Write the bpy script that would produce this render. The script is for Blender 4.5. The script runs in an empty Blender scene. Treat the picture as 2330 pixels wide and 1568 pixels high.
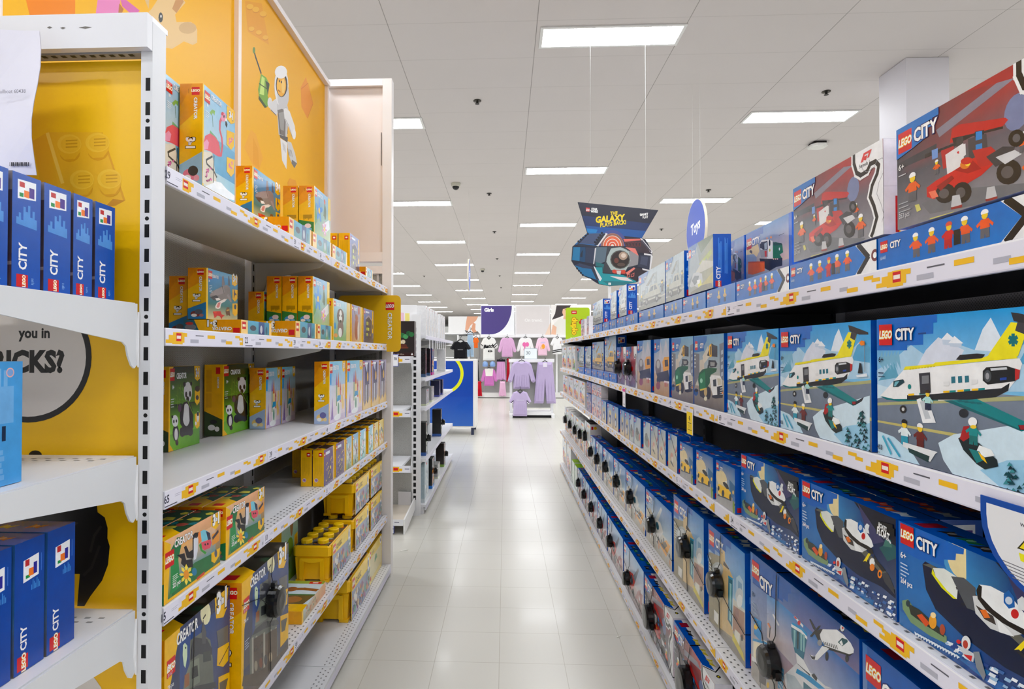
import bpy, math, random
from mathutils import Vector, Matrix
C = bpy.context.scene.collection
RND = random.Random(11)
V3 = Vector
# ---------------------------------------------------------------- camera model (2330 x 1568 px)
W_PX, H_PX = 2330., 1568.
F = 1370.0
CAM = V3((0, 0, 1.46))
YAW = math.radians(2.5)
PITCH = math.atan(19 / F)
VPX = 1150.0
PX = VPX - F * math.tan(YAW)
PY = 784.0
ZC = 4.28                                   # ceiling height
_f = V3((-math.sin(YAW) * math.cos(PITCH), math.cos(YAW) * math.cos(PITCH), math.sin(PITCH)))
_r = V3((math.cos(YAW), math.sin(YAW), 0))
_u = _r.cross(_f)
def ray(px, py): return _f + _r * ((px - PX) / F) + _u * ((PY - py) / F)
def atX(px, py, X): d = ray(px, py); return CAM + d * ((X - CAM.x) / d.x)
def atY(px, py, Y): d = ray(px, py); return CAM + d * ((Y - CAM.y) / d.y)
def atZ(px, py, Z): d = ray(px, py); return CAM + d * ((Z - CAM.z) / d.z)
def yX(px, X, z=1.46):
    py = 803.0
    for _ in range(3):
        p = atX(px, py, X); py = 803 - (z - 1.46) * abs(px - VPX) / abs(X)
    return atX(px, py, X).y
# ---------------------------------------------------------------- colours and materials
def lin(c):
    return tuple((x / 12.92 if x <= .04045 else ((x + .055) / 1.055) ** 2.4) for x in (k / 255 for k in c[:3]))
def mix(a, b, t): return tuple(a[i] + (b[i] - a[i]) * t for i in range(3))
MATS = {}
def material(name, rough=.4, spec=.5, bump=0., bscale=200., vary=.03, metal=0., coat=0.):
    m = bpy.data.materials.new(name); m.use_nodes = True; n = m.node_tree.nodes; L = m.node_tree.links
    b = n['Principled BSDF']
    a = n.new('ShaderNodeAttribute'); a.attribute_name = 'Col'
    nz = n.new('ShaderNodeTexNoise'); nz.inputs['Scale'].default_value = 9; nz.inputs['Detail'].default_value = 3
    hs = n.new('ShaderNodeHueSaturation'); mr = n.new('ShaderNodeMapRange')
    mr.inputs['To Min'].default_value = 1 - vary; mr.inputs['To Max'].default_value = 1 + vary
    L.new(nz.outputs['Fac'], mr.inputs['Value']); L.new(mr.outputs['Result'], hs.inputs['Value'])
    L.new(a.outputs['Color'], hs.inputs['Color']); L.new(hs.outputs['Color'], b.inputs['Base Color'])
    tc = n.new('ShaderNodeTexCoord'); L.new(tc.outputs['Object'], nz.inputs['Vector'])
    if name == 'printed_card':                  # fine printed grain
        nz.inputs['Scale'].default_value = 34; nz.inputs['Detail'].default_value = 8; nz.inputs['Roughness'].default_value = .62
        mr.inputs['From Min'].default_value = .25; mr.inputs['From Max'].default_value = .75
    b.inputs['Roughness'].default_value = rough; b.inputs['Specular IOR Level'].default_value = spec
    b.inputs['Metallic'].default_value = metal; b.inputs['Coat Weight'].default_value = coat
    b.inputs['Coat Roughness'].default_value = .12
    if bump:
        n2 = n.new('ShaderNodeTexNoise'); n2.inputs['Scale'].default_value = bscale; n2.inputs['Detail'].default_value = 4
        L.new(tc.outputs['Object'], n2.inputs['Vector'])
        bp = n.new('ShaderNodeBump'); bp.inputs['Strength'].default_value = bump; bp.inputs['Distance'].default_value = .004
        L.new(n2.outputs['Fac'], bp.inputs['Height']); L.new(bp.outputs['Normal'], b.inputs['Normal'])
    MATS[name] = m; return m
material('printed_card', .24, .5, .12, 14., .10)
material('painted_steel', .38, .5, .04, 60, .015)
material('gloss_plastic', .16, .5, .02, 60, .02)
material('satin_plastic', .34, .5, .03, 90, .02)
material('poster', .42, .22, .02, 40, .01)
material('paper', .55, .35, .03, 60, .015)
material('fabric', .9, .2, .5, 240, .06)
material('metal', .3, .5, .02, 90, .05, .7)
material('dark_steel', .55, .25, .02, 60, .03)
def mat_emit(name, col, s):
    m = bpy.data.materials.new(name); m.use_nodes = True; n = m.node_tree.nodes; L = m.node_tree.links
    n.remove(n['Principled BSDF']); e = n.new('ShaderNodeEmission')
    e.inputs['Color'].default_value = (*col, 1); e.inputs['Strength'].default_value = s
    L.new(e.outputs[0], n['Material Output'].inputs[0]); MATS[name] = m
mat_emit('light_panel', (.955, .98, 1.0), 13.0)
def mat_mesh(name, light, dark, scale, r=.33, thr=.5):
    """perforated sheet steel: staggered round holes"""
    m = bpy.data.materials.new(name); m.use_nodes = True; n = m.node_tree.nodes; L = m.node_tree.links
    b = n['Principled BSDF']; b.inputs['Roughness'].default_value = .45
    tc = n.new('ShaderNodeTexCoord'); sp = n.new('ShaderNodeSeparateXYZ'); L.new(tc.outputs['Object'], sp.inputs[0])
    def mth(op, *v):
        k = n.new('ShaderNodeMath'); k.operation = op
        for i, x in enumerate(v):
            if isinstance(x, (int, float)): k.inputs[i].default_value = x
            else: L.new(x, k.inputs[i])
        return k.outputs[0]
    h = mth('ADD', sp.outputs['X'], sp.outputs['Y'])
    a = mth('MULTIPLY', h, scale); c = mth('MULTIPLY', sp.outputs['Z'], scale)
    s = mth('SINE', mth('MULTIPLY', mth('ADD', a, c), math.pi)); t = mth('SINE', mth('MULTIPLY', mth('SUBTRACT', a, c), math.pi))
    k = mth('MULTIPLY', mth('MULTIPLY', s, s), mth('MULTIPLY', t, t))
    g = mth('GREATER_THAN', k, r)
    mx = n.new('ShaderNodeMix'); mx.data_type = 'RGBA'; L.new(g, mx.inputs['Factor'])
    mx.inputs['A'].default_value = (*lin(light), 1); mx.inputs['B'].default_value = (*lin(dark), 1)
    L.new(mx.outputs['Result'], b.inputs['Base Color']); MATS[name] = m
mat_mesh('perforated_grey', (196, 196, 192), (60, 60, 58), 150, .3)
mat_mesh('perforated_dark', (70, 66, 68), (14, 14, 18), 120, .3)
# ---------------------------------------------------------------- mesh builder
class MB:
    def __init__(s): s.v = []; s.f = []; s.c = []; s.m = []; s.mats = []
    def mi(s, m):
        if m not in s.mats: s.mats.append(m)
        return s.mats.index(m)
    def face(s, pts, col, mat='painted_steel'):
        i = len(s.v); s.v.extend(tuple(p) for p in pts); s.f.append(tuple(range(i, i + len(pts)))); s.c.append(col); s.m.append(s.mi(mat))
    def box(s, a, b, col, mat='painted_steel', cols=None):
        (x0, y0, z0), (x1, y1, z1) = a, b
        P = [(x0, y0, z0), (x1, y0, z0), (x1, y1, z0), (x0, y1, z0), (x0, y0, z1), (x1, y0, z1), (x1, y1, z1), (x0, y1, z1)]
        i = len(s.v); s.v.extend(P)
        for k, q in enumerate(((0, 3, 2, 1), (4, 5, 6, 7), (0, 1, 5, 4), (1, 2, 6, 5), (2, 3, 7, 6), (3, 0, 4, 7))):
            s.f.append(tuple(i + j for j in q)); s.c.append(cols[k] if cols and cols[k] else col); s.m.append(s.mi(mat))
        return s
    def bevbox(s, a, b, r, col, mat='painted_steel'):
        """box with chamfered vertical and top edges"""
        (x0, y0, z0), (x1, y1, z1) = a, b
        def ring(z, e): return [(x0 + r + e, y0 + e, z), (x1 - r - e, y0 + e, z), (x1 - e, y0 + r + e, z), (x1 - e, y1 - r - e, z), (x1 - r - e, y1 - e, z), (x0 + r + e, y1 - e, z), (x0 + e, y1 - r - e, z), (x0 + e, y0 + r + e, z)]
        s.loft([ring(z0 + r * .6, 0) if 0 else ring(z0, r * .6), ring(z0 + r * .6, 0), ring(z1 - r * .6, 0), ring(z1, r * .6)], col, mat); return s
    def loft(s, rings, col, mat='painted_steel', caps=True):
        n = len(rings[0]); i = len(s.v)
        for r in rings: s.v.extend(tuple(p) for p in r)
        k = s.mi(mat)
        for a in range(len(rings) - 1):
            for j in range(n):
                j2 = (j + 1) % n
                s.f.append((i + a * n + j, i + a * n + j2, i + (a + 1) * n + j2, i + (a + 1) * n + j)); s.c.append(col); s.m.append(k)
        if caps:
            s.f.append(tuple(i + j for j in reversed(range(n)))); s.c.append(col); s.m.append(k)
            e = i + (len(rings) - 1) * n
            s.f.append(tuple(e + j for j in range(n))); s.c.append(col); s.m.append(k)
        return s
    def cyl(s, p, axis, prof, col, mat='painted_steel', n=18):
        """prof: [(distance along axis, radius)...]"""
        ax = V3(axis).normalized(); a = ax.orthogonal().normalized(); b = ax.cross(a); p = V3(p)
        s.loft([[p + ax * d + (a * math.cos(2 * math.pi * j / n) + b * math.sin(2 * math.pi * j / n)) * r for j in range(n)] for d, r in prof], col, mat); return s
    def tube(s, path, r, col, mat='painted_steel', n=6):
        path = [V3(p) for p in path]; rings = []
        for i, p in enumerate(path):
            t = (path[min(i + 1, len(path) - 1)] - path[max(i - 1, 0)]).normalized()
            a = t.cross(V3((.13, .31, .94))); a = a.normalized() if a.length > 1e-3 else t.orthogonal().normalized(); b = t.cross(a)
            rings.append([p + (a * math.cos(2 * math.pi * j / n) + b * math.sin(2 * math.pi * j / n)) * r for j in range(n)])
        s.loft(rings, col, mat); return s
    def prism(s, pts, d, col, mat='painted_steel'):
        """extrude a planar polygon (3-D points) by vector d"""
        d = V3(d); a = [V3(p) for p in pts]
        nrm = V3((0, 0, 0))
        for i in range(len(a)): nrm += a[i].cross(a[(i + 1) % len(a)])
        if nrm.dot(d) < 0: a.reverse()
        s.loft([a, [p + d for p in a]], col, mat); return s
    def build(s, name, parent=None, smooth=False):
        me = bpy.data.meshes.new(name); me.from_pydata(s.v, [], s.f)
        for m in s.mats: me.materials.append(MATS[m])
        at = me.color_attributes.new('Col', 'FLOAT_COLOR', 'CORNER'); buf = []
        cache = {}
        for f, c in zip(s.f, s.c):
            if isinstance(c[0], (tuple, list)):
                for k in range(len(f)): buf.extend((*lin(c[k % len(c)]), 1))
            else:
                c = tuple(c); l = cache.get(c)
                if l is None: l = cache[c] = (*lin(c), 1)
                buf.extend(l * len(f))
        at.data.foreach_set('color', buf)
        me.polygons.foreach_set('material_index', s.m)
        if smooth: me.polygons.foreach_set('use_smooth', [True] * len(s.f))
        me.update()
        o = bpy.data.objects.new(name, me); C.objects.link(o)
        if parent is not None: o.parent = parent
        return o
def tag(o, label=None, cat=None, group=None, kind=None):
    if label: o['label'] = label
    if cat: o['category'] = cat
    if group: o['group'] = group
    if kind: o['kind'] = kind
    return o
def thing(name, label, cat, loc=(0, 0, 0), rz=0, group=None):
    o = bpy.data.objects.new(name, None); C.objects.link(o); o.location = loc; o.rotation_euler = (0, 0, rz); o.empty_display_size = .05
    return tag(o, label, cat, group)
KIDS = {}
def dup(o, label=None, group=None, parent=None):
    c = o.copy(); C.objects.link(c)
    if parent is not None: c.parent = parent
    for k in KIDS.get(o.name, [x for x in o.children]): dup(k, parent=c)
    if label: c['label'] = label
    if group: c['group'] = group
    return c
# ---------------------------------------------------------------- printing on flat faces
_txt = {}
def text_mesh(s, bold=0., shear=0., spacing=1.):
    k = (s, round(bold, 3), round(shear, 3), spacing)
    if k not in _txt:
        cu = bpy.data.curves.new('t', 'FONT'); cu.body = s; cu.size = 1; cu.offset = bold; cu.shear = shear; cu.resolution_u = 2; cu.space_character = spacing
        ob = bpy.data.objects.new('t', cu); me = bpy.data.meshes.new_from_object(ob)
        vs = [(v.co.x, v.co.y) for v in me.vertices]; fs = [tuple(p.vertices) for p in me.polygons]
        bpy.data.objects.remove(ob); bpy.data.curves.remove(cu); bpy.data.meshes.remove(me)
        _txt[k] = (vs, fs)
    return _txt[k]
_h = text_mesh('H'); CAP = max(v[1] for v in _h[0])
class Paint:
    EPS = .00001
    def __init__(s, mb, o, ud, vd, W, H, mat='printed_card', e0=.00005, eps=None):
        s.mb = mb; s.o = V3(o); s.ud = V3(ud).normalized(); s.vd = V3(vd).normalized(); s.n = s.ud.cross(s.vd); s.W = W; s.H = H; s.mat = mat; s.e = e0; s.eps = eps or s.EPS
        s.px = None
    def p3(s, u, v): return s.o + s.ud * (u * s.W) + s.vd * (v * s.H) + s.n * s.e
    def nx(s): s.e += s.eps
    def clip(s, pts):
        for ax, lim, sg in ((0, 0., 1), (0, 1., -1), (1, 0., 1), (1, 1., -1)):
            out = []
            for i in range(len(pts)):
                a, b = pts[i - 1], pts[i]; da = (a[ax] - lim) * sg; db = (b[ax] - lim) * sg
                if (da >= 0) != (db >= 0):
                    t = da / (da - db); out.append((a[0] + (b[0] - a[0]) * t, a[1] + (b[1] - a[1]) * t))
                if db >= 0: out.append(b)
            pts = out
            if len(pts) < 3: return []
        return pts
    def poly(s, pts, col, noclip=False):
        q = list(pts) if noclip else s.clip(list(pts))
        if len(q) < 3: return
        a = sum(q[i - 1][0] * q[i][1] - q[i][0] * q[i - 1][1] for i in range(len(q)))
        if a < 0: q.reverse()
        s.nx(); s.mb.face([s.p3(*x) for x in q], col, s.mat)
    def rect(s, u0, v0, u1, v1, col): s.poly([(u0, v0), (u1, v0), (u1, v1), (u0, v1)], col)
    def grad(s, u0, v0, u1, v1, cb, ct, cr=None, ctr=None):
        """corner colours: bottom-left, top-left, bottom-right, top-right"""
        s.nx(); s.mb.face([s.p3(u0, v0), s.p3(u1, v0), s.p3(u1, v1), s.p3(u0, v1)], [cb, cr or cb, ctr or ct, ct], s.mat)
    def ell(s, u, v, ru, rv, col, n=18, rot=0., a0=0, a1=360):
        c, k = math.cos(math.radians(rot)), math.sin(math.radians(rot)); pts = []
        for j in range(n + (a1 - a0 < 360)):
            t = math.radians(a0 + (a1 - a0) * j / n); x, y = ru * s.W * math.cos(t), rv * s.H * math.sin(t)
            pts.append((u + (x * c - y * k) / s.W, v + (x * k + y * c) / s.H))
        s.poly(pts, col)
    def circ(s, u, v, r, col, n=18): s.ell(u, v, r * s.H / s.W, r, col, n)
    def ring(s, u, v, r, w, col, n=24, a0=0, a1=360):
        s.nx()
        for j in range(n):
            t0, t1 = (math.radians(a0 + (a1 - a0) * (j + k) / n) for k in (0, 1)); k = s.H / s.W
            q = [(u + r * k * math.cos(t0), v + r * math.sin(t0)), (u + (r + w) * k * math.cos(t0), v + (r + w) * math.sin(t0)),
                 (u + (r + w) * k * math.cos(t1), v + (r + w) * math.sin(t1)), (u + r * k * math.cos(t1), v + r * math.sin(t1))]
            s.e -= s.eps; s.poly(q, col)
        s.nx()
    def line(s, pts, w, col):
        """w in units of the face height"""
        s.nx()
        w *= s.H / 2
        for a, b in zip(pts, pts[1:]):
            x, y = (b[0] - a[0]) * s.W, (b[1] - a[1]) * s.H; l = math.hypot(x, y) or 1e-9; nx, ny = -y / l * w / s.W, x / l * w / s.H
            ex, ey = x / l * w * .5 / s.W, y / l * w * .5 / s.H
            s.e -= s.eps
            s.poly([(a[0] - nx - ex, a[1] - ny - ey), (b[0] - nx + ex, b[1] - ny + ey), (b[0] + nx + ex, b[1] + ny + ey), (a[0] + nx - ex, a[1] + ny - ey)], col)
            s.e += s.eps * .25
        s.nx()
    def text(s, t, u, v, h, col, bold=0., shear=0., rot=0., al='l', out=None, ow=.04, sx=1., sp=1., skew=0.):
        """h: capital height as a share of the face height"""
        for b, c in (((bold + ow, out),) if out else ()) + ((bold, col),):
            vs, fs = text_mesh(t, b, shear, sp)
            if not vs: return
            x0 = min(p[0] for p in vs); x1 = max(p[0] for p in vs)
            k = h * s.H / CAP; off = 0 if al == 'l' else (-(x0 + x1) / 2 if al == 'c' else -x1)
            cr, sr = math.cos(math.radians(rot)), math.sin(math.radians(rot))
            s.nx(); i = len(s.mb.v); m = s.mb.mi(s.mat)
            for x, y in vs:
                X = (x + off) * k * sx; Y = y * k + X * skew
                q = s.p3(u + (X * cr - Y * sr) / s.W, v + (X * sr + Y * cr) / s.H); s.mb.v.append(tuple(q))
            for f in fs:
                s.mb.f.append(tuple(i + j for j in f)); s.mb.c.append(col if c is col else c); s.mb.m.append(m)
    # --- tracing helpers: coordinates of a zoomed view of the photograph -> (u, v) on this face
    def uv(s, x, y):
        z = s.zoom; return s.px(z[0] + x / z[2], z[1] + y / z[2])
    def G(s, pts, col): s.poly([s.uv(*p) for p in pts], col)
    def L(s, pts, w, col): s.line([s.uv(*p) for p in pts], w, col)
    def E(s, x, y, rx, ry, col, n=16):
        s.poly([s.uv(x + rx * math.cos(2 * math.pi * j / n), y + ry * math.sin(2 * math.pi * j / n)) for j in range(n)], col)
    def T(s, t, x, y, h, col, **k):
        u, v = s.uv(x, y); s.text(t, u, v, s.uv(x, y - h)[1] - v, col, **k)
RED = (208, 16, 24); YEL = (245, 190, 8); WHITE = (245, 245, 245); BLACK = (18, 18, 20)
def logo(p, u, v, s, rot=0):
    """red square brand block, s = share of face height, (u,v) lower-left corner"""
    k = s * p.H / p.W
    p.rect(u, v, u + k, v + s, RED)
    if rot: p.text('LEGO', u + k * (.70 if rot > 0 else .3), v + s * .5, s * .36, WHITE, bold=.03, shear=.2, rot=rot, al='c', out=(245, 200, 20), ow=.06)
    else: p.text('LEGO', u + k * .5, v + s * .33, s * .35, WHITE, bold=.03, shear=.2, al='c', out=(245, 200, 20), ow=.05, sx=.74)
def logo0(p, u, v, s):
    k = s * p.H / p.W; p.rect(u, v, u + k, v + s, RED); p.rect(u + k * .12, v + s * .33, u + k * .88, v + s * .66, (250, 235, 200))
def city(p, u, v, h, **k): p.text('CITY', u, v, h, WHITE, bold=.035, out=(20, 40, 110), ow=.05, sx=.82, **k)
def flag31(p, u, v, w, h):
    """yellow pennant with the 3in1 mark, hanging from (u..u+w, v)"""
    p.poly([(u, v), (u + w, v), (u + w, v - h * .78), (u + w / 2, v - h), (u, v - h * .78)], YEL)
    m31(p, u + w * .5, v - h * .62, h * .42)
def m31(p, u, v, h, rot=0):
    a = math.radians(rot); k = h * p.H
    def at(x, y): return (u + (x * math.cos(a) - y * math.sin(a)) * k / p.W, v + (x * math.sin(a) + y * math.cos(a)) * k / p.H)
    for t, x, y, q in (('3', -.62, 0, 1.), ('in', -.02, .28, .4), ('1', .28, 0, 1.)):
        p.text(t, *at(x, y), h * q, WHITE, bold=.05, rot=rot, out=(40, 30, 20), ow=.05, sx=.8)
def fig(p, u, v, h, torso, legs, head=(240, 200, 40), hair=(240, 240, 240), lean=0.):
    """small toy figure standing at (u, v), h high"""
    k = p.H / p.W; w = h * .26 * k
    p.poly([(u - w * .8, v), (u - w * .1, v), (u, v + h * .16), (u + w * .1, v), (u + w * .8, v), (u + w * .75, v + h * .34), (u - w * .75, v + h * .34)], legs)
    d = lean * w
    p.poly([(u - w * .85, v + h * .34), (u + w * .85, v + h * .34), (u + w * .7 + d, v + h * .66), (u - w * .7 + d, v + h * .66)], torso)
    p.poly([(u + w * .65 + d, v + h * .64), (u + w * 1.5 + d, v + h * .45), (u + w * 1.3 + d, v + h * .36), (u + w * .7 + d, v + h * .5)], torso)
    p.poly([(u - w * .65 + d, v + h * .64), (u - w * 1.5 + d, v + h * .5), (u - w * 1.3 + d, v + h * .4), (u - w * .7 + d, v + h * .5)], torso)
    p.ell(u + d, v + h * .79, w * .55, h * .14, head, 10)
    p.ell(u + d, v + h * .88, w * .66, h * .12, hair, 10, 0, -20, 200)
def blobs(p, rnd, n, cols, u0, v0, u1, v1, s0=.03, s1=.12):
    k = p.H / p.W
    for _ in range(n):
        u, v = rnd.uniform(u0, u1), rnd.uniform(v0, v1); m = rnd.randint(4, 7); r = rnd.uniform(s0, s1); a = rnd.uniform(0, 6.28)
        pts = []
        for j in range(m):
            t = a + 6.283 * j / m; q = r * rnd.uniform(.5, 1.2); pts.append((u + q * k * math.cos(t), v + q * math.sin(t)))
        p.poly(pts, rnd.choice(cols))
def smallprint(p, u, v, w, n, dv, col, th=.006):
    for i in range(n): p.rect(u, v - i * dv, u + w * RND.uniform(.55, 1), v - i * dv + th, col)
# ---------------------------------------------------------------- shelf geometry measured from the photograph
XR, XL = .695, -.77
XRB, XLB = 1.10, -1.14                      # back panels
RZ = {1: 1.615, 2: 1.269, 3: .966, 4: .484, 5: .062}
LZ = {1: 1.886, 2: 1.517, 3: 1.146, 4: .884, 5: .405, 6: .085}
class Ref:
    def __init__(s, side, X, pa, pb, z, h):
        s.side = side; s.X = X * side; s.z = z; s.h = h
        ya, yb = yX(pa, s.X, z + h / 2), yX(pb, s.X, z + h / 2)
        s.y0 = max(ya, yb) if side > 0 else min(ya, yb); s.w = abs(ya - yb)
    def px(s, x, y):
        p = atX(x, y, s.X); return ((s.y0 - p.y) if s.side > 0 else (p.y - s.y0)) / s.w, (p.z - s.z) / s.h
SKU = {}
CITYB = (0, 78, 176); CITYD = (0, 62, 150)
class Sku:
    def __init__(s, name, w, h, d, front, side=None, top=None, col=CITYB, colf=None, ref=None, zoom=None, mat='printed_card', back=None):
        s.name, s.w, s.h, s.d = name, w, h, d; s.front, s.side, s.top, s.col, s.colf, s.ref, s.zoom, s.mat = front, side, top, col, colf, ref, zoom, mat
        s.proto = None; SKU[name] = s
    def mesh(s):
        mb = MB(); w, h, d = s.w, s.h, s.d
        mb.box((0, 0, 0), (w, d, h), s.col, s.mat)
        p = Paint(mb, (0, 0, 0), (1, 0, 0), (0, 0, 1), w, h, s.mat)
        if s.ref: p.px = s.ref.px; p.zoom = s.zoom
        p.rect(0, 0, 1, 1, s.colf or s.col); s.front(p)
        if s.side:
            s.side(Paint(mb, (0, d, 0), (0, -1, 0), (0, 0, 1), d, h, s.mat), 'l')
            s.side(Paint(mb, (w, 0, 0), (0, 1, 0), (0, 0, 1), d, h, s.mat), 'r')
        p = Paint(mb, (0, 0, h), (1, 0, 0), (0, 1, 0), w, d, s.mat)
        if s.top: s.top(p)
        else: p.rect(.0, .49, 1, .51, mix(s.col, BLACK, .25))
        return mb
def mk(name, w, h, d, zoom=None, ref=None, **k):
    def deco(fn): Sku(name, w, h, d, fn, zoom=zoom, ref=ref, **k); return fn
    return deco
# ---------------------------------------------------------------- printed sides
def city_side(p, s):
    u = .14
    p.poly([(.18, .78), (.82, .80), (.82, .955), (.18, .945)], (238, 240, 245))
    p.rect(.24, .885, .42, .93, (190, 40, 45)); p.rect(.24, .80, .38, .835, (20, 140, 70)); p.rect(.40, .805, .58, .865, (240, 120, 30)); p.rect(.58, .81, .76, .90, (70, 40, 140))
    k = [(.14, .56)]
    for i, t in enumerate((.62, .66, .60, .72, .68, .74, .64, .70, .63)): k += [(.14 + i * .08, t), (.22 + i * .08, t)]
    k += [(.86, .54)]; p.poly(k, (70, 140, 215))
    p.rect(.16, .02, .56, .02 + .4 * p.W / p.H, RED); p.text('LEGO', .47, .02 + .2 * p.W / p.H, .028, WHITE, bold=.03, rot=90, al='c', out=YEL, ow=.05)
    p.text('CITY', .50, .06 + .4 * p.W / p.H, .26 * p.W / p.H, WHITE, bold=.03, rot=90)
    smallprint(p, .68, .10, .12, 5, .012, (120, 170, 225))
def city_side2(p, s):
    for i in range(2):
        for j in range(7): p.rect(.30 + i * .34, .50 + .03 * RND.random() - i * .0, .33 + i * .34 + j * .002, .93, (60, 130, 215))
        for j in range(4): p.rect(.30 + i * .34 + .05 * j, .25 + .03 * RND.random(), .325 + i * .34 + .05 * j, .82 + .1 * RND.random(), (70, 140, 220))
    p.rect(.12, .02, .45, .02 + .33 * p.W / p.H, RED); p.text('LEGO', .38, .02 + .16 * p.W / p.H, .035, WHITE, bold=.03, rot=90, al='c', out=YEL, ow=.05)
    p.text('CITY', .40, .05 + .33 * p.W / p.H, .22 * p.W / p.H, WHITE, bold=.03, rot=90)
def plain_side(p, s): p.rect(.12, .03, .5, .03 + .3 * p.W / p.H, (190, 20, 40)); p.rect(.7, .3, .74, .9, (40, 110, 200))
def creator_side(scene=((20, 110, 190), (120, 60, 50), (70, 75, 90)), bar=False, mark=True):
    def fn(p, s):
        p.rect(0, 0, 1, 1, (242, 186, 0)); p.poly([(0, 1), (1, 1), (1, .78), (0, .58)], (232, 150, 0)); p.poly([(0, 1), (.55, 1), (.0, .76)], (222, 136, 0))
        k = p.W / p.H
        p.rect(.52, .965 - .34 * k, .86, .965, RED); p.text('LEGO', .69, .965 - .2 * k, .10 * k, WHITE, bold=.03, al='c', out=YEL, ow=.05)
        p.text('CREATOR', .62, .955 - .40 * k, .14 * k, WHITE, bold=.03, rot=-90, out=(120, 60, 0), ow=.03)
        p.rect(.38, .95 - .2 * k, .40, .95, (120, 80, 0))
        if mark: m31(p, .30, .42, .36 * k, -90)
        if bar:
            p.rect(.28, .30, .88, .38, (180, 138, 0))
            for i in range(6): p.rect(.3 + i * .1, .27 + .02 * (i % 3), .37 + i * .1, .31, (180, 138, 0))
        if scene:
            c = scene; p.poly([(0, 0), (1, 0), (1, .22 if bar else .33), (0, .27 if bar else .20)], c[0])
            p.ell(.45, .10, .3, .06, c[1]); p.ell(.6, .14, .22, .05, c[2]); p.ell(.35, .07, .16, .03, (235, 235, 235)); p.ell(.75, .07, .12, .03, mix(c[1], WHITE, .3))
    return fn
def yellow_side(p, s):
    k = p.W / p.H; p.rect(0, 0, 1, 1, (242, 186, 0))
    p.rect(.52, .93 - .34 * k, .86, .93, RED); p.rect(.6, .93 - .23 * k, .78, .93 - .1 * k, WHITE)
    for i in range(8): p.rect(.16 + i * .09, .30 + .05 * ((i * 7) % 3), .2 + i * .09, .80, (214, 164, 0))
    p.circ(.32, .17, .055, (235, 215, 215), 14); p.circ(.32, .17, .04, (150, 130, 190), 12); p.line([(.22, .20), (.42, .14)], .012, (200, 40, 40))
def creator_top(cols):
    def fn(p):
        p.rect(0, 0, 1, 1, cols[0]); p.poly([(0, 0), (.25, 0), (.45, 1), (0, 1)], (242, 186, 0)); p.rect(.06, .3, .16, .75, RED)
        r = random.Random(3); blobs(p, r, 9, cols[1:], .35, .1, .95, .9, .12, .3)
    return fn
def city_top(seed=1, n=6):
    def fn(p):
        p.rect(0, .0, 1, .5, (0, 84, 190)); p.rect(.05, .2, .13, .75, (150, 20, 50))
        r = random.Random(seed)
        for i in range(n):
            u = .18 + .78 * i / n; c = r.choice([(190, 90, 30), (30, 30, 35), (200, 60, 40), (210, 190, 60), (180, 200, 220), (20, 110, 70)])
            v = r.uniform(.2, .5); p.poly([(u, v), (u + .05, v + .08), (u + .09, v), (u + .12, v + .3), (u + .06, v + .22), (u + .02, v + .36)], c)
            p.ell(u + .05, v + .2, .018, .1, mix(c, WHITE, .4), 8)
    return fn
def stepped(p, pts, col=(0, 98, 196), sh=(0, 70, 150)):
    p.poly(pts, col)
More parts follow.
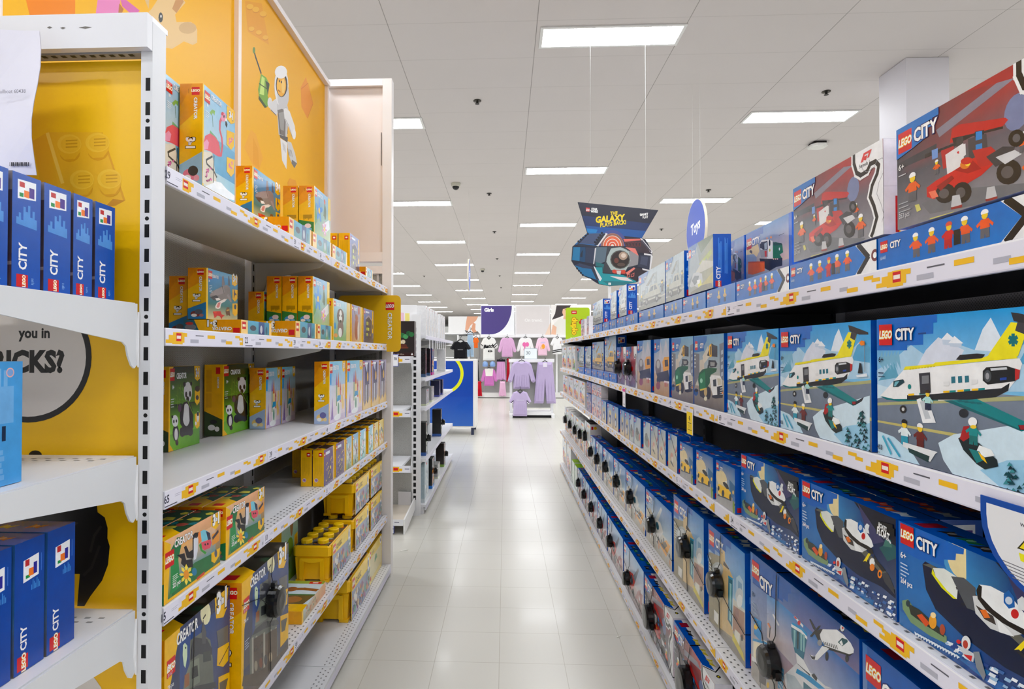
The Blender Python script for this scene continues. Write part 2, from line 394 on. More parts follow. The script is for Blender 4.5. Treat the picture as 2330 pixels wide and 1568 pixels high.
# ================================================================ right gondola boxes
Z5 = (1640, 700, 3.3362)
@mk('plane', .38, .2525, .07, Z5, Ref(1, .70, 1775, 1985, RZ[2] + .001, .2525), side=city_side)
def a_plane(p):
    p.grad(0, .45, 1, 1, (150, 200, 232), (8, 142, 214), (120, 190, 230), (10, 150, 220))
    p.grad(0, .0, 1, .52, (96, 106, 124), (120, 132, 150))
    G = p.G
    G([(450, 440), (520, 380), (590, 300), (640, 350), (700, 330), (780, 300), (840, 330), (880, 250), (900, 160), (925, 250), (960, 330), (1020, 300), (1060, 260), (1090, 250), (1140, 330), (1140, 540), (450, 560)], (170, 206, 232))
    G([(840, 330), (870, 220), (900, 160), (935, 260), (960, 340)], (222, 232, 245)); G([(700, 260), (650, 330), (590, 480), (760, 440), (800, 330)], (214, 220, 236))
    G([(1040, 290), (1085, 250), (1140, 300), (1140, 420), (1000, 400)], (80, 160, 206)); G([(455, 500), (520, 390), (540, 480)], (90, 160, 190))
    for i in range(6): G([(455 + i * 14, 400 - i * 6), (470 + i * 14, 330), (480 + i * 14, 440)], (120, 176, 206))
    for i in range(2): G([(715 + i * 28, 270 + i * 20), (735 + i * 28, 240 + i * 18), (765 + i * 28, 275 + i * 16), (760 + i * 28, 305 + i * 10), (718 + i * 28, 300 + i * 10)], (190, 205, 225)); G([(712 + i * 28, 272 + i * 20), (735 + i * 28, 236 + i * 18), (770 + i * 28, 278 + i * 16)], (236, 240, 248))
    G([(450, 520), (560, 560), (450, 600)], (200, 224, 240))
    p.poly([(0, .235), (1, .235), (1, .26), (0, .25)], (190, 180, 110)); p.poly([(0, .36), (1, .52), (1, .545), (0, .38)], (170, 170, 120))
    G([(700, 830), (760, 780), (900, 740), (1140, 670), (1140, 1130), (900, 1090), (860, 1040), (760, 1000), (720, 920)], (205, 226, 240))
    G([(860, 960), (960, 900), (1140, 880), (1140, 1130), (980, 1090)], (150, 200, 230)); G([(450, 780), (520, 810), (600, 900), (640, 985), (450, 925)], (190, 220, 238))
    # blue corner block
    G([(450, 160), (695, 137), (695, 180), (680, 180), (680, 240), (640, 243), (640, 300), (575, 303), (575, 330), (450, 330)], (0, 100, 196))
    G([(620, 236), (652, 232), (652, 242), (620, 245)], (0, 62, 130))
    # aeroplane
    G([(690, 570), (810, 562), (1065, 722), (1012, 748), (960, 720), (700, 590)], (0, 128, 134)); G([(700, 590), (960, 720), (1012, 748), (1005, 735), (720, 580)], (0, 96, 104))
    for i in range(4): G([(770 + i * 24, 596 + i * 3), (790 + i * 24, 595 + i * 3), (800 + i * 24, 606 + i * 3), (780 + i * 24, 607 + i * 3)], (0, 100, 108))
    G([(1000, 715), (1040, 712), (1095, 680), (1080, 712), (1030, 742), (1005, 740)], (40, 42, 50)); G([(1002, 716), (1030, 714), (1032, 735), (1010, 738)], (150, 30, 40))
    G([(462, 585), (480, 560), (520, 500), (560, 440), (620, 428), (1005, 372), (1015, 400), (1000, 470), (960, 545), (920, 575), (820, 590), (700, 602), (540, 612), (490, 605)], (236, 236, 238))
    G([(462, 585), (490, 605), (540, 612), (700, 602), (700, 592), (520, 600)], (0, 110, 116)); G([(575, 577), (620, 576), (940, 528), (970, 500), (965, 540), (920, 575), (820, 592), (575, 603)], (30, 34, 40))
    for x, c in ((580, YEL), (625, (0, 130, 130)), (720, YEL), (745, (0, 130, 130)), (775, YEL), (800, (0, 130, 130)), (830, YEL), (855, (0, 130, 130))): G([(x, 580 - (x - 580) * .14), (x + 24, 577 - (x - 580) * .14), (x + 24, 566 - (x - 580) * .14), (x, 569 - (x - 580) * .14)], c)
    G([(560, 438), (568, 420), (680, 405), (690, 396), (880, 372), (990, 358), (1000, 372), (850, 392), (700, 415), (600, 435)], (236, 222, 20))
    for i in range(9): G([(585 + i * 12, 437 - i * 2), (592 + i * 12, 436 - i * 2), (592 + i * 12, 430 - i * 2), (585 + i * 12, 431 - i * 2)], (210, 190, 20))
    G([(770, 380), (785, 355), (850, 348), (880, 352), (870, 372), (790, 382)], (34, 34, 38)); G([(860, 376), (890, 360), (975, 186), (1042, 196), (1000, 362), (960, 372)], (240, 226, 22)); G([(1000, 180), (1045, 190), (1025, 250), (990, 230)], (60, 60, 66))
    G([(975, 135), (1000, 140), (1128, 188), (1130, 205), (1060, 205), (985, 180)], (44, 44, 50))
    for a in range(3):
        dx, dy = 15 * math.cos(a * 1.047 + .52), 28 * math.sin(a * 1.047 + .52); p.L([(983 - dx, 278 - dy), (983 + dx, 278 + dy)], .022, (0, 110, 120))
    G([(872, 440), (885, 420), (960, 412), (1000, 430), (1005, 470), (990, 490), (890, 510), (872, 490)], (26, 28, 32)); p.E(890, 466, 14, 32, (70, 74, 80)); p.E(889, 466, 7, 18, (150, 150, 155)); G([(990, 425), (1008, 432), (1004, 476), (990, 488)], (190, 40, 40)); G([(900, 425), (960, 418), (962, 430), (902, 438)], (200, 204, 210)); G([(935, 475), (960, 470), (960, 484), (935, 488)], (20, 60, 150))
    G([(624, 456), (668, 450), (672, 560), (630, 570)], (52, 52, 58)); G([(636, 470), (664, 466), (664, 510), (636, 514)], (120, 122, 126))
    for x in (752, 778, 804): G([(x, 472 - (x - 752) * .1), (x + 15, 470 - (x - 752) * .1), (x + 16, 504 - (x - 752) * .1), (x + 1, 507 - (x - 752) * .1)], (30, 110, 130))
    for x in (722, 830): G([(x, 500 - (x - 722) * .12), (x + 22, 498 - (x - 722) * .12), (x + 22, 520 - (x - 722) * .12), (x, 523 - (x - 722) * .12)], (224, 224, 226))
    G([(520, 500), (560, 490), (566, 506), (540, 532), (518, 534)], (20, 60, 72)); G([(526, 505), (545, 500), (530, 528), (522, 530)], (110, 180, 196)); p.E(586, 530, 7, 14, (0, 130, 130))
    G([(615, 600), (632, 590), (650, 660), (675, 655), (692, 722), (640, 727)], (232, 234, 238)); G([(628, 610), (645, 605), (672, 700), (650, 705)], (190, 196, 204))
    p.E(560, 655, 14, 22, (34, 34, 38)); p.E(560, 655, 6, 10, (190, 190, 190)); p.E(800, 665, 18, 24, (36, 40, 48))
    for x, y, h, t, l, hr in ((660, 655, 110, (170, 216, 214), (30, 40, 70), (60, 40, 25)), (566, 850, 140, (225, 236, 240), (30, 150, 180), (24, 22, 22)), (630, 868, 140, (110, 34, 32), (96, 30, 30), (236, 236, 236))):
        u, v = p.uv(x, y); fig(p, u, v, p.uv(x, y - h)[1] - v, t, l, hair=hr)
    G([(560, 835), (700, 880), (690, 890), (670, 935), (560, 860)], (225, 228, 232)); G([(580, 865), (668, 905), (662, 938), (585, 890)], (26, 60, 62))
    G([(780, 800), (800, 780), (860, 820), (925, 900), (930, 935), (880, 955), (850, 930), (800, 860)], (24, 40, 44)); G([(860, 830), (905, 850), (918, 880), (880, 892), (850, 860)], (234, 238, 240)); G([(820, 850), (860, 862), (880, 905), (850, 925)], (20, 120, 122)); G([(855, 862), (880, 895), (890, 925), (868, 900)], YEL)
    G([(786, 800), (800, 735), (822, 730), (826, 790), (800, 815)], (170, 30, 34)); u, v = p.uv(838, 830); fig(p, u, v, p.uv(838, 690)[1] - v, (20, 140, 142), (20, 110, 110), hair=(240, 240, 242)); p.E(835, 708, 17, 24, (240, 240, 242)); p.E(838, 735, 12, 10, (240, 200, 40))
    r = random.Random(5)
    for i in range(70):
        t = r.random(); x = 1080 + r.uniform(-1, 1) * (20 + 95 * t) * .6; y = 790 + t * 310; G([(x, y - 14), (x + 15, y + 8), (x + 4, y + 4), (x - 12, y + 12)], r.choice([(8, 66, 74), (16, 92, 96), (5, 40, 52), (70, 140, 150), (0, 54, 60)]))
    for i in range(26):
        t = r.random(); x = 975 + r.uniform(-1, 1) * 34 * (t + .3); y = 920 + t * 160; G([(x, y - 12), (x + 12, y + 8), (x - 10, y + 10)], r.choice([(8, 70, 80), (60, 140, 150), (4, 46, 56)]))
    p.L([(478, 810), (512, 905)], .018, (60, 170, 200)); p.L([(500, 820), (548, 915)], .018, (50, 160, 195))
    p.L([(1105, 270), (1108, 490)], .005, (130, 130, 130)); G([(1065, 268), (1082, 250), (1108, 256), (1108, 284), (1080, 290)], (240, 130, 30)); G([(1055, 500), (1068, 420), (1082, 425), (1090, 500)], (34, 34, 38)); G([(1040, 515), (1125, 500), (1130, 525), (1050, 530)], (225, 232, 240))
    logo(p, *p.uv(463, 302), .15); city(p, *p.uv(530, 272), .075)
    p.T('6+', 460, 395, 28, (20, 34, 60), bold=.02); p.T('403', 455, 880, 26, (20, 34, 60), bold=.02, sx=.8); p.T('pcs', 455, 903, 15, (20, 34, 60), sx=.8); p.rect(.018, .60, .06, .608, (30, 60, 90)); p.rect(.018, .575, .07, .58, (30, 60, 90))
Z7 = (1640, 1020, 2.8609)
@mk('boat', .354, .1875, .075, Z7, Ref(1, .7155, 1823.5, 2041, RZ[3] + .001, .1875), side=city_side, top=city_top(4, 7))
def a_boat(p):
    p.grad(0, 0, .5, 1, (40, 112, 178), (0, 96, 184), (18, 60, 130), (20, 110, 190)); p.grad(.5, 0, 1, 1, (18, 60, 130), (20, 110, 190), (70, 90, 130), (10, 18, 40))
    p.ell(.43, .86, .11, .20, (70, 150, 205)); p.ell(.42, .88, .075, .15, (232, 214, 160)); p.grad(.46, .5, .7, 1, (60, 150, 205), (30, 110, 180), (20, 80, 150), (12, 60, 120))
    p.poly([(.62, 1), (1, 1), (1, .72), (.8, .8)], (16, 22, 44)); p.poly([(.66, 1), (.9, .72), (.78, .62)], (60, 60, 104))
    G = p.G
    G([(1035, 650), (1100, 615), (1145, 640), (1145, 720), (1090, 740)], (30, 90, 96)); G([(1060, 640), (1075, 600), (1110, 600), (1120, 650)], (60, 120, 110)); p.L([(1090, 590), (1110, 620)], .02, (220, 225, 230))
    G([(525, 205), (760, 303), (758, 330), (732, 330), (730, 362), (690, 365), (690, 400), (640, 380), (600, 380), (525, 340)], (0, 96, 192))
    # sea
    for i in range(9): G([(530 + i * 50, 600 + i * 46), (600 + i * 50, 640 + i * 44), (590 + i * 50, 690 + i * 44), (530 + i * 50, 640 + i * 44)], (30, 96 + 6 * (i % 3), 170))
    # hull
    G([(612, 400), (622, 385), (640, 395), (730, 440), (850, 560), (960, 690), (1075, 800), (1140, 930), (1145, 985), (1050, 905), (900, 830), (760, 720), (660, 610), (625, 520)], (12, 24, 56)); G([(612, 400), (640, 395), (720, 440), (860, 575), (1000, 720), (1100, 830), (1140, 925), (1125, 915), (1030, 800), (830, 590), (700, 455), (640, 412)], (96, 96, 86))
    G([(650, 412), (690, 408), (735, 440), (740, 470), (735, 545), (700, 510), (660, 450)], (228, 232, 226)); G([(648, 415), (660, 450), (700, 510), (735, 545), (722, 545), (680, 500), (645, 440)], (226, 222, 10))
    for i in range(5): p.L([(728 + i * 6, 470 + i * 24), (750 + i * 5, 466 + i * 24)], .02, (40, 42, 46))
    G([(715, 440), (760, 440), (800, 480), (800, 590), (770, 580)], (80, 84, 90)); G([(790, 520), (830, 510), (960, 660), (920, 680), (850, 660), (800, 600)], (210, 212, 214)); G([(800, 560), (860, 600), (870, 640), (830, 620)], (60, 52, 48)); G([(815, 580), (835, 575), (850, 610), (830, 615)], (226, 110, 30)); G([(870, 600), (930, 680), (880, 670)], (236, 238, 240))
    G([(803, 490), (812, 462), (850, 462), (920, 500), (985, 600), (998, 640), (985, 650), (960, 650), (900, 620), (850, 575), (815, 530)], (240, 242, 244)); G([(803, 490), (812, 462), (822, 470), (820, 520), (860, 570), (910, 612), (965, 640), (985, 655), (960, 665), (890, 625), (835, 575), (808, 530)], (28, 24, 24))
    G([(895, 490), (912, 470), (930, 500), (932, 545), (912, 555), (895, 530)], (14, 96, 176)); p.E(912, 518, 12, 18, (200, 214, 230)); p.E(932, 575, 13, 22, (200, 26, 30)); G([(940, 510), (955, 490), (972, 505), (965, 530), (972, 560), (955, 552), (945, 570)], (226, 230, 234))
    G([(960, 655), (990, 655), (1000, 690), (970, 690)], (30, 30, 34)); G([(930, 740), (965, 685), (980, 690), (950, 745)], (240, 214, 20)); G([(930, 740), (945, 735), (1000, 790), (985, 800)], (40, 40, 44)); p.E(990, 745, 18, 28, (236, 238, 238)); p.E(990, 778, 16, 24, (236, 130, 30)); p.E(1040, 822, 15, 28, (240, 130, 16)); p.E(1040, 822, 7, 15, (24, 30, 50)); G([(1050, 820), (1090, 810), (1130, 900), (1140, 960), (1075, 880)], (60, 62, 70)); G([(1000, 690), (1030, 740), (1080, 800), (1060, 806), (1005, 740)], (34, 36, 40))
    # raft
    G([(538, 590), (560, 580), (600, 650), (700, 730), (700, 765), (640, 740), (570, 690), (540, 630)], (120, 150, 106)); G([(560, 600), (600, 620), (690, 710), (690, 735), (620, 690), (570, 650)], (44, 50, 42)); G([(592, 650), (610, 640), (640, 680), (625, 700)], (222, 80, 24)); p.E(650, 670, 14, 34, (236, 160, 30)); p.E(652, 638, 10, 14, (250, 220, 160)); p.E(685, 700, 10, 26, (170, 70, 40)); p.E(560, 600, 8, 16, (40, 60, 70))
    # foam, rescuer
    r = random.Random(2)
    for i in range(80):
        t = r.random(); x = 690 + t * 450; y = 740 + t * 320 + r.uniform(-60, 70) * (.3 + t * .7); a = r.uniform(8, 26); G([(x, y), (x + a, y + a * .5), (x + a * .7, y + a * 1.2), (x - a * .3, y + a * .7)], r.choice([(226, 234, 242), (240, 244, 250), (150, 186, 220), (60, 104, 170), (30, 66, 140)]))
    for i in range(16): x = 585 + i * 10; G([(x, 730 + i * 5), (x + 14, 742 + i * 5), (x + 4, 752 + i * 5)], (220, 232, 240))
    p.E(770, 745, 16, 34, (226, 228, 230)); p.E(768, 752, 9, 20, (190, 60, 40)); G([(738, 760), (765, 770), (800, 790), (795, 830), (770, 815)], (205, 208, 214)); G([(760, 800), (792, 800), (788, 828)], (214, 30, 34)); G([(795, 780), (815, 775), (838, 880), (830, 905), (805, 850)], (130, 136, 142)); p.E(744, 745, 8, 10, (214, 30, 34))
    G([(1018, 500), (1032, 475), (1128, 500), (1130, 525), (1140, 530), (1140, 578), (1018, 558)], (14, 16, 22)); p.T('BOATS', 1034, 512, 30, WHITE, bold=.03, sx=.62, rot=-8); p.T('FLOAT', 1024, 556, 46, WHITE, bold=.04, sx=.62, rot=-6)
    logo(p, .022, .80, .19); city(p, .14, .825, .105)
    p.text('6+', .02, .66, .055, WHITE, bold=.02); p.text('264 pcs', .02, .42, .05, WHITE, bold=.02, sx=.75); smallprint(p, .02, .6, .07, 4, .035, (190, 215, 240), .012)
ZA = (1690, 1180, 4.04)
@mk('airport', .56, .374, .095, ZA, Ref(1, .741, 1708, 1958, RZ[4] + .001, .374), side=city_side, top=city_top(7, 7))
def a_airport(p):
    p.grad(0, .0, .55, 1, (196, 186, 176), (20, 110, 190), (226, 176, 140), (0, 86, 168)); p.grad(.55, 0, 1, 1, (226, 176, 140), (0, 86, 168), (240, 190, 160), (0, 66, 140)); p.grad(.2, .45, 1, .8, (214, 196, 190), (60, 140, 205), (150, 180, 210), (0, 90, 170))
    G = p.G
    G([(90, 300), (560, 600), (500, 640), (470, 610), (440, 610), (445, 690), (415, 690), (415, 770), (370, 735), (370, 770), (320, 730), (320, 760), (215, 690), (90, 590)], (0, 88, 176))
    G([(90, 590), (215, 690), (320, 760), (320, 752), (215, 680), (90, 580)], (0, 66, 140))
    # terminal
    G([(90, 1110), (200, 1120), (290, 1170), (300, 1440), (90, 1300)], (208, 206, 200)); G([(90, 1100), (190, 1125), (300, 1180), (300, 1195), (190, 1150), (90, 1120)], (20, 140, 200)); G([(100, 1130), (160, 1150), (160, 1310), (100, 1270)], (236, 226, 196)); G([(195, 1170), (280, 1215), (280, 1400), (195, 1340)], (150, 170, 172)); G([(205, 1200), (225, 1190), (240, 1330), (205, 1330)], (40, 60, 66))
    G([(80, 1260), (310, 1420), (310, 1450), (80, 1300)], (226, 224, 222)); G([(80, 1300), (310, 1450), (310, 1568), (90, 1568)], (170, 164, 154)); p.L([(110, 1320), (160, 1390), (160, 1568)], .01, (40, 42, 46)); G([(150, 1380), (220, 1420), (210, 1540), (150, 1500)], (110, 104, 96)); p.E(230, 1530, 12, 26, (220, 180, 60))
    G([(325, 1330), (378, 1390), (370, 1568), (320, 1560)], (80, 150, 190)); [p.L([(330, 1350 + i * 44), (370, 1420 + i * 44)], .006, (220, 230, 240)) for i in range(5)]
    G([(500, 1330), (640, 1430), (760, 1540), (830, 1568), (400, 1568), (380, 1440)], (214, 216, 218)); G([(500, 1380), (620, 1450), (760, 1568), (700, 1568), (560, 1460), (490, 1420)], (20, 140, 196)); G([(400, 1420), (480, 1450), (560, 1568), (410, 1568)], (176, 188, 196)); G([(560, 1500), (640, 1568), (560, 1568)], (60, 110, 130)); p.L([(505, 1330), (620, 1440)], .012, (40, 42, 46)); G([(630, 1440), (660, 1425), (690, 1470), (680, 1500)], (60, 62, 66))
    # control tower
    G([(446, 985), (460, 955), (560, 1020), (595, 1060), (590, 1120), (560, 1300), (480, 1230), (450, 1090)], (40, 110, 136)); G([(446, 985), (460, 955), (560, 1020), (595, 1065), (590, 1085), (545, 1040), (455, 985)], (14, 150, 210)); p.L([(450, 985), (540, 1040), (592, 1100)], .02, (235, 236, 236))
    for x in (470, 500, 532, 556): G([(x, 1020 + (x - 470) * .5), (x + 18, 1032 + (x - 470) * .5), (x + 14, 1190 + (x - 470) * .5), (x, 1180 + (x - 470) * .5)], (130, 186, 190) if x != 500 else (24, 60, 72))
    G([(470, 905), (480, 895), (560, 985), (555, 1005)], (236, 236, 238)); G([(472, 905), (480, 898), (500, 920), (494, 930)], (200, 30, 34)); p.E(520, 960, 14, 22, (200, 40, 44))
    G([(490, 1235), (560, 1300), (640, 1450), (500, 1330)], (224, 226, 228))
    # aeroplane
    G([(710, 1060), (735, 1020), (870, 1025), (935, 1075), (1000, 1150), (1030, 1210), (1025, 1245), (980, 1255), (880, 1220), (760, 1175), (720, 1110)], (240, 241, 243)); G([(735, 1175), (760, 1172), (880, 1216), (985, 1252), (1028, 1240), (990, 1268), (880, 1235), (790, 1210)], (34, 32, 34)); G([(660, 1050), (715, 1020), (740, 1020), (712, 1070), (730, 1150), (750, 1180), (700, 1130)], (46, 40, 42))
    G([(615, 930), (625, 925), (675, 1010), (665, 1030), (650, 1015)], (40, 40, 44)); G([(618, 1085), (700, 990), (722, 985), (700, 1020), (640, 1090)], (44, 44, 48)); G([(735, 1175), (770, 1185), (800, 1200), (690, 1305), (640, 1300), (615, 1250), (665, 1270)], (232, 234, 236)); G([(615, 1245), (640, 1270), (672, 1270), (665, 1300), (640, 1295)], (40, 40, 46)); G([(885, 1030), (910, 1000), (905, 935), (915, 935), (930, 980), (940, 1020), (930, 1050)], (46, 44, 48)); p.E(922, 1010, 20, 32, (230, 232, 234)); p.E(925, 1010, 8, 12, (200, 30, 34))
    G([(880, 1140), (920, 1100), (970, 1120), (972, 1140), (920, 1180)], (30, 84, 92)); G([(895, 1140), (915, 1122), (930, 1165), (915, 1175)], (236, 238, 238))
    for i in range(8): G([(745 + i * 17, 1132 + i * 5), (752 + i * 17, 1134 + i * 5), (760 + i * 17, 1165 + i * 6), (753 + i * 17, 1163 + i * 6)], (30, 30, 34))
    p.E(778, 1270, 15, 42, (40, 40, 44)); p.E(965, 1290, 16, 36, (40, 40, 44)); p.E(712, 1145, 22, 28, (150, 152, 156))
    G([(272, 880), (285, 878), (340, 980), (325, 985)], (226, 226, 228)); p.L([(245, 1090), (252, 1000)], .01, (60, 60, 64)); G([(226, 965), (240, 958), (258, 1000), (246, 1005)], (214, 130, 80))
    G([(105, 905), (170, 945), (170, 1130), (105, 1060)], (20, 140, 210)); p.E(122, 990, 18, 30, YEL)
    G([(300, 1100), (300, 1160), (90, 930), (90, 920)], (205, 190, 180)) if 0 else None
    logo(p, .022, .815, .135); city(p, .115, .79, .085)
    p.text('8+', .02, .655, .04, (60, 90, 130), bold=.02); smallprint(p, .02, .60, .09, 6, .03, (150, 170, 195), .009)
@mk('modular', .35, .352, .095, ZM := (1250, 1100, 3.35), Ref(1, .741, 1612, 1696, RZ[4] + .001, .352), side=city_side, top=city_top(9, 6))
def a_modular(p):
    p.grad(0, .45, 1, 1, (196, 216, 226), (0, 104, 186), (150, 196, 220), (0, 124, 202)); p.grad(0, 0, 1, .5, (150, 140, 116), (206, 206, 196))
    G = p.G
    G([(1215, 520), (1215, 1040), (1310, 1130), (1310, 560)], (150, 140, 110)); G([(1300, 500), (1315, 440), (1335, 470), (1340, 600), (1365, 640), (1400, 720), (1400, 1180), (1300, 1100)], (214, 184, 128)); G([(1305, 470), (1322, 430), (1340, 470), (1335, 520)], (60, 50, 44)); G([(1330, 590), (1370, 650), (1368, 660), (1325, 620)], (70, 60, 56)); p.E(1280, 660, 45, 60, (176, 180, 176)); p.E(1280, 670, 34, 48, (208, 214, 214))
    G([(1365, 715), (1400, 740), (1395, 1100), (1360, 1040)], (40, 110, 130)); G([(1375, 760), (1390, 770), (1385, 1060), (1372, 1040)], (150, 206, 210)); p.L([(1365, 712), (1400, 735), (1395, 1110)], .02, (40, 150, 200)); p.L([(1402, 735), (1396, 1115)], .012, (236, 238, 238))
    G([(1425, 720), (1450, 700), (1480, 750), (1480, 860), (1425, 830)], (170, 200, 220)); G([(1440, 740), (1470, 770), (1470, 830), (1440, 810)], (120, 160, 190)); p.E(1450, 860, 30, 60, (196, 202, 204)); p.E(1452, 900, 22, 50, (226, 230, 228)); G([(1405, 930), (1490, 990), (1490, 1200), (1400, 1120)], (170, 130, 110)); p.E(1430, 1000, 18, 50, (150, 110, 100)); G([(1415, 1110), (1455, 1150), (1450, 1260), (1410, 1210)], (224, 222, 206)); p.E(1470, 1180, 8, 26, (60, 50, 46)); G([(1400, 1140), (1480, 1300), (1490, 1360), (1470, 1340), (1395, 1200)], (206, 190, 70)); G([(1215, 1040), (1400, 1200), (1490, 1370), (1490, 1480), (1215, 1080)], (150, 144, 132)); G([(1255, 960), (1290, 1000), (1285, 1080), (1255, 1040)], (226, 224, 214))
    p.poly([(0, 1), (.66, 1), (.66, .93), (.52, .93), (.52, .86), (.36, .86), (.36, .79), (.2, .79), (.2, .74), (0, .74)], (0, 92, 180))
    logo(p, .03, .80, .145); city(p, .22, .83, .085); p.text('8+', .03, .64, .04, WHITE, bold=.02); smallprint(p, .03, .6, .12, 5, .03, (220, 230, 235), .008)
@mk('helipad', .50, .26, .08, side=city_side, top=city_top(12, 7))
def a_heli(p):
    p.grad(0, .4, 1, 1, (206, 214, 214), (60, 140, 205), (176, 200, 214), (0, 112, 190)); p.grad(0, 0, 1, .45, (176, 168, 150), (210, 210, 202))
    r = random.Random(8)
    p.poly([(.35, .52), (.62, .92), (.66, .88), (.45, .5)], (200, 206, 208)); p.poly([(.05, .1), (.3, .1), (.3, .62), (.18, .7), (.05, .6)], (190, 180, 160)); p.poly([(.3, .25), (.55, .3), (.7, .5), (.6, .62), (.4, .6), (.3, .45)], (226, 226, 224)); p.poly([(.55, .2), (.8, .42), (.95, .4), (.8, .12)], (230, 160, 50)); p.poly([(.6, .22), (.78, .38), (.84, .34), (.72, .2)], (120, 110, 90)); p.ell(.48, .5, .06, .07, (40, 90, 110)); p.ell(.25, .35, .05, .16, (214, 150, 120))
    blobs(p, r, 16, [(120, 110, 96), (226, 226, 220), (206, 150, 110), (90, 96, 100)], .1, .08, .95, .4, .03, .09)
    p.poly([(0, 1), (.34, 1), (.34, .9), (.22, .9), (.22, .8), (.1, .8), (.1, .72), (0, .72)], (0, 100, 190)); logo(p, .02, .76, .19); city(p, .125, .80, .11); p.text('7+', .02, .62, .05, (60, 90, 120), bold=.02)
@mk('rescue', .545, .262, .08, side=city_side, top=city_top(15, 6))
def a_rescue(p):
    p.grad(0, .35, 1, 1, (206, 200, 204), (150, 180, 214), (206, 190, 194), (120, 170, 215)); p.grad(0, 0, 1, .4, (126, 110, 106), (196, 178, 176))
    r = random.Random(18)
    p.poly([(.1, .15), (.45, .2), (.6, .5), (.5, .6), (.25, .5), (.1, .35)], (190, 70, 64)); p.poly([(.5, .55), (.75, .9), (.78, .86), (.6, .5)], (120, 130, 146)); p.poly([(.6, .18), (.9, .25), (.95, .5), (.75, .45)], (170, 120, 120)); p.ell(.42, .42, .06, .1, (60, 70, 84)); p.ell(.2, .18, .06, .1, (50, 46, 48)); p.ell(.5, .18, .06, .1, (50, 46, 48))
    blobs(p, r, 18, [(190, 190, 196), (150, 60, 56), (110, 100, 100), (226, 226, 228)], .08, .06, .95, .5, .03, .08)
    p.poly([(0, 1), (.26, 1), (.26, .9), (.16, .9), (.16, .76), (0, .76)], (110, 160, 214)); logo(p, .02, .78, .17)
def f1_top(p):
    city_top(21, 5)(p); p.poly([(.74, 0), (.82, .5), (.74, 1), (1, 1), (1, 0)], (236, 236, 238)); p.line([(.76, 0), (.84, .5), (.76, 1)], .07, BLACK); p.circ(.9, .5, .12, BLACK); p.circ(.9, .5, .06, (220, 200, 40))
def f1_curve(p, sx=0., w=.05):
    pts = [(.735, 1.0), (.735, .90), (.76, .78), (.80, .73), (.86, .74), (.89, .80), (.935, .80), (.965, .74), (.95, .66), (.905, .56), (.885, .45), (.92, .33), (.945, .2), (.91, .06), (.88, -.02)]
    q = []
    for i in range(len(pts) - 1):
        for t in (0, .5): q.append((pts[i][0] + (pts[i + 1][0] - pts[i][0]) * t, pts[i][1] + (pts[i + 1][1] - pts[i][1]) * t))
    p.poly([(1, -.01), (1, 1.0)] + pts, (236, 236, 240)); p.line(q, w * 2.1, (238, 238, 240)); p.line(q, w, (22, 20, 22)); p.line([(x + .06, y) for x, y in q if .1 < y < .9], .006, (150, 150, 156))
ZF = (1750, 100, 3.9207)
F1REF = Ref(1, .70, 1805, 2010, 1.6797, .178)
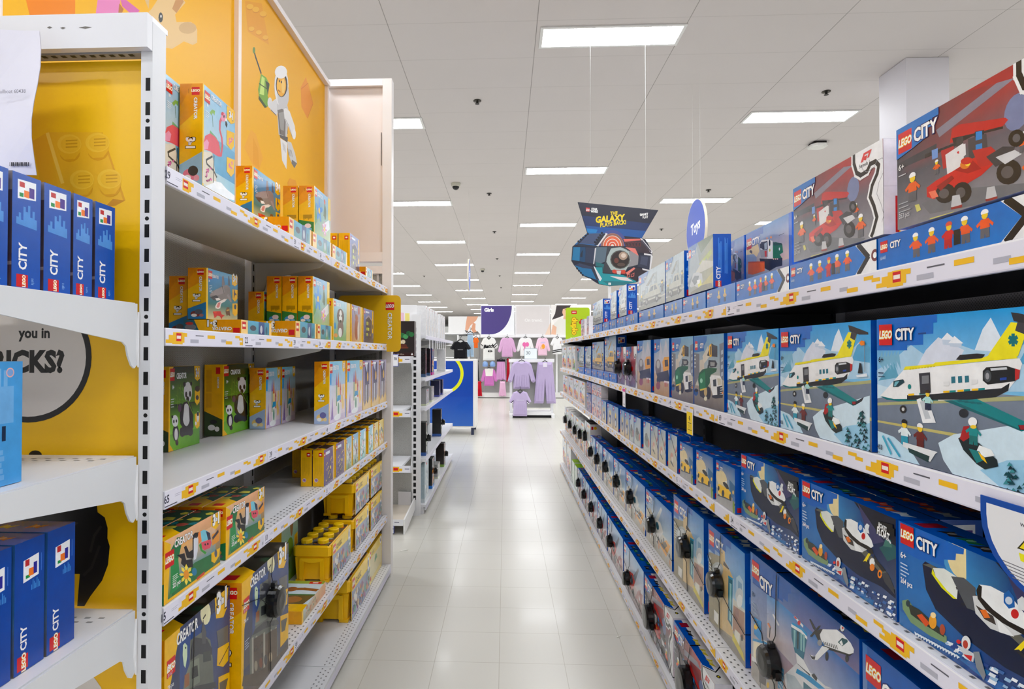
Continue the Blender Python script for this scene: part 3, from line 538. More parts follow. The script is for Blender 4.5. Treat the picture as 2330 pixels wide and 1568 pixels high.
def f1_front(p, crop=False):
    p.grad(0, 0, 1, .5, (126, 126, 134), (72, 76, 86), (150, 150, 156), (110, 100, 110)); p.grad(0, .5, 1, 1, (72, 76, 86), (50, 54, 64), (110, 100, 110), (190, 46, 40))
    p.poly([(.28, .80), (.74, .97), (.74, .9), (.3, .72)], (136, 130, 146)); p.poly([(.45, 1), (.74, 1), (.74, .88)], (170, 44, 46)); p.ell(.72, .62, .06, .14, (120, 130, 170))
    G = p.G
    f = lambda pts: [(x, y) for x, y in pts]
    G([(216, 1560), (400, 1480), (400, 1420), (216, 1520)], (60, 62, 70))
    # garage structure
    G([(470, 1340), (500, 1320), (700, 1320), (712, 1335), (690, 1370), (560, 1390), (500, 1420), (460, 1430)], (196, 34, 34)); G([(470, 1400), (560, 1390), (690, 1370), (690, 1385), (560, 1405), (480, 1450)], (40, 36, 40)); G([(490, 1400), (520, 1395), (520, 1560), (490, 1560)], (60, 56, 60)); G([(570, 1380), (610, 1376), (612, 1545), (570, 1555)], (34, 34, 40)); G([(574, 1382), (602, 1380), (602, 1430), (574, 1436)], (40, 130, 206)); G([(574, 1462), (602, 1456), (602, 1510), (574, 1520)], (40, 130, 206)); G([(540, 1420), (620, 1400), (630, 1560), (545, 1560)], (70, 66, 72)); G([(574, 1382), (602, 1380), (602, 1430), (574, 1436)], (40, 130, 206)); G([(574, 1462), (602, 1456), (602, 1510), (574, 1520)], (40, 130, 206))
    G([(345, 1480), (490, 1430), (490, 1452), (345, 1505)], (44, 42, 48)); G([(378, 1460), (406, 1450), (406, 1510), (380, 1520)], (110, 150, 214)); G([(420, 1470), (478, 1450), (478, 1560), (430, 1590)], (180, 40, 44)); G([(440, 1500), (520, 1440), (524, 1600), (450, 1640)], (226, 222, 224)); p.E(500, 1495, 8, 8, (200, 40, 50))
    # red car (second view starts 320 px lower in the zoomed frame: y + 1254)
    D = 1254.6
    def H(pts, c): G([(x, y + D) for x, y in pts], c)
    def Eo(x, y, a, b, c): p.E(x, y + D, a, b, c)
    H([(330, 540), (480, 470), (860, 480), (740, 560), (370, 610)], (110, 112, 118))
    H([(355, 440), (400, 400), (480, 350), (560, 290), (630, 262), (655, 270), (650, 340), (600, 400), (500, 470), (420, 490), (390, 520), (356, 500)], (206, 36, 34)); H([(480, 350), (560, 300), (600, 360), (540, 380)], (170, 26, 28)); H([(560, 240), (640, 230), (660, 260), (650, 340), (590, 350)], (190, 40, 40)); Eo(528, 322, 22, 28, (226, 120, 30)); Eo(540, 318, 12, 16, (250, 214, 60)); Eo(535, 300, 26, 22, (206, 44, 34)); H([(500, 200), (530, 190), (532, 260), (505, 290)], (230, 228, 230))
    for x, y, a, b in ((440, 490, 46, 62), (515, 495, 42, 66), (715, 400, 52, 76)): Eo(x, y, a, b, (36, 34, 36)); Eo(x - 6, y, a * .5, b * .5, (90, 86, 88))
    H([(620, 290), (690, 240), (740, 250), (730, 320), (660, 360)], (60, 60, 66)); H([(660, 300), (740, 270), (770, 300), (700, 350)], (206, 206, 210)); H([(400, 440), (470, 380), (480, 400), (420, 470)], (150, 30, 32)); H([(365, 470), (395, 462), (410, 505), (380, 515)], (240, 120, 90))
    for x, y in ((488, 540), (640, 510)): H([(x - 22, y + 40), (x - 16, y - 30), (x + 16, y - 34), (x + 26, y + 30), (x + 10, y + 44)], (196, 196, 200)); H([(x - 24, y + 44), (x + 28, y + 30), (x + 28, y + 48), (x - 20, y + 56)], (150, 50, 48))
    H([(300, 545), (320, 540), (330, 580), (310, 590)], (206, 200, 110)); H([(370, 640), (480, 610), (480, 618), (370, 652)], (206, 200, 110))
    for x, y, h in ((290, 520, 190), (402, 360, 92), (775, 290, 125), (818, 470, 210)):
        u, v = p.uv(x, y + D); fig(p, u, v, p.uv(x, y - h + D)[1] - v, (232, 96, 34), (96, 96, 102), hair=(240, 240, 242))
    Eo(748, 200, 34, 52, (30, 28, 30)); Eo(748, 200, 16, 26, (96, 92, 96))
    f1_curve(p)
    p.poly([(0, 1), (.30, 1), (.30, .93), (.26, .93), (.26, .86), (.215, .86), (.215, .78), (.12, .74), (0, .70)], (0, 112, 196))
    logo(p, .015, .745, .2); city(p, .13, .79, .12)
    p.poly([(.80, .865), (.83, .955), (.90, .955), (.88, .93), (.84, .93), (.825, .865)], (214, 46, 46)); p.poly([(.835, .915), (.865, .915), (.85, .865), (.83, .88)], (214, 46, 46)); p.poly([(.885, .955), (.905, .955), (.88, .88), (.862, .88)], (214, 46, 46))
    p.text('Formula 1', .785, .81, .04, (50, 46, 50), sx=.85, bold=.005); p.text('6+', .015, .58, .055, WHITE, bold=.01); p.text('353 pcs', .015, .10, .05, (220, 220, 224), sx=.7); smallprint(p, .015, .24, .09, 3, .04, (170, 172, 178), .01); p.rect(.015, .52, .07, .53, (200, 200, 205))
def f1_side(p, s):
    p.rect(0, 0, 1, 1, (226, 222, 232)); p.poly([(.62, .55), (.62, .78), (1, .66), (1, .62), (.72, .72), (.72, .56), (1, .42), (1, .38)], (196, 16, 30)); p.rect(.35, .02, 1, .40, (200, 10, 16))
    p.text('LEGO', .80, .21, .10, WHITE, bold=.03, rot=90, al='c', out=YEL, ow=.08); p.rect(0, .5, 1, .505, (200, 196, 206))
Sku('racing', .354, .178, .06, f1_front, f1_side, f1_top, col=(230, 228, 234), ref=F1REF, zoom=ZF)
Sku('racing_tall', .26, .225, .08, lambda p: (p.grad(0, 0, 1, 1, (110, 100, 130), (150, 40, 36), (90, 80, 110), (190, 50, 40)), p.ell(.35, .28, .2, .16, (190, 186, 200)), p.ell(.3, .3, .1, .14, (70, 60, 90)), p.ell(.55, .45, .12, .06, (206, 30, 30)), p.poly([(0, 1), (.52, 1), (.52, .88), (.4, .8), (.4, .7), (0, .7)], (0, 84, 170)), logo(p, .05, .76, .15), city(p, .26, .80, .07), f1_curve(p, w=.035)), f1_side, f1_top, col=(0, 84, 170))
def lying(figs, f1=False, seed=0):
    def fn(p):
        p.grad(0, 0, 1, 1, (0, 106, 196), (0, 100, 190), (20, 120, 205), (0, 110, 200)); k = p.H / p.W
        if f1:
            p.poly([(.80, 1), (.90, .5), (.80, 0), (1, 0), (1, 1)], (236, 236, 238)); p.line([(.83, 1.0), (.925, .5), (.83, 0)], .20, (24, 22, 24)); p.circ(.985, .5, .2, (110, 40, 44)); p.circ(.985, .5, .1, WHITE)
        for i in range(figs):
            t, l, h = ((236, 90, 40), (96, 96, 104), (244, 244, 246)) if (f1 and i != 2) else ((206, 30, 34), (190, 26, 30), (220, 80, 60)) if f1 else ((206, 176, 110), (60, 60, 70), (200, 170, 60))
            fig(p, (.30 if f1 else .46) + i * (.105 if f1 else .2), .12 + .02 * i, .72, t, l, hair=h, lean=.2 * (i % 3 - 1))
        if f1: p.rect(.545, .2, .585, .6, (30, 28, 30))
        logo(p, .02, .5, .36); city(p, .10, .58, .19); p.text('60443' if f1 else '60451', .02, .28, .11, (200, 225, 245), sx=.7)
    return fn
LYT = city_top(30, 5)
Sku('low_racing', .354, .0585, .178, lying(5, True), lambda p, s: p.rect(.1, .2, .4, .8, (200, 20, 30)), LYT, col=(0, 96, 186))
Sku('low_city', .27, .0585, .15, lying(2), lambda p, s: p.rect(.1, .2, .3, .8, (190, 20, 30)), LYT, col=(0, 84, 176))
ZS = (1430, 510, 5.974)
@mk('snowplow', .30, .19, .06, ZS, Ref(1, .83, 1697, 1803, 1.667, .19), side=lambda p, s: (p.rect(0, 0, 1, 1, (0, 92, 200))))
def a_plow(p):
    p.grad(0, .3, 1, 1, (206, 190, 176), (70, 130, 195), (226, 196, 176), (50, 120, 190)); p.grad(0, 0, 1, .3, (120, 130, 150), (170, 176, 186))
    G = p.G
    G([(1590, 400), (1650, 380), (1760, 320), (1780, 420), (1740, 500), (1600, 520)], (240, 214, 160)); G([(1600, 470), (1700, 460), (1740, 500), (1740, 560), (1600, 600)], (150, 170, 200)); G([(1640, 430), (1660, 400), (1680, 420), (1680, 460)], (90, 80, 80)); p.poly([(.94, 0), (1, 0), (1, 1), (.94, 1)], (0, 92, 200))
    G([(1965, 320), (2000, 298), (2095, 330), (2105, 440), (2060, 470), (2090, 520), (1965, 530)], (14, 110, 66)); G([(1965, 300), (2085, 315), (2090, 345), (1970, 345)], (10, 74, 48)); p.E(2055, 395, 8, 20, (226, 240, 232))
    G([(1785, 310), (1810, 270), (1900, 262), (1960, 285), (1965, 520), (1890, 525), (1870, 480), (1800, 440)], (236, 238, 240)); G([(1800, 300), (1890, 282), (1895, 400), (1840, 410), (1800, 380)], (40, 46, 60)); G([(1845, 320), (1880, 300), (1885, 390), (1850, 400)], (170, 186, 196)); G([(1785, 400), (1895, 405), (1895, 500), (1800, 510)], (150, 154, 160)); G([(1850, 420), (1880, 415), (1880, 495), (1855, 498)], (200, 60, 50)); p.E(1795, 350, 10, 34, (24, 26, 30)); p.E(1920, 310, 12, 44, (24, 26, 30)); p.E(1922, 410, 12, 22, (200, 200, 90))
    G([(1780, 520), (1960, 530), (2095, 515), (2095, 620), (2010, 640), (1920, 690), (1860, 660), (1790, 560)], (36, 38, 50)); p.E(1940, 600, 26, 50, (24, 26, 34)); p.E(2070, 570, 20, 46, (24, 26, 34))
    for x in (1975, 2002, 2029): p.E(x, 530, 9, 9, (250, 200, 190))
    G([(1625, 562), (1850, 560), (1852, 690), (1690, 740), (1622, 730)], (240, 100, 20)); G([(1625, 562), (1850, 560), (1850, 576), (1625, 580)], (200, 70, 10)); p.E(1940, 235, 12, 16, (230, 140, 60)); p.E(1885, 245, 9, 14, (230, 140, 60)); p.L([(2050, 210), (2120, 180)], .008, (60, 64, 90))
    G([(1590, 200), (1830, 90), (1830, 180), (1790, 190), (1790, 250), (1730, 270), (1730, 320), (1690, 330), (1590, 375)], (0, 92, 184))
    logo(p, .022, .70, .19); city(p, .15, .745, .11)
@mk('jungle', .30, .182, .06, ZS, Ref(1, .70, 1566, 1623, 1.675, .182), side=city_side2)
def a_jungle(p):
    p.grad(0, 0, 1, 1, (140, 146, 146), (60, 120, 180), (170, 166, 120), (150, 156, 130)); G = p.G
    p.poly([(.0, .3), (.5, .5), (.35, 1), (.15, 1)], (150, 166, 180)); p.poly([(.4, 1), (.55, .75), (1, .95), (1, 1)], (90, 110, 80)); G([(960, 560), (1060, 430), (1130, 350), (1135, 420), (1080, 510), (1060, 480), (1000, 600)], (160, 176, 70)); p.poly([(.3, .4), (.6, .6), (1, .5), (1, .4), (.5, .38)], (196, 196, 186))
    G([(830, 860), (880, 690), (930, 670), (1000, 690), (1010, 800), (960, 890), (900, 860), (850, 880)], (190, 196, 204)); G([(860, 790), (900, 720), (960, 720), (940, 800), (900, 850)], (110, 120, 130)); G([(930, 790), (980, 770), (1000, 840), (950, 880)], (226, 226, 90)); G([(930, 780), (975, 770), (970, 820), (935, 840)], (230, 236, 240)); p.poly([(.1, .05), (.9, .15), (1, .0), (.1, 0)], (120, 118, 104)); p.poly([(.55, .12), (1, .3), (1, .1)], (190, 180, 110))
    p.poly([(0, 1), (.4, 1), (.3, .8), (0, .72)], (20, 110, 190)); logo(p, .02, .76, .17); city(p, .16, .79, .09)
def scene_front(sky, ground, cols, seed, white=False):
    def fn(p):
        r = random.Random(seed); p.grad(0, .4, 1, 1, mix(sky[1], ground[1], .5), sky[0], sky[1], sky[0]); p.grad(0, 0, 1, .45, ground[0], mix(sky[1], ground[1], .5), ground[1], sky[1])
        blobs(p, r, 12, [mix(c, sky[1], .4) for c in cols], .1, .3, .95, .85, .05, .14); blobs(p, r, 16, cols, .2, .08, .9, .6, .03, .11); blobs(p, r, 8, [WHITE, (40, 42, 48)] + cols, .25, .1, .85, .6, .015, .05)
        if not white: p.poly([(0, 1), (.4, 1), (.34, .86), (.2, .8), (.2, .72), (0, .7)], (20, 106, 190)); logo(p, .03, .77, .16); city(p, .2, .80, .08)
    return fn
def scene_city(sky, bld, road, veh, fc, seed):
    def fn(p):
        r = random.Random(seed); p.grad(0, .3, 1, 1, mix(sky, (240, 240, 236), .45), sky, mix(sky, (230, 226, 200), .5), mix(sky, WHITE, .25))
        for i in range(7):
            u = i * .15 + r.uniform(-.03, .03); h = r.uniform(.5, .92); c = mix(bld, sky, r.uniform(.15, .7)); p.rect(u, .2, u + r.uniform(.08, .14), h, c)
            for j in range(3): p.rect(u + .02, h - .1 - .12 * j, u + .06, h - .04 - .12 * j, mix(c, WHITE, .3))
        p.grad(0, 0, 1, .3, road, mix(road, sky, .5), mix(road, WHITE, .2), mix(road, sky, .6)); p.poly([(.0, .1), (1, .2), (1, .23), (0, .13)], mix(road, WHITE, .5))
        p.ell(.52, .16, .36, .06, mix(road, BLACK, .4)); p.poly([(.2, .2), (.24, .38), (.4, .42), (.5, .58), (.72, .58), (.82, .4), (.86, .2)], veh); p.poly([(.44, .42), (.52, .54), (.68, .54), (.74, .42)], (70, 90, 104)); p.poly([(.58, .42), (.6, .54), (.63, .54), (.62, .42)], veh); p.rect(.22, .24, .86, .28, mix(veh, BLACK, .4)); p.poly([(.3, .62), (.6, .86), (.64, .84), (.42, .6)], mix(veh, BLACK, .3))
        for u in (.34, .72): p.circ(u, .18, .1, (30, 30, 32), 14); p.circ(u, .18, .045, (170, 172, 174), 10)
        fig(p, .13, .12, .34, fc, (60, 64, 76), hair=(210, 214, 216)); fig(p, .9, .3, .3, mix(fc, (40, 60, 110), .5), (60, 60, 66), hair=(60, 40, 30)); p.poly([(.0, .1), (.12, .04), (.2, .0), (0, 0)], mix(bld, BLACK, .3))
        p.poly([(0, 1), (.42, 1), (.36, .88), (.24, .86), (.24, .74), (0, .72)], (20, 106, 190)); logo(p, .03, .77, .16); city(p, .22, .80, .08)
    return fn
GR = ((120, 150, 176), (176, 186, 190))
Sku('patrol', .32, .182, .06, scene_city((140, 166, 186), (150, 160, 160), (130, 128, 116), (176, 180, 170), (110, 120, 90), 3), city_side)
Sku('patrol_tall', .30, .20, .06, scene_city((130, 156, 180), (170, 176, 176), (140, 140, 132), (206, 208, 206), (190, 180, 120), 9), city_side)
Sku('mining', .30, .25, .07, scene_city((130, 165, 200), (176, 166, 150), (150, 130, 100), (226, 170, 40), (206, 150, 60), 21), city_side)
ZG = (1260, 750, 5.407)
@mk('garbage', .35, .2525, .07, ZG, Ref(1, .70, 1579, 1648, RZ[2] + .001, .2525), side=plain_side)
def a_garbage(p):
    p.grad(0, .25, 1, 1, (206, 196, 176), (70, 140, 190), (196, 180, 150), (100, 160, 200)); p.grad(0, 0, 1, .28, (100, 92, 88), (160, 146, 132)); G = p.G
    G([(1725, 290), (1790, 300), (1790, 560), (1725, 720)], (116, 116, 122)); G([(2040, 180), (2110, 150), (2110, 640), (2050, 600)], (120, 126, 140)); [G([(2060, 260 + i * 90), (2085, 250 + i * 90), (2085, 300 + i * 90), (2060, 310 + i * 90)], (170, 180, 196)) for i in range(4)]; G([(1795, 380), (1850, 360), (1850, 560), (1795, 560)], (206, 196, 180)); G([(1900, 200), (1920, 330), (1850, 420), (1830, 330)], (214, 206, 190))
    G([(1940, 170), (1970, 190), (2015, 205), (2015, 340), (1935, 330), (1885, 320)], (58, 56, 62)); G([(1912, 200), (1940, 172), (1945, 330), (1925, 345), (1910, 300)], (240, 180, 30)); G([(1925, 210), (1935, 205), (1935, 310), (1925, 310)], (60, 50, 40))
    G([(1905, 375), (1990, 380), (2015, 420), (2000, 460), (1930, 470), (1900, 430)], (40, 40, 46)); G([(1925, 400), (1985, 405), (1980, 450), (1930, 450)], (150, 150, 150)); G([(1880, 560), (1895, 440), (1910, 430), (1925, 520), (1900, 640)], (44, 60, 52))
    G([(1785, 540), (1830, 490), (1920, 470), (2010, 480), (2000, 520), (1930, 560), (1920, 660), (1870, 740), (1790, 735), (1775, 620)], (10, 92, 50)); G([(1790, 560), (1860, 500), (1870, 740), (1795, 735)], (20, 120, 66)); p.E(1815, 630, 16, 30, (150, 214, 180))
    G([(1790, 740), (1890, 720), (1920, 860), (1850, 850), (1800, 820)], (50, 48, 48)); p.E(1900, 780, 34, 80, (34, 32, 34)); p.E(1750, 770, 26, 46, (20, 80, 150)); p.E(1755, 750, 24, 18, (18, 26, 40)); G([(1800, 735), (1880, 715), (1885, 735), (1800, 755)], (226, 200, 60)); p.E(1868, 850, 20, 28, (226, 220, 190)); p.E(1868, 770, 20, 50, (200, 170, 110))
    G([(1920, 590), (1945, 560), (2050, 570), (2065, 600), (2080, 720), (2085, 800), (2050, 835), (1960, 810), (1940, 740)], (236, 236, 236)); G([(1960, 620), (2000, 610), (2005, 700), (1965, 700)], (60, 66, 70)); G([(2015, 600), (2060, 605), (2070, 680), (2020, 690)], (206, 200, 180)); G([(2010, 705), (2075, 690), (2085, 790), (2015, 810)], (40, 40, 44)); G([(1950, 810), (2085, 800), (2080, 840), (1990, 850), (1950, 835)], (34, 32, 34)); [G([(2050, 715 + i * 28), (2078, 710 + i * 28), (2078, 722 + i * 28), (2050, 727 + i * 28)], (200, 204, 206)) for i in range(3)]; p.E(2078, 780, 10, 12, (236, 130, 40))
    G([(1725, 90), (1885, 80), (1880, 140), (1850, 200), (1850, 260), (1790, 275), (1725, 280)], (20, 104, 184)); logo(p, .045, .79, .13); city(p, .23, .82, .065)
    for i in range(4): p.E(1738, 320 + i * 46, 8, 10, (220, 224, 226))
@mk('mixer', .35, .2525, .07, ZG, Ref(1, .70, 1488, 1523, RZ[2] + .001, .2525), side=plain_side)
def a_mixer(p):
    p.grad(0, .35, 1, 1, (206, 190, 186), (90, 150, 205), (196, 176, 170), (150, 180, 210)); p.grad(0, 0, 1, .38, (186, 140, 76), (206, 180, 150)); p.poly([(.3, .6), (.45, .95), (.6, .7), (.8, .98), (1, .7), (1, .5), (.3, .5)], (196, 196, 210)); G = p.G
    p.E(1285, 470, 36, 105, (120, 110, 108)); p.E(1285, 430, 20, 50, (190, 186, 184)); G([(1335, 400), (1360, 340), (1420, 335), (1425, 490), (1350, 530)], (232, 160, 30)); G([(1365, 375), (1405, 370), (1410, 450), (1370, 460)], (70, 60, 56)); G([(1260, 540), (1410, 500), (1430, 640), (1290, 640)], (60, 56, 60)); p.E(1395, 600, 28, 55, (40, 38, 40)); p.E(1290, 620, 24, 50, (44, 42, 44)); p.E(1285, 690, 26, 50, (150, 70, 76)); G([(1360, 630), (1415, 640), (1415, 665), (1360, 655)], WHITE); [G([(1365 + i * 14, 640), (1372 + i * 14, 641), (1372 + i * 14, 710), (1366 + i * 14, 700)], (190, 50, 40)) for i in range(3)]
    p.poly([(0, 1), (.46, 1), (.4, .88), (.4, .8), (.2, .76), (0, .74)], (20, 106, 190)); logo(p, .05, .80, .13); city(p, .25, .82, .06)
@mk('taxi', .185, .138, .05, ZX := (1500, 1050, 7.84), Ref(1, .70, 1584, 1623, RZ[3] + .001, .138), side=plain_side, top=city_top(33, 5))
def a_taxi(p):
    p.grad(0, .32, 1, 1, (206, 200, 176), (0, 100, 176), (150, 180, 196), (0, 96, 170)); p.grad(0, 0, 1, .34, (176, 174, 172), (150, 150, 150)); p.ell(.3, .62, .3, .2, (230, 210, 160)); p.poly([(.72, .35), (.72, .7), (1, .62), (1, .3)], (50, 104, 150)); G = p.G
    G([(680, 370), (760, 400), (900, 460), (905, 440), (700, 330)], (70, 70, 74)); G([(685, 190), (715, 180), (760, 215), (850, 260), (895, 320), (905, 430), (870, 430), (800, 390), (740, 375), (690, 310)], (248, 196, 10)); G([(690, 290), (740, 350), (735, 375), (688, 330)], (236, 210, 120)); G([(765, 155), (800, 150), (850, 200), (870, 270), (830, 265), (775, 190)], (30, 30, 36)); G([(800, 140), (830, 140), (835, 160), (810, 160)], (236, 238, 240)); p.E(770, 335, 22, 55, (44, 44, 46)); p.E(888, 400, 18, 55, (44, 44, 46)); p.E(700, 250, 14, 40, (30, 30, 30))
    p.E(945, 440, 20, 60, (60, 110, 170)); p.E(935, 320, 14, 34, (230, 190, 110)); p.E(960, 520, 26, 20, (40, 50, 70)); p.ell(.93, .12, .05, .16, (120, 150, 50)); p.poly([(0, 1), (.4, 1), (.36, .86), (.2, .84), (.2, .76), (0, .74)], (0, 96, 184)); logo(p, .03, .78, .16); city(p, .22, .80, .08)
Sku('chopper', .15, .15, .05, lambda p: (p.grad(0, 0, 1, 1, (206, 186, 140), (96, 150, 190), (214, 200, 170), (180, 190, 196)), p.line([(.3, .95), (1, .35)], .05, (60, 62, 66)), p.poly([(.8, .5), (.9, .75), (.95, .6)], (206, 50, 40)), p.ell(.42, .36, .16, .12, (206, 150, 130)), p.ell(.46, .3, .09, .08, (226, 220, 210)), p.poly([(.25, .2), (.6, .1), (.62, .14), (.3, .26)], (80, 76, 74)), p.poly([(0, 1), (.42, 1), (.3, .82), (0, .78)], (20, 106, 190)), logo(p, .04, .80, .15)), plain_side, city_top(40, 4), col=CITYB)
Sku('jet', .15, .15, .05, lambda p: (p.grad(0, 0, 1, 1, (190, 196, 190), (150, 180, 196), (176, 180, 176), (190, 200, 206)), p.ell(.5, .36, .34, .2, (130, 136, 124)), p.ell(.45, .5, .2, .14, (96, 100, 92)), p.ell(.8, .34, .07, .14, (206, 70, 40)), p.poly([(0, 1), (.4, 1), (.3, .8), (0, .76)], (20, 106, 190)), logo(p, .04, .80, .15)), plain_side, city_top(41, 4))
Sku('diver', .15, .15, .05, lambda p: (p.grad(0, 0, 1, 1, (206, 170, 110), (80, 140, 190), (214, 186, 130), (110, 160, 196)), p.ell(.5, .4, .2, .3, (44, 56, 86)), p.ell(.5, .62, .12, .12, (226, 190, 60)), p.ell(.46, .3, .08, .12, (226, 226, 226)), p.poly([(0, 1), (.4, 1), (.3, .82), (0, .78)], (20, 106, 190)), logo(p, .04, .80, .15)), plain_side, city_top(42, 4))
Sku('friends', .14, .16, .05, scene_front(((150, 170, 200), (226, 190, 170)), ((200, 120, 110), (226, 200, 190)), [(206, 90, 80), (120, 80, 130), (240, 220, 210), (90, 110, 150)], 50, True), lambda p, s: p.rect(0, 0, 1, 1, (226, 224, 228)), col=(226, 222, 228))
Sku('magic', .20, .15, .05, scene_front(((40, 60, 130), (60, 80, 150)), ((90, 60, 110), (160, 110, 90)), [(226, 150, 90), (150, 60, 80), (230, 220, 210)], 51), city_side, city_top(43, 4))
def duplo_front(seed, acc):
    def fn(p):
        r = random.Random(seed); p.grad(0, 0, 1, 1, (226, 224, 222), (214, 220, 226)); p.poly([(.05, .05), (.95, .05), (.9, .4), (.5, .5), (.1, .42)], mix(acc, WHITE, .3)); p.rect(.15, .15, .4, .5, (206, 60, 50)); p.poly([(.12, .5), (.28, .66), (.44, .5)], (60, 130, 180)); p.rect(.24, .15, .31, .32, WHITE); p.ell(.66, .26, .16, .1, acc); p.circ(.58, .17, .06, (40, 40, 44)); p.circ(.76, .17, .06, (40, 40, 44)); p.poly([(.56, .32), (.6, .46), (.74, .46), (.78, .32)], (240, 190, 30)); fig(p, .48, .1, .26, (60, 130, 180), (150, 60, 60), hair=(110, 70, 40)); blobs(p, r, 5, [(240, 190, 30), (90, 160, 60)], .1, .55, .9, .78, .03, .06); p.rect(.5, .87, .66, .95, RED); p.ell(.8, .91, .1, .045, YEL)
    return fn
Sku('duplo', .26, .26, .1, duplo_front(1, (90, 160, 60)), lambda p, s: (p.rect(0, 0, 1, 1, (228, 226, 226)), p.rect(.2, .82, .38, .9, RED), p.ell(.6, .86, .16, .05, YEL), p.rect(.25, .4, .9, .75, (10, 130, 150)), p.ell(.55, .55, .2, .08, (60, 30, 40)), p.poly([(.1, 0), (1, 0), (1, .3), (.5, .22)], (240, 190, 20))), col=(228, 226, 226))
Sku('duplo_town', .26, .26, .1, duplo_front(2, (206, 130, 60)), lambda p, s: (p.rect(0, 0, 1, 1, (228, 226, 226)), p.rect(.2, .82, .38, .9, RED)), col=(228, 226, 226))
Sku('duplo_train', .34, .30, .1, duplo_front(5, (150, 90, 70)), lambda p, s: (p.rect(0, 0, 1, 1, (228, 226, 226)), p.rect(.1, .86, .28, .94, RED), p.ell(.45, .9, .14, .04, YEL), p.ell(.3, .3, .2, .1, (40, 150, 190)), p.ell(.55, .25, .2, .1, (200, 50, 120))), lambda p: p.rect(0, 0, 1, 1, (60, 50, 54)), col=(228, 226, 226))
Sku('green_case', .2, .24, .1, lambda p: (p.grad(0, 0, 1, 1, (226, 226, 220), (200, 210, 200)), p.poly([(.2, 0), (.4, 0), (.25, 1), (.05, 1)], (20, 140, 50))), lambda p, s: p.rect(0, 0, 1, 1, (214, 220, 214)), lambda p: p.rect(0, 0, 1, 1, (160, 214, 10)), col=(190, 214, 60))
# ================================================================ left gondola boxes
CB = (242, 186, 0)
ZL = (350, 120, 3.9207)
@mk('flamingo', .186, .26, .06, ZL, Ref(-1, .77, 460, 535, LZ[1] + .001, .26), side=creator_side(((150, 190, 214), (226, 120, 140), (60, 60, 60))), col=CB)
def a_flam(p):
    p.grad(0, .0, 1, 1, (210, 220, 214), (150, 196, 226), (120, 190, 214), (130, 190, 226)); p.grad(.25, .2, 1, .55, (96, 170, 206), (130, 180, 206), (40, 140, 190), (100, 170, 206)); p.rect(0, 0, .035, 1, (244, 200, 20)); G = p.G
    G([(440, 880), (520, 890), (560, 1160), (500, 1200), (430, 1160)], (226, 216, 196)); G([(500, 690), (560, 760), (600, 860), (560, 880), (490, 760)], (110, 170, 120)); G([(455, 1190), (560, 1150), (640, 1210), (725, 1280), (725, 1320), (600, 1290)], (238, 242, 246)); G([(520, 1140), (600, 1160), (660, 1230), (560, 1210)], (246, 248, 250))
    p.L([(520, 560), (526, 660)], .008, (60, 110, 60)); G([(495, 530), (520, 505), (545, 520), (540, 560), (525, 535), (510, 560)], (130, 180, 80))
    G([(440, 800), (455, 740), (500, 718), (545, 750), (580, 800), (590, 870), (600, 930), (570, 925), (500, 880), (445, 860)], (226, 84, 100)); G([(440, 800), (470, 770), (490, 800), (480, 860), (445, 858)], (236, 150, 180)); p.L([(600, 915), (612, 830), (606, 760), (588, 690), (590, 620), (610, 570)], .035, (214, 80, 96)); p.E(622, 575, 22, 42, (230, 140, 170)); p.E(612, 545, 12, 16, (206, 40, 70)); p.E(626, 570, 6, 14, (40, 36, 40)); G([(640, 590), (658, 640), (652, 675), (638, 645)], (30, 28, 30)); p.E(645, 600, 8, 14, (240, 240, 240))
    p.L([(535, 920), (530, 1155)], .014, (60, 64, 62)); p.L([(520, 925), (465, 955), (470, 990), (530, 1050), (560, 1110)], .02, (60, 64, 62)); r = random.Random(4)
    for i in range(16): x, y = 475 + r.uniform(-28, 28), 1090 + r.uniform(-60, 60); G([(x, y), (x + 14, y - 12), (x + 18, y + 14)], r.choice([(190, 60, 130), (226, 110, 170), (140, 30, 90)]))
    for x, y in ((680, 780), (676, 1020)):
        G([(650, y - 90), (722, y - 60), (715, y + 60), (690, y + 90), (650, y + 40)], CB)
        for i in range(7): a, b = x + r.uniform(-16, 16), y + r.uniform(-50, 40); G([(a, b), (a + 12, b - 14), (a + 14, b + 12)], (226, 120, 160))
    G([(652, 470), (726, 530), (722, 630), (690, 640), (650, 590)], CB); m31(p, *p.uv(688, 590), .07)
    logo(p, .05, .845, .105); p.T('CREATOR', 505, 405, 40, WHITE, bold=.03, sx=.78, out=(120, 150, 180), ow=.03); p.T('8+', 468, 475, 26, WHITE, bold=.03, sx=.8); smallprint(p, .07, .75, .12, 4, .018, (236, 244, 248), .006)
ZK = (380, 590, 6.853)
CSH = creator_side(((30, 120, 180), (120, 50, 46), (86, 90, 104)))
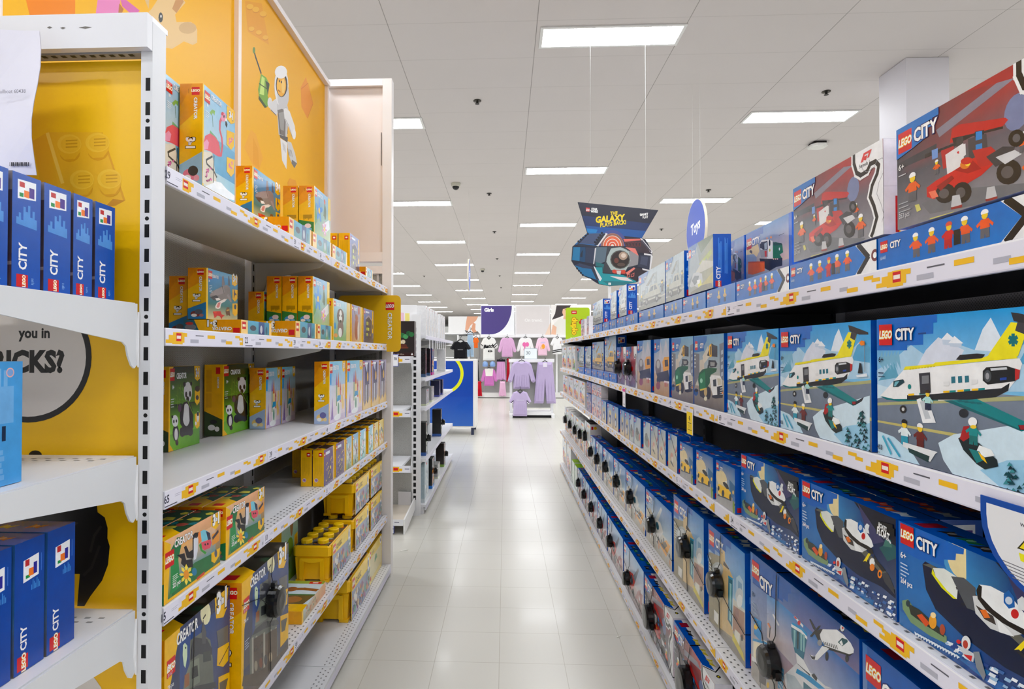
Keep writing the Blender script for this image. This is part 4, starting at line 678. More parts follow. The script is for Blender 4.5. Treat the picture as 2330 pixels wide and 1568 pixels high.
@mk('shark', .262, .191, .06, ZK, Ref(-1, .95, 467.6, 541, LZ[2] + .051, .163), side=CSH, col=CB)
def a_shark(p):
    p.grad(0, .0, 1, 1, (220, 206, 150), (40, 150, 206), (190, 200, 160), (90, 160, 200)); p.grad(0, .25, 1, .9, (40, 110, 100), (10, 130, 206), (60, 130, 130), (60, 150, 205)); p.grad(.0, .0, 1, .3, (214, 200, 150), (50, 112, 104), (206, 196, 150), (70, 130, 130)); p.rect(0, 0, .05, 1, (244, 200, 20)); G = p.G
    G([(655, 560), (690, 500), (760, 470), (860, 420), (930, 400), (975, 430), (990, 520), (1015, 680), (985, 660), (950, 620), (890, 640), (830, 720), (820, 770), (760, 770), (740, 740), (770, 680), (830, 650), (740, 640), (690, 620)], (132, 124, 126)); G([(660, 560), (760, 470), (880, 430), (900, 520), (800, 560), (740, 560)], (150, 142, 144)); G([(660, 590), (760, 560), (800, 590), (790, 640), (720, 640)], (60, 54, 58)); G([(745, 610), (800, 600), (830, 630), (770, 650)], (240, 238, 238)); G([(745, 735), (775, 680), (830, 650), (890, 620), (935, 620), (900, 660), (840, 690), (825, 765), (790, 775), (750, 765)], (236, 232, 232)); G([(765, 740), (790, 680), (830, 670), (815, 740), (790, 760)], (214, 130, 130)); p.L([(858, 420), (885, 530)], .014, (40, 40, 44))
    G([(850, 420), (855, 270), (880, 265), (900, 400)], (120, 112, 116)); G([(950, 410), (955, 260), (968, 265), (990, 420)], (70, 90, 110)); G([(930, 560), (960, 540), (1015, 670), (985, 665)], (150, 146, 150))
    G([(705, 815), (760, 810), (830, 810), (850, 860), (900, 880), (860, 900), (850, 940), (820, 890), (780, 880), (735, 920)], (200, 36, 24)); G([(705, 820), (770, 815), (760, 850)], (226, 60, 30)); G([(910, 810), (930, 750), (970, 750), (985, 890), (950, 870), (930, 890), (915, 840)], (104, 70, 40)); G([(925, 790), (970, 780), (972, 800), (928, 810)], (200, 160, 70)); r = random.Random(3)
    G([(1012, 235), (1105, 250), (1100, 390), (1060, 425), (1014, 395)], CB); m31(p, *p.uv(1058, 355), .15)
    G([(1018, 470), (1105, 480), (1100, 620), (1060, 665), (1020, 620)], CB); G([(1050, 440), (1062, 520), (1090, 560), (1060, 560), (1040, 620), (1045, 530)], (80, 74, 90)); G([(1020, 690), (1105, 690), (1100, 860), (1060, 890), (1022, 850)], CB); p.E(1065, 745, 18, 40, (50, 80, 100))
    logo(p, .055, .80, .16); p.T('CREATOR', 695, 280, 44, WHITE, bold=.03, sx=.72, out=(60, 90, 120), ow=.03); p.T('8+', 640, 350, 34, WHITE, bold=.03, sx=.8); smallprint(p, .085, .66, .1, 5, .03, (200, 226, 240), .01)
CFL = creator_side(((50, 130, 60), (60, 150, 220), (236, 220, 230)), bar=True, mark=False)
@mk('flower', .25, .196, .062, (380, 590, 6.853), None, side=CFL, col=CB)
def a_flower(p):
    p.grad(0, 0, 1, 1, (130, 170, 110), (70, 150, 210), (190, 206, 150), (150, 196, 226)); p.poly([(0, .1), (.2, .3), (.1, .6), (0, .7)], (90, 150, 70)); p.rect(0, 0, .04, 1, (244, 200, 20))
    for a in range(5): t = a * 1.256 + .3; p.ell(.3 + .11 * math.cos(t), .55 + .15 * math.sin(t), .1, .06, (40, 140, 220), 12, math.degrees(t))
    p.ell(.3, .55, .05, .07, (244, 200, 40)); p.poly([(.55, .5), (.62, .85), (.68, .86), (.66, .5)], (110, 130, 90)); p.ell(.63, .84, .05, .06, (206, 90, 60)); p.ell(.66, .6, .06, .16, (90, 110, 80)); p.poly([(.5, .3), (.9, .5), (.95, .3), (.6, .1)], (236, 240, 244))
    for a in range(7): t = a * .9; p.ell(.62 + .09 * math.cos(t), .22 + .1 * math.sin(t), .07, .03, (226, 150, 190), 8, math.degrees(t))
    p.ell(.62, .22, .04, .05, (244, 210, 60)); p.rect(.84, .5, 1, 1, (236, 200, 60)); logo(p, .05, .80, .15); p.text('CREATOR', .2, .85, .08, WHITE, bold=.03, sx=.7)
def lowfront(cs):
    def fn(p):
        p.rect(0, 0, 1, 1, (246, 206, 130)); p.grad(.2, 0, .55, 1, (90, 150, 150), (90, 170, 206)); p.grad(.55, 0, .75, 1, cs, (60, 100, 150)); p.grad(.75, 0, .92, 1, (70, 150, 160), (60, 150, 190)); p.ell(.37, .5, .1, .2, (70, 76, 90)); p.ell(.64, .45, .04, .3, (190, 200, 210)); p.ell(.82, .4, .03, .3, (50, 110, 130)); logo0(p, .03, .38, .5)
    return fn
CLS = lambda p, s: (p.rect(0, 0, 1, 1, (242, 180, 0)), p.poly([(.65, 0), (1, 0), (1, 1), (.55, 1)], (228, 150, 0)), p.poly([(0, 0), (.3, 0), (.18, 1), (0, 1)], (30, 90, 110)), p.ell(.12, .5, .1, .2, (120, 120, 130)), p.ell(.1, .75, .07, .1, (190, 50, 40)), m31(p, .5, .95, .4, 180), p.rect(.86, .12, .98, .12 + .12 * p.W / p.H * .9, RED), p.text('CREATOR', .84, .5, .2, WHITE, bold=.03, rot=180, out=(150, 90, 0), ow=.03, sx=.8))
Sku('low_shark', .256, .06, .186, lowfront((40, 60, 110)), CLS, None, col=CB)
Sku('low_bird', .256, .06, .186, lowfront((120, 170, 110)), CLS, None, col=CB)
def dark_house(seed=1, glow=(240, 180, 60)):
    def fn(p):
        p.grad(0, 0, 1, 1, (66, 56, 70), (100, 116, 180), (90, 80, 84), (110, 130, 190)); p.rect(0, 0, .05, 1, (120, 130, 190)); p.poly([(.22, .1), (.22, .72), (.5, .82), (.8, .7), (.8, .06)], (60, 54, 74)); p.poly([(.18, .72), (.5, .84), (.84, .7), (.8, .66), (.5, .78), (.22, .68)], (150, 140, 160)); r = random.Random(seed)
        for i in range(3):
            for j in range(3): p.rect(.3 + .16 * i, .2 + .16 * j, .38 + .16 * i, .28 + .17 * j, r.choice([glow, (90, 86, 110), (150, 120, 70)]))
        p.rect(.84, .3, .96, .98, (230, 176, 30)); p.ell(.9, .5, .04, .08, (70, 50, 60)); logo0(p, .06, .84, .1); p.rect(.2, .88, .55, .93, (225, 230, 240))
    return fn
Sku('modern_house', .21, .191, .06, dark_house(2, (226, 230, 80)), yellow_side, None, col=CB)
Sku('dog', .30, .191, .06, lambda p: (p.grad(0, 0, 1, 1, (110, 160, 80), (150, 200, 230), (160, 190, 110), (190, 220, 236)), p.rect(0, 0, .05, 1, CB), p.ell(.42, .6, .2, .2, (110, 84, 76)), p.ell(.42, .56, .09, .2, (240, 236, 230)), p.ell(.42, .3, .17, .22, (130, 104, 96)), p.ell(.4, .2, .1, .12, (236, 232, 228)), p.ell(.42, .48, .04, .03, (30, 26, 26)), p.ell(.36, .62, .02, .03, (30, 26, 26)), p.ell(.48, .62, .02, .03, (30, 26, 26)), p.ell(.12, .35, .06, .08, (20, 140, 200)), p.ell(.16, .12, .1, .05, (226, 150, 70)), p.poly([(.75, 0), (1, 0), (1, 1), (.78, 1)], (226, 196, 110)), logo0(p, .06, .82, .13), p.text('CREATOR', .2, .84, .08, WHITE, bold=.03, sx=.7)), yellow_side, None, col=CB)
Sku('deer', .24, .191, .06, lambda p: (p.grad(0, 0, 1, 1, (200, 130, 50), (110, 120, 180), (226, 196, 140), (170, 180, 206)), p.rect(0, 0, .05, 1, CB), p.ell(.45, .35, .17, .3, (170, 90, 50)), p.ell(.45, .66, .12, .1, (180, 96, 54)), p.line([(.36, .7), (.16, .95)], .05, (120, 60, 40)), p.ell(.66, .88, .07, .12, (190, 70, 40)), p.ell(.6, .3, .06, .26, (236, 226, 214)), p.rect(.8, 0, 1, 1, (236, 190, 60)), logo0(p, .06, .84, .12), p.text('CREATOR', .22, .85, .08, WHITE, bold=.03, sx=.7)), yellow_side, None, col=CB)
ZP = (350, 800, 3.9207)
@mk('panda', .29, .268, .07, ZP, Ref(-1, 1.06, 506, 580, LZ[3] + .001, .268), side=lambda p, s: (p.rect(0, 0, 1, 1, (240, 178, 0)), p.poly([(0, 0), (1, 0), (1, .23), (0, .35)], (50, 70, 34)), p.ell(.4, .12, .2, .04, (226, 226, 226)), p.ell(.7, .1, .13, .035, (230, 230, 228)), p.ell(.5, .2, .2, .03, (30, 30, 30)), p.rect(.62, .87, .86, .965, RED), p.text('CREATOR', .70, .83, .024, WHITE, bold=.03, rot=-90, out=(130, 80, 0), ow=.03), p.rect(.1, .62, .4, .93, (222, 160, 0)), p.rect(.1, .4, .4, .6, (222, 160, 0))), col=CB)
def a_panda(p):
    p.grad(0, 0, 1, 1, (120, 190, 30), (26, 36, 24), (90, 160, 30), (30, 40, 26)); p.grad(0, .2, 1, .55, (130, 200, 40), (30, 56, 22), (110, 180, 40), (36, 56, 24)); p.poly([(0, 0), (.04, 0), (.04, .93), (.14, 1), (0, 1)], CB); p.poly([(0, 0), (.15, 0), (.05, .08)], CB); G = p.G; r = random.Random(6)
    for i in range(14): x = 690 + r.uniform(-30, 60); y = r.uniform(220, 420); G([(x, y), (x + 10, y - 6), (x + 26, y + 16)], (96, 150, 40))
    for x in (700, 722): p.L([(x, 250), (x - 6, 420)], .008, (130, 150, 50))
    p.E(780, 480, 62, 110, (32, 30, 34)); p.E(778, 470, 36, 84, (206, 206, 206)); G([(720, 420), (760, 400), (740, 560), (722, 540)], (28, 26, 30)); G([(800, 400), (840, 460), (845, 560), (815, 600)], (28, 26, 30)); p.E(740, 600, 26, 36, (54, 46, 46)); p.E(815, 590, 26, 34, (54, 46, 46)); G([(720, 600), (760, 570), (830, 580), (840, 610), (760, 625)], (44, 40, 42))
    p.E(792, 300, 38, 74, (214, 214, 214)); p.E(776, 320, 10, 22, (26, 24, 28)); p.E(812, 315, 10, 22, (26, 24, 28)); p.E(790, 355, 14, 22, (36, 32, 36)); p.E(760, 245, 12, 18, (30, 28, 32)); p.E(822, 240, 10, 16, (30, 28, 32)); p.L([(785, 360), (840, 460)], .014, (110, 160, 40))
    p.E(680, 610, 30, 62, (34, 32, 36)); p.E(682, 620, 16, 46, (224, 220, 220)); p.E(672, 520, 30, 44, (220, 220, 220)); p.E(660, 525, 7, 14, (26, 24, 28)); p.E(684, 520, 7, 12, (26, 24, 28)); p.E(645, 490, 9, 12, (30, 28, 32)); p.E(715, 425, 16, 28, (90, 60, 80)); p.E(690, 680, 14, 22, (70, 50, 46))
    G([(850, 108), (905, 108), (902, 200), (878, 218), (855, 200)], CB); m31(p, *p.uv(878, 185), .10); G([(855, 290), (902, 280), (900, 370), (876, 398), (856, 370)], CB); p.E(880, 275, 22, 22, (40, 38, 40)); p.E(878, 340, 14, 18, (60, 50, 50)); G([(855, 460), (902, 450), (900, 545), (876, 570), (856, 545)], CB); p.E(884, 480, 12, 40, (230, 226, 216)); p.E(884, 460, 9, 16, (30, 28, 30)); p.E(865, 530, 8, 14, (240, 240, 236))
    logo(p, .03, .835, .145); p.T('CREATOR', 685, 205, 40, WHITE, bold=.03, sx=.78); p.T('8+', 646, 285, 28, WHITE, bold=.03, sx=.8); smallprint(p, .06, .61, .1, 4, .03, (200, 210, 200), .01)
@mk('castle', .27, .274, .065, ZP, Ref(-1, .77, 748, 786, LZ[3] + .001, .274), side=creator_side(((170, 190, 226), (236, 200, 120), (110, 110, 170))), col=CB)
def a_castle(p):
    p.grad(0, 0, 1, 1, (214, 196, 226), (110, 190, 226), (200, 180, 206), (150, 206, 226)); p.grad(.0, .1, 1, .6, (226, 214, 232), (190, 210, 232), (214, 196, 210), (226, 206, 190)); p.rect(0, 0, .04, 1, CB); p.poly([(.45, .08), (.47, .4), (.66, .4), (.7, .08)], (226, 232, 226)); p.poly([(.5, .4), (.5, .56), (.62, .56), (.63, .4)], (236, 206, 130)); p.poly([(.49, .56), (.55, .84), (.62, .56)], (206, 110, 60)); p.poly([(.42, .25), (.42, .6), (.47, .6), (.47, .25)], (110, 150, 96)); p.poly([(.4, .6), (.445, .82), (.49, .6)], (150, 80, 150)); p.poly([(.65, .3), (.65, .5), (.7, .5), (.7, .3)], (190, 60, 60)); p.poly([(.64, .5), (.675, .66), (.72, .5)], (180, 60, 50)); p.poly([(.46, .32), (.7, .34), (.7, .42), (.5, .42)], (40, 150, 200)); p.ell(.56, .2, .05, .1, (100, 150, 130)); p.ell(.5, .06, .2, .05, (236, 240, 244)); p.poly([(.12, .05), (.2, .42), (.26, .05)], (140, 110, 180)); p.ell(.78, .35, .05, .08, (230, 190, 90)); p.ell(.84, .25, .06, .09, (236, 200, 110)); p.ell(.86, .5, .05, .1, (236, 206, 120)); flag31(p, .80, 1, .18, .2); p.rect(.06, .62, .14, .8, (0, 150, 220)); logo(p, .05, .81, .15); p.text('CREATOR', .24, .86, .07, WHITE, bold=.03, sx=.7, out=(130, 160, 200), ow=.03)
Sku('tower_house', .20, .27, .06, lambda p: (p.grad(0, 0, 1, 1, (150, 130, 130), (130, 120, 170), (196, 170, 130), (176, 170, 196)), p.rect(.22, .5, .75, .95, (56, 52, 92)), p.ell(.58, .66, .09, .1, (230, 180, 80)), p.poly([(.25, .9), (.5, .75), (.55, .92), (.4, .97)], (200, 206, 220)), [p.poly([(.2 + .14 * i, .12), (.2 + .14 * i, .5), (.3 + .14 * i, .5), (.3 + .14 * i, .12)], ((90, 90, 104), (190, 196, 206), (70, 70, 80), (130, 130, 146))[i]) for i in range(4)], p.poly([(0, 0), (1, 0), (1, .12), (.8, .25), (.6, .08), (.4, .2), (.2, .06), (0, .2)], (226, 190, 120)), p.rect(.2, .92, .6, .96, WHITE), logo0(p, .03, .88, .1)), yellow_side, None, col=(170, 170, 180))
ZH = (350, 1150, 3.7517)
TT = creator_top(((20, 70, 44), (30, 34, 40), (20, 120, 130), (200, 190, 60), (150, 60, 50)))
@mk('toucan', .27, .146, .065, ZH, Ref(-1, .77, 372, 502, LZ[4] + .001, .146), side=creator_side(((30, 120, 70), (30, 30, 34), (240, 150, 40))), top=TT, col=CB)
def a_toucan(p):
    p.grad(0, 0, 1, 1, (24, 120, 60), (240, 190, 150), (16, 90, 50), (240, 170, 120)); p.grad(.12, .25, .9, .8, (60, 140, 150), (240, 170, 60), (60, 140, 150), (240, 190, 150)); p.poly([(.12, .05), (.85, .05), (.85, .3), (.5, .35), (.12, .22)], (26, 110, 56)); p.poly([(.08, .05), (.3, .9), (.2, .95), (.1, .8), (.1, .2)], (14, 110, 60)); p.poly([(.1, .1), (.26, .12), (.22, .6), (.1, .7)], (26, 140, 70)); p.poly([(0, 0), (.06, 0), (.06, .1), (.1, .9), (0, 1)], CB); p.rect(0, 0, 1, .05, (242, 186, 0)); G = p.G
    G([(195, 440), (260, 420), (275, 480), (330, 470), (335, 540), (310, 545), (260, 540), (230, 510), (235, 470)], (26, 24, 28)); G([(255, 370), (275, 355), (300, 410), (330, 390), (330, 270), (350, 245), (385, 240), (370, 300), (360, 420), (330, 470), (280, 460)], (28, 26, 30)); G([(340, 300), (365, 265), (378, 300), (375, 400), (360, 470), (340, 480)], (214, 216, 226)); p.E(360, 278, 9, 14, (20, 20, 30))
    G([(378, 250), (400, 222), (420, 225), (420, 300), (385, 340)], (240, 130, 50)); G([(398, 232), (430, 218), (462, 230), (468, 300), (410, 325)], (120, 196, 216)); G([(445, 228), (480, 245), (488, 300), (465, 308)], (26, 40, 70)); G([(400, 330), (485, 300), (495, 330), (480, 375), (430, 395), (410, 370)], (226, 80, 100)); G([(385, 350), (405, 330), (415, 390), (450, 410), (440, 430), (400, 400)], (60, 150, 60)); p.E(440, 345, 7, 10, (40, 20, 30)); p.E(462, 340, 7, 10, (40, 20, 30))
    for a in range(8): t = a * .785; x, y = 275 + 42 * math.cos(t), 605 + 62 * math.sin(t); G([(275, 605), (x - 14 * math.sin(t), y + 14 * math.cos(t)), (275 + 62 * math.cos(t), 605 + 92 * math.sin(t)), (x + 14 * math.sin(t), y - 14 * math.cos(t))], (246, 220, 70))
    p.E(275, 605, 24, 40, (236, 150, 20)); p.E(345, 580, 22, 34, (20, 120, 160)); p.L([(370, 640), (430, 590)], .05, (206, 70, 40))
    G([(490, 115), (570, 55), (568, 160), (530, 215), (492, 190)], CB); m31(p, *p.uv(530, 170), .19); G([(495, 260), (566, 215), (560, 310), (500, 355)], (230, 150, 50)); p.L([(505, 290), (550, 230)], .06, (60, 50, 60)); G([(492, 420), (566, 370), (560, 440), (520, 505), (492, 490)], CB); p.E(530, 420, 12, 34, (90, 90, 100))
    logo(p, .015, .55, .25); p.T('CREATOR', 172, 378, 62, WHITE, bold=.03, sx=.74, out=(120, 80, 60), ow=.03, skew=0); p.T('7+', 122, 500, 30, WHITE, bold=.03); p.text('225 pcs', .13, .18, .07, WHITE, bold=.02, sx=.75); smallprint(p, .13, .36, .1, 4, .03, (210, 236, 214), .012)
@mk('haunted', .384, .376, .10, ZH, Ref(-1, .77, 548.6, 656.5, LZ[5] + .001, .376), side=creator_side(None), top=creator_top(((30, 28, 20), (60, 50, 40), (20, 60, 40), (70, 64, 60), (26, 24, 22))), col=CB)
def a_haunt(p):
    p.grad(0, 0, 1, 1, (96, 90, 80), (16, 50, 110), (70, 66, 80), (40, 44, 70)); p.grad(.2, .25, 1, .9, (90, 96, 130), (20, 70, 140), (60, 64, 100), (30, 60, 120)); p.grad(0, 0, 1, .3, (110, 96, 80), (60, 66, 90), (80, 76, 70), (80, 84, 110)); G = p.G
    G([(740, 590), (855, 570), (800, 720), (765, 860), (758, 1530), (745, 1560), (735, 1560)], CB); p.poly([(0, 0), (.03, 0), (.05, .62), (.2, .98), (.2, 1), (0, 1)], CB)
    p.E(1000, 510, 32, 80, (232, 226, 180)); p.L([(985, 560), (975, 640)], .012, (40, 36, 30)); p.L([(985, 545), (1000, 520)], .014, (40, 36, 30))
    G([(905, 690), (975, 640), (1030, 700), (1045, 830), (1060, 1300), (1050, 1440), (905, 1500), (820, 1520), (815, 1180), (860, 1080), (900, 900)], (104, 108, 100)); G([(908, 760), (925, 670), (1010, 690), (1040, 760), (1040, 800), (960, 790), (905, 830)], (64, 66, 74)); G([(975, 640), (985, 560), (1005, 640), (1000, 720), (980, 720)], (84, 84, 90)); G([(860, 1080), (940, 1010), (1060, 990), (1070, 1030), (960, 1060), (840, 1130)], (70, 72, 76)); G([(905, 840), (960, 815), (965, 985), (860, 1050), (870, 950)], (124, 130, 118)); G([(915, 880), (950, 865), (955, 940), (915, 960)], (50, 54, 56)); G([(985, 780), (1030, 770), (1035, 840), (985, 850)], (70, 74, 74)); G([(870, 930), (900, 910), (900, 1000), (870, 1020)], (150, 100, 70))
    for x in (835, 868, 935, 990, 1035): G([(x, 1150 - (x - 835) * .45), (x + 14, 1142 - (x - 835) * .45), (x + 16, 1480 - (x - 835) * .5), (x, 1490 - (x - 835) * .5)], (170, 164, 150))
    G([(850, 1160), (930, 1110), (935, 1440), (850, 1490)], (84, 70, 60)); G([(950, 1120), (1050, 1060), (1050, 1400), (950, 1440)], (96, 80, 66)); G([(760, 1480), (900, 1440), (1060, 1300), (1150, 1200), (1150, 1330), (900, 1560), (750, 1568)], (90, 78, 66)); [p.E(870 + i * 42, 1390 - i * 26, 14, 44, ((150, 140, 120), (120, 70, 50), (60, 60, 66), (170, 150, 120))[i]) for i in range(4)]
    G([(860, 720), (872, 705), (886, 725), (886, 800), (875, 880), (865, 860), (858, 790)], (206, 226, 190)); p.E(876, 740, 4, 8, (30, 40, 40))
    G([(1055, 400), (1140, 330), (1132, 480), (1110, 545), (1065, 550)], CB); m31(p, *p.uv(1098, 490), .14)
    G([(1068, 640), (1140, 600), (1140, 720), (1080, 760)], (96, 96, 96)); G([(1075, 760), (1145, 720), (1140, 850), (1110, 890), (1070, 880)], CB); G([(1080, 960), (1150, 930), (1150, 1140), (1120, 1180), (1080, 1230)], CB); G([(1085, 1000), (1140, 970), (1120, 1080), (1090, 1100)], (90, 84, 70)); p.L([(1085, 870), (1148, 740)], .01, (50, 44, 40))
    logo(p, .03, .745, .11); p.T('CREATOR', 820, 725, 75, WHITE, bold=.03, sx=.66, skew=.0); p.T('9+', 766, 895, 42, WHITE, bold=.03, sx=.8); p.T('31167', 766, 940, 24, (220, 226, 236), sx=.8); p.T('736 pcs', 766, 1030, 30, WHITE, bold=.01, sx=.65); smallprint(p, .06, .51, .09, 4, .02, (190, 200, 220), .006)
Sku('zoo', .34, .378, .10, lambda p: (p.grad(0, 0, 1, 1, (120, 170, 30), (170, 196, 206), (130, 180, 30), (170, 200, 214)), p.ell(.6, .72, .1, .2, (150, 110, 70)), p.ell(.5, .4, .2, .12, (110, 150, 40)), flag31(p, .78, .95, .2, .2), p.poly([(.78, .5), (.98, .52), (.98, .3), (.88, .22), (.78, .3)], CB), p.ell(.88, .38, .05, .1, (200, 130, 40)), p.ell(.3, .2, .2, .1, (90, 130, 30))), creator_side(None), None, col=CB)
Sku('kangaroo', .32, .05, .19, lambda p: (p.grad(0, 0, 1, 1, (150, 160, 130), (190, 206, 200), (226, 150, 90), (236, 170, 110)), blobs(p, random.Random(5), 14, [(110, 130, 90), (190, 130, 90), (150, 170, 120)], .1, .1, .8, .9, .1, .3), p.rect(.0, 0, .06, 1, CB)), lambda p, s: (p.rect(0, 0, 1, 1, (236, 170, 10)), p.rect(.1, .2, .3, .9, RED)), lambda p: (p.rect(0, 0, 1, 1, (206, 224, 236)), p.rect(0, 0, .22, 1, CB), p.poly([(.22, .1), (.5, 0), (.5, 1), (.22, 1)], (110, 90, 50)), p.ell(.36, .4, .1, .2, (170, 110, 50)), p.poly([(.5, 0), (.54, 0), (.54, 1), (.5, 1)], (60, 110, 60)), p.line([(.68, .05), (.72, .35), (.70, .7), (.78, .95)], .14, (150, 84, 40)), p.ell(.7, .62, .08, .14, (160, 92, 44)), p.poly([(.9, 0), (1, 0), (1, 1), (.9, 1)], (150, 170, 60)), p.rect(.90, .06, .98, .34, RED), p.rect(.925, .14, .955, .26, WHITE), m31(p, .12, .6, .14, 90)), col=CB)
PUR = lambda p: (p.grad(0, 0, 1, 1, (80, 60, 110), (96, 50, 120), (150, 120, 150), (86, 50, 120)), p.poly([(.2, .05), (.45, .3), (.6, .95), (.7, .3), (.85, .05)], (60, 36, 80)), [p.ell(.22 + .6 * ((i * 37) % 17) / 17, .12 + .6 * ((i * 53) % 19) / 19, .022, .022, (240, 200, 90)) for i in range(16)], p.ell(.62, .42, .05, .05, (250, 220, 90)), p.poly([(.88, 0), (1, 0), (1, 1), (.84, 1), (.9, .5)], (236, 190, 60)), p.rect(.16, .84, .55, .92, (226, 226, 240)), logo0(p, .02, .8, .12))
Sku('night', .165, .155, .048, PUR, yellow_side, creator_top(((60, 40, 30), (90, 60, 20), (40, 30, 60), (110, 80, 30))), col=CB)
def small(sky, gr, cols, seed):
    def fn(p): scene_front(sky, gr, cols, seed, True)(p); p.rect(0, 0, .05, 1, CB); p.rect(.9, 0, 1, 1, (240, 196, 60)); logo0(p, .06, .82, .12)
    return fn
CT = creator_top(((60, 46, 30), (150, 110, 20), (40, 60, 40), (110, 80, 30)))
Sku('puppy', .16, .155, .048, small(((110, 180, 226), (200, 220, 230)), ((90, 140, 70), (150, 170, 110)), [(110, 80, 70), (236, 232, 226), (226, 190, 200)], 60), yellow_side, CT, col=CB)
Sku('bunny', .16, .155, .048, small(((130, 200, 236), (190, 226, 236)), ((110, 190, 210), (150, 200, 160)), [(60, 130, 80), (236, 180, 190), (240, 240, 240), (70, 110, 70)], 61), yellow_side, CT, col=CB)
Sku('bird', .16, .155, .048, small(((236, 206, 90), (226, 214, 150)), ((226, 180, 90), (236, 206, 130)), [(50, 130, 140), (226, 130, 90), (60, 70, 110), (240, 236, 226)], 62), yellow_side, CT, col=CB)
Sku('classic_tall', .42, .21, .17, lambda p: (p.grad(0, 0, 1, 1, (232, 206, 110), (236, 200, 30), (236, 214, 130), (236, 200, 30)), p.poly([(.04, .15), (.04, .72), (.96, .72), (.96, .15)], (226, 214, 160)), p.poly([(.4, .45), (.6, .5), (.58, .62), (.48, .66), (.42, .58)], (90, 150, 90)), p.ell(.9, .86, .06, .12, WHITE), p.ell(.9, .86, .03, .06, (40, 40, 44)), p.rect(.04, .1, .14, .22, (190, 60, 40)), logo0(p, .03, .74, .2), p.text('CLASSIC', .18, .78, .1, (60, 50, 30), sx=.8)), lambda p, s: p.rect(0, 0, 1, 1, (240, 190, 0)), None, col=CB)
# spines on the end display that faces the camera
Sku('city_case', .28, .20, .055, scene_city((80, 70, 80), (60, 50, 56), (70, 40, 44), (150, 140, 110), (110, 30, 40), 70), city_side)
Sku('city_deep', .28, .225, .068, scene_front(((40, 90, 150), (60, 110, 160)), ((60, 60, 70), (110, 100, 90)), [(150, 140, 110), (60, 50, 56)], 71), lambda p, s: (p.rect(0, 0, 1, 1, (0, 66, 160)), p.poly([(.28, .68), (.80, .70), (.80, .87), (.28, .85)], (238, 240, 245)), p.rect(.34, .80, .48, .85, (190, 40, 45)), p.rect(.36, .705, .50, .73, (20, 140, 70)), p.rect(.46, .715, .64, .775, (240, 120, 30)), p.rect(.62, .72, .74, .81, (40, 40, 150)), p.rect(.88, .72, .90, .86, (60, 120, 210)), [p.rect(.55 + i * .045, .60, .575 + i * .045, .64 + .02 * ((i * 5) % 3), (60, 140, 220)) for i in range(7)], p.rect(.10, .02, .46, .02 + .36 * p.W / p.H, RED), p.text('LEGO', .38, .02 + .18 * p.W / p.H, .038, WHITE, bold=.03, rot=90, al='c', out=YEL, ow=.05), p.text('CITY', .40, .05 + .38 * p.W / p.H, .19 * p.W / p.H, WHITE, bold=.03, rot=90)), city_top(73, 4), col=(0, 66, 160))
Sku('pale_back', .26, .207, .06, lambda p: (p.rect(0, 0, 1, 1, (66, 150, 214)), [p.rect(.55 + .05 * i, .5 + .06 * RND.random(), .58 + .05 * i, .9 + .05 * RND.random(), (110, 170, 222)) for i in range(7)], p.rect(.52, .5, .93, .8, (104, 166, 220)), p.circ(.9, .91, .04, (226, 170, 170)), p.circ(.9, .91, .03, (120, 160, 214)), p.rect(.6, .34, .82, .49, (236, 240, 245)), p.rect(.63, .42, .69, .46, (190, 40, 45)), p.rect(.64, .355, .69, .38, (20, 140, 70)), p.rect(.69, .36, .75, .41, (240, 120, 30)), p.rect(.75, .365, .79, .44, (50, 40, 140)), p.rect(.84, .36, .87, .48, (20, 40, 70)), [p.rect(.72 + .02 * (i % 2), .05 + .05 * i, .86 - .01 * (i % 3), .09 + .05 * i, (104, 166, 220)) for i in range(5)]), None, None, col=(66, 150, 214))
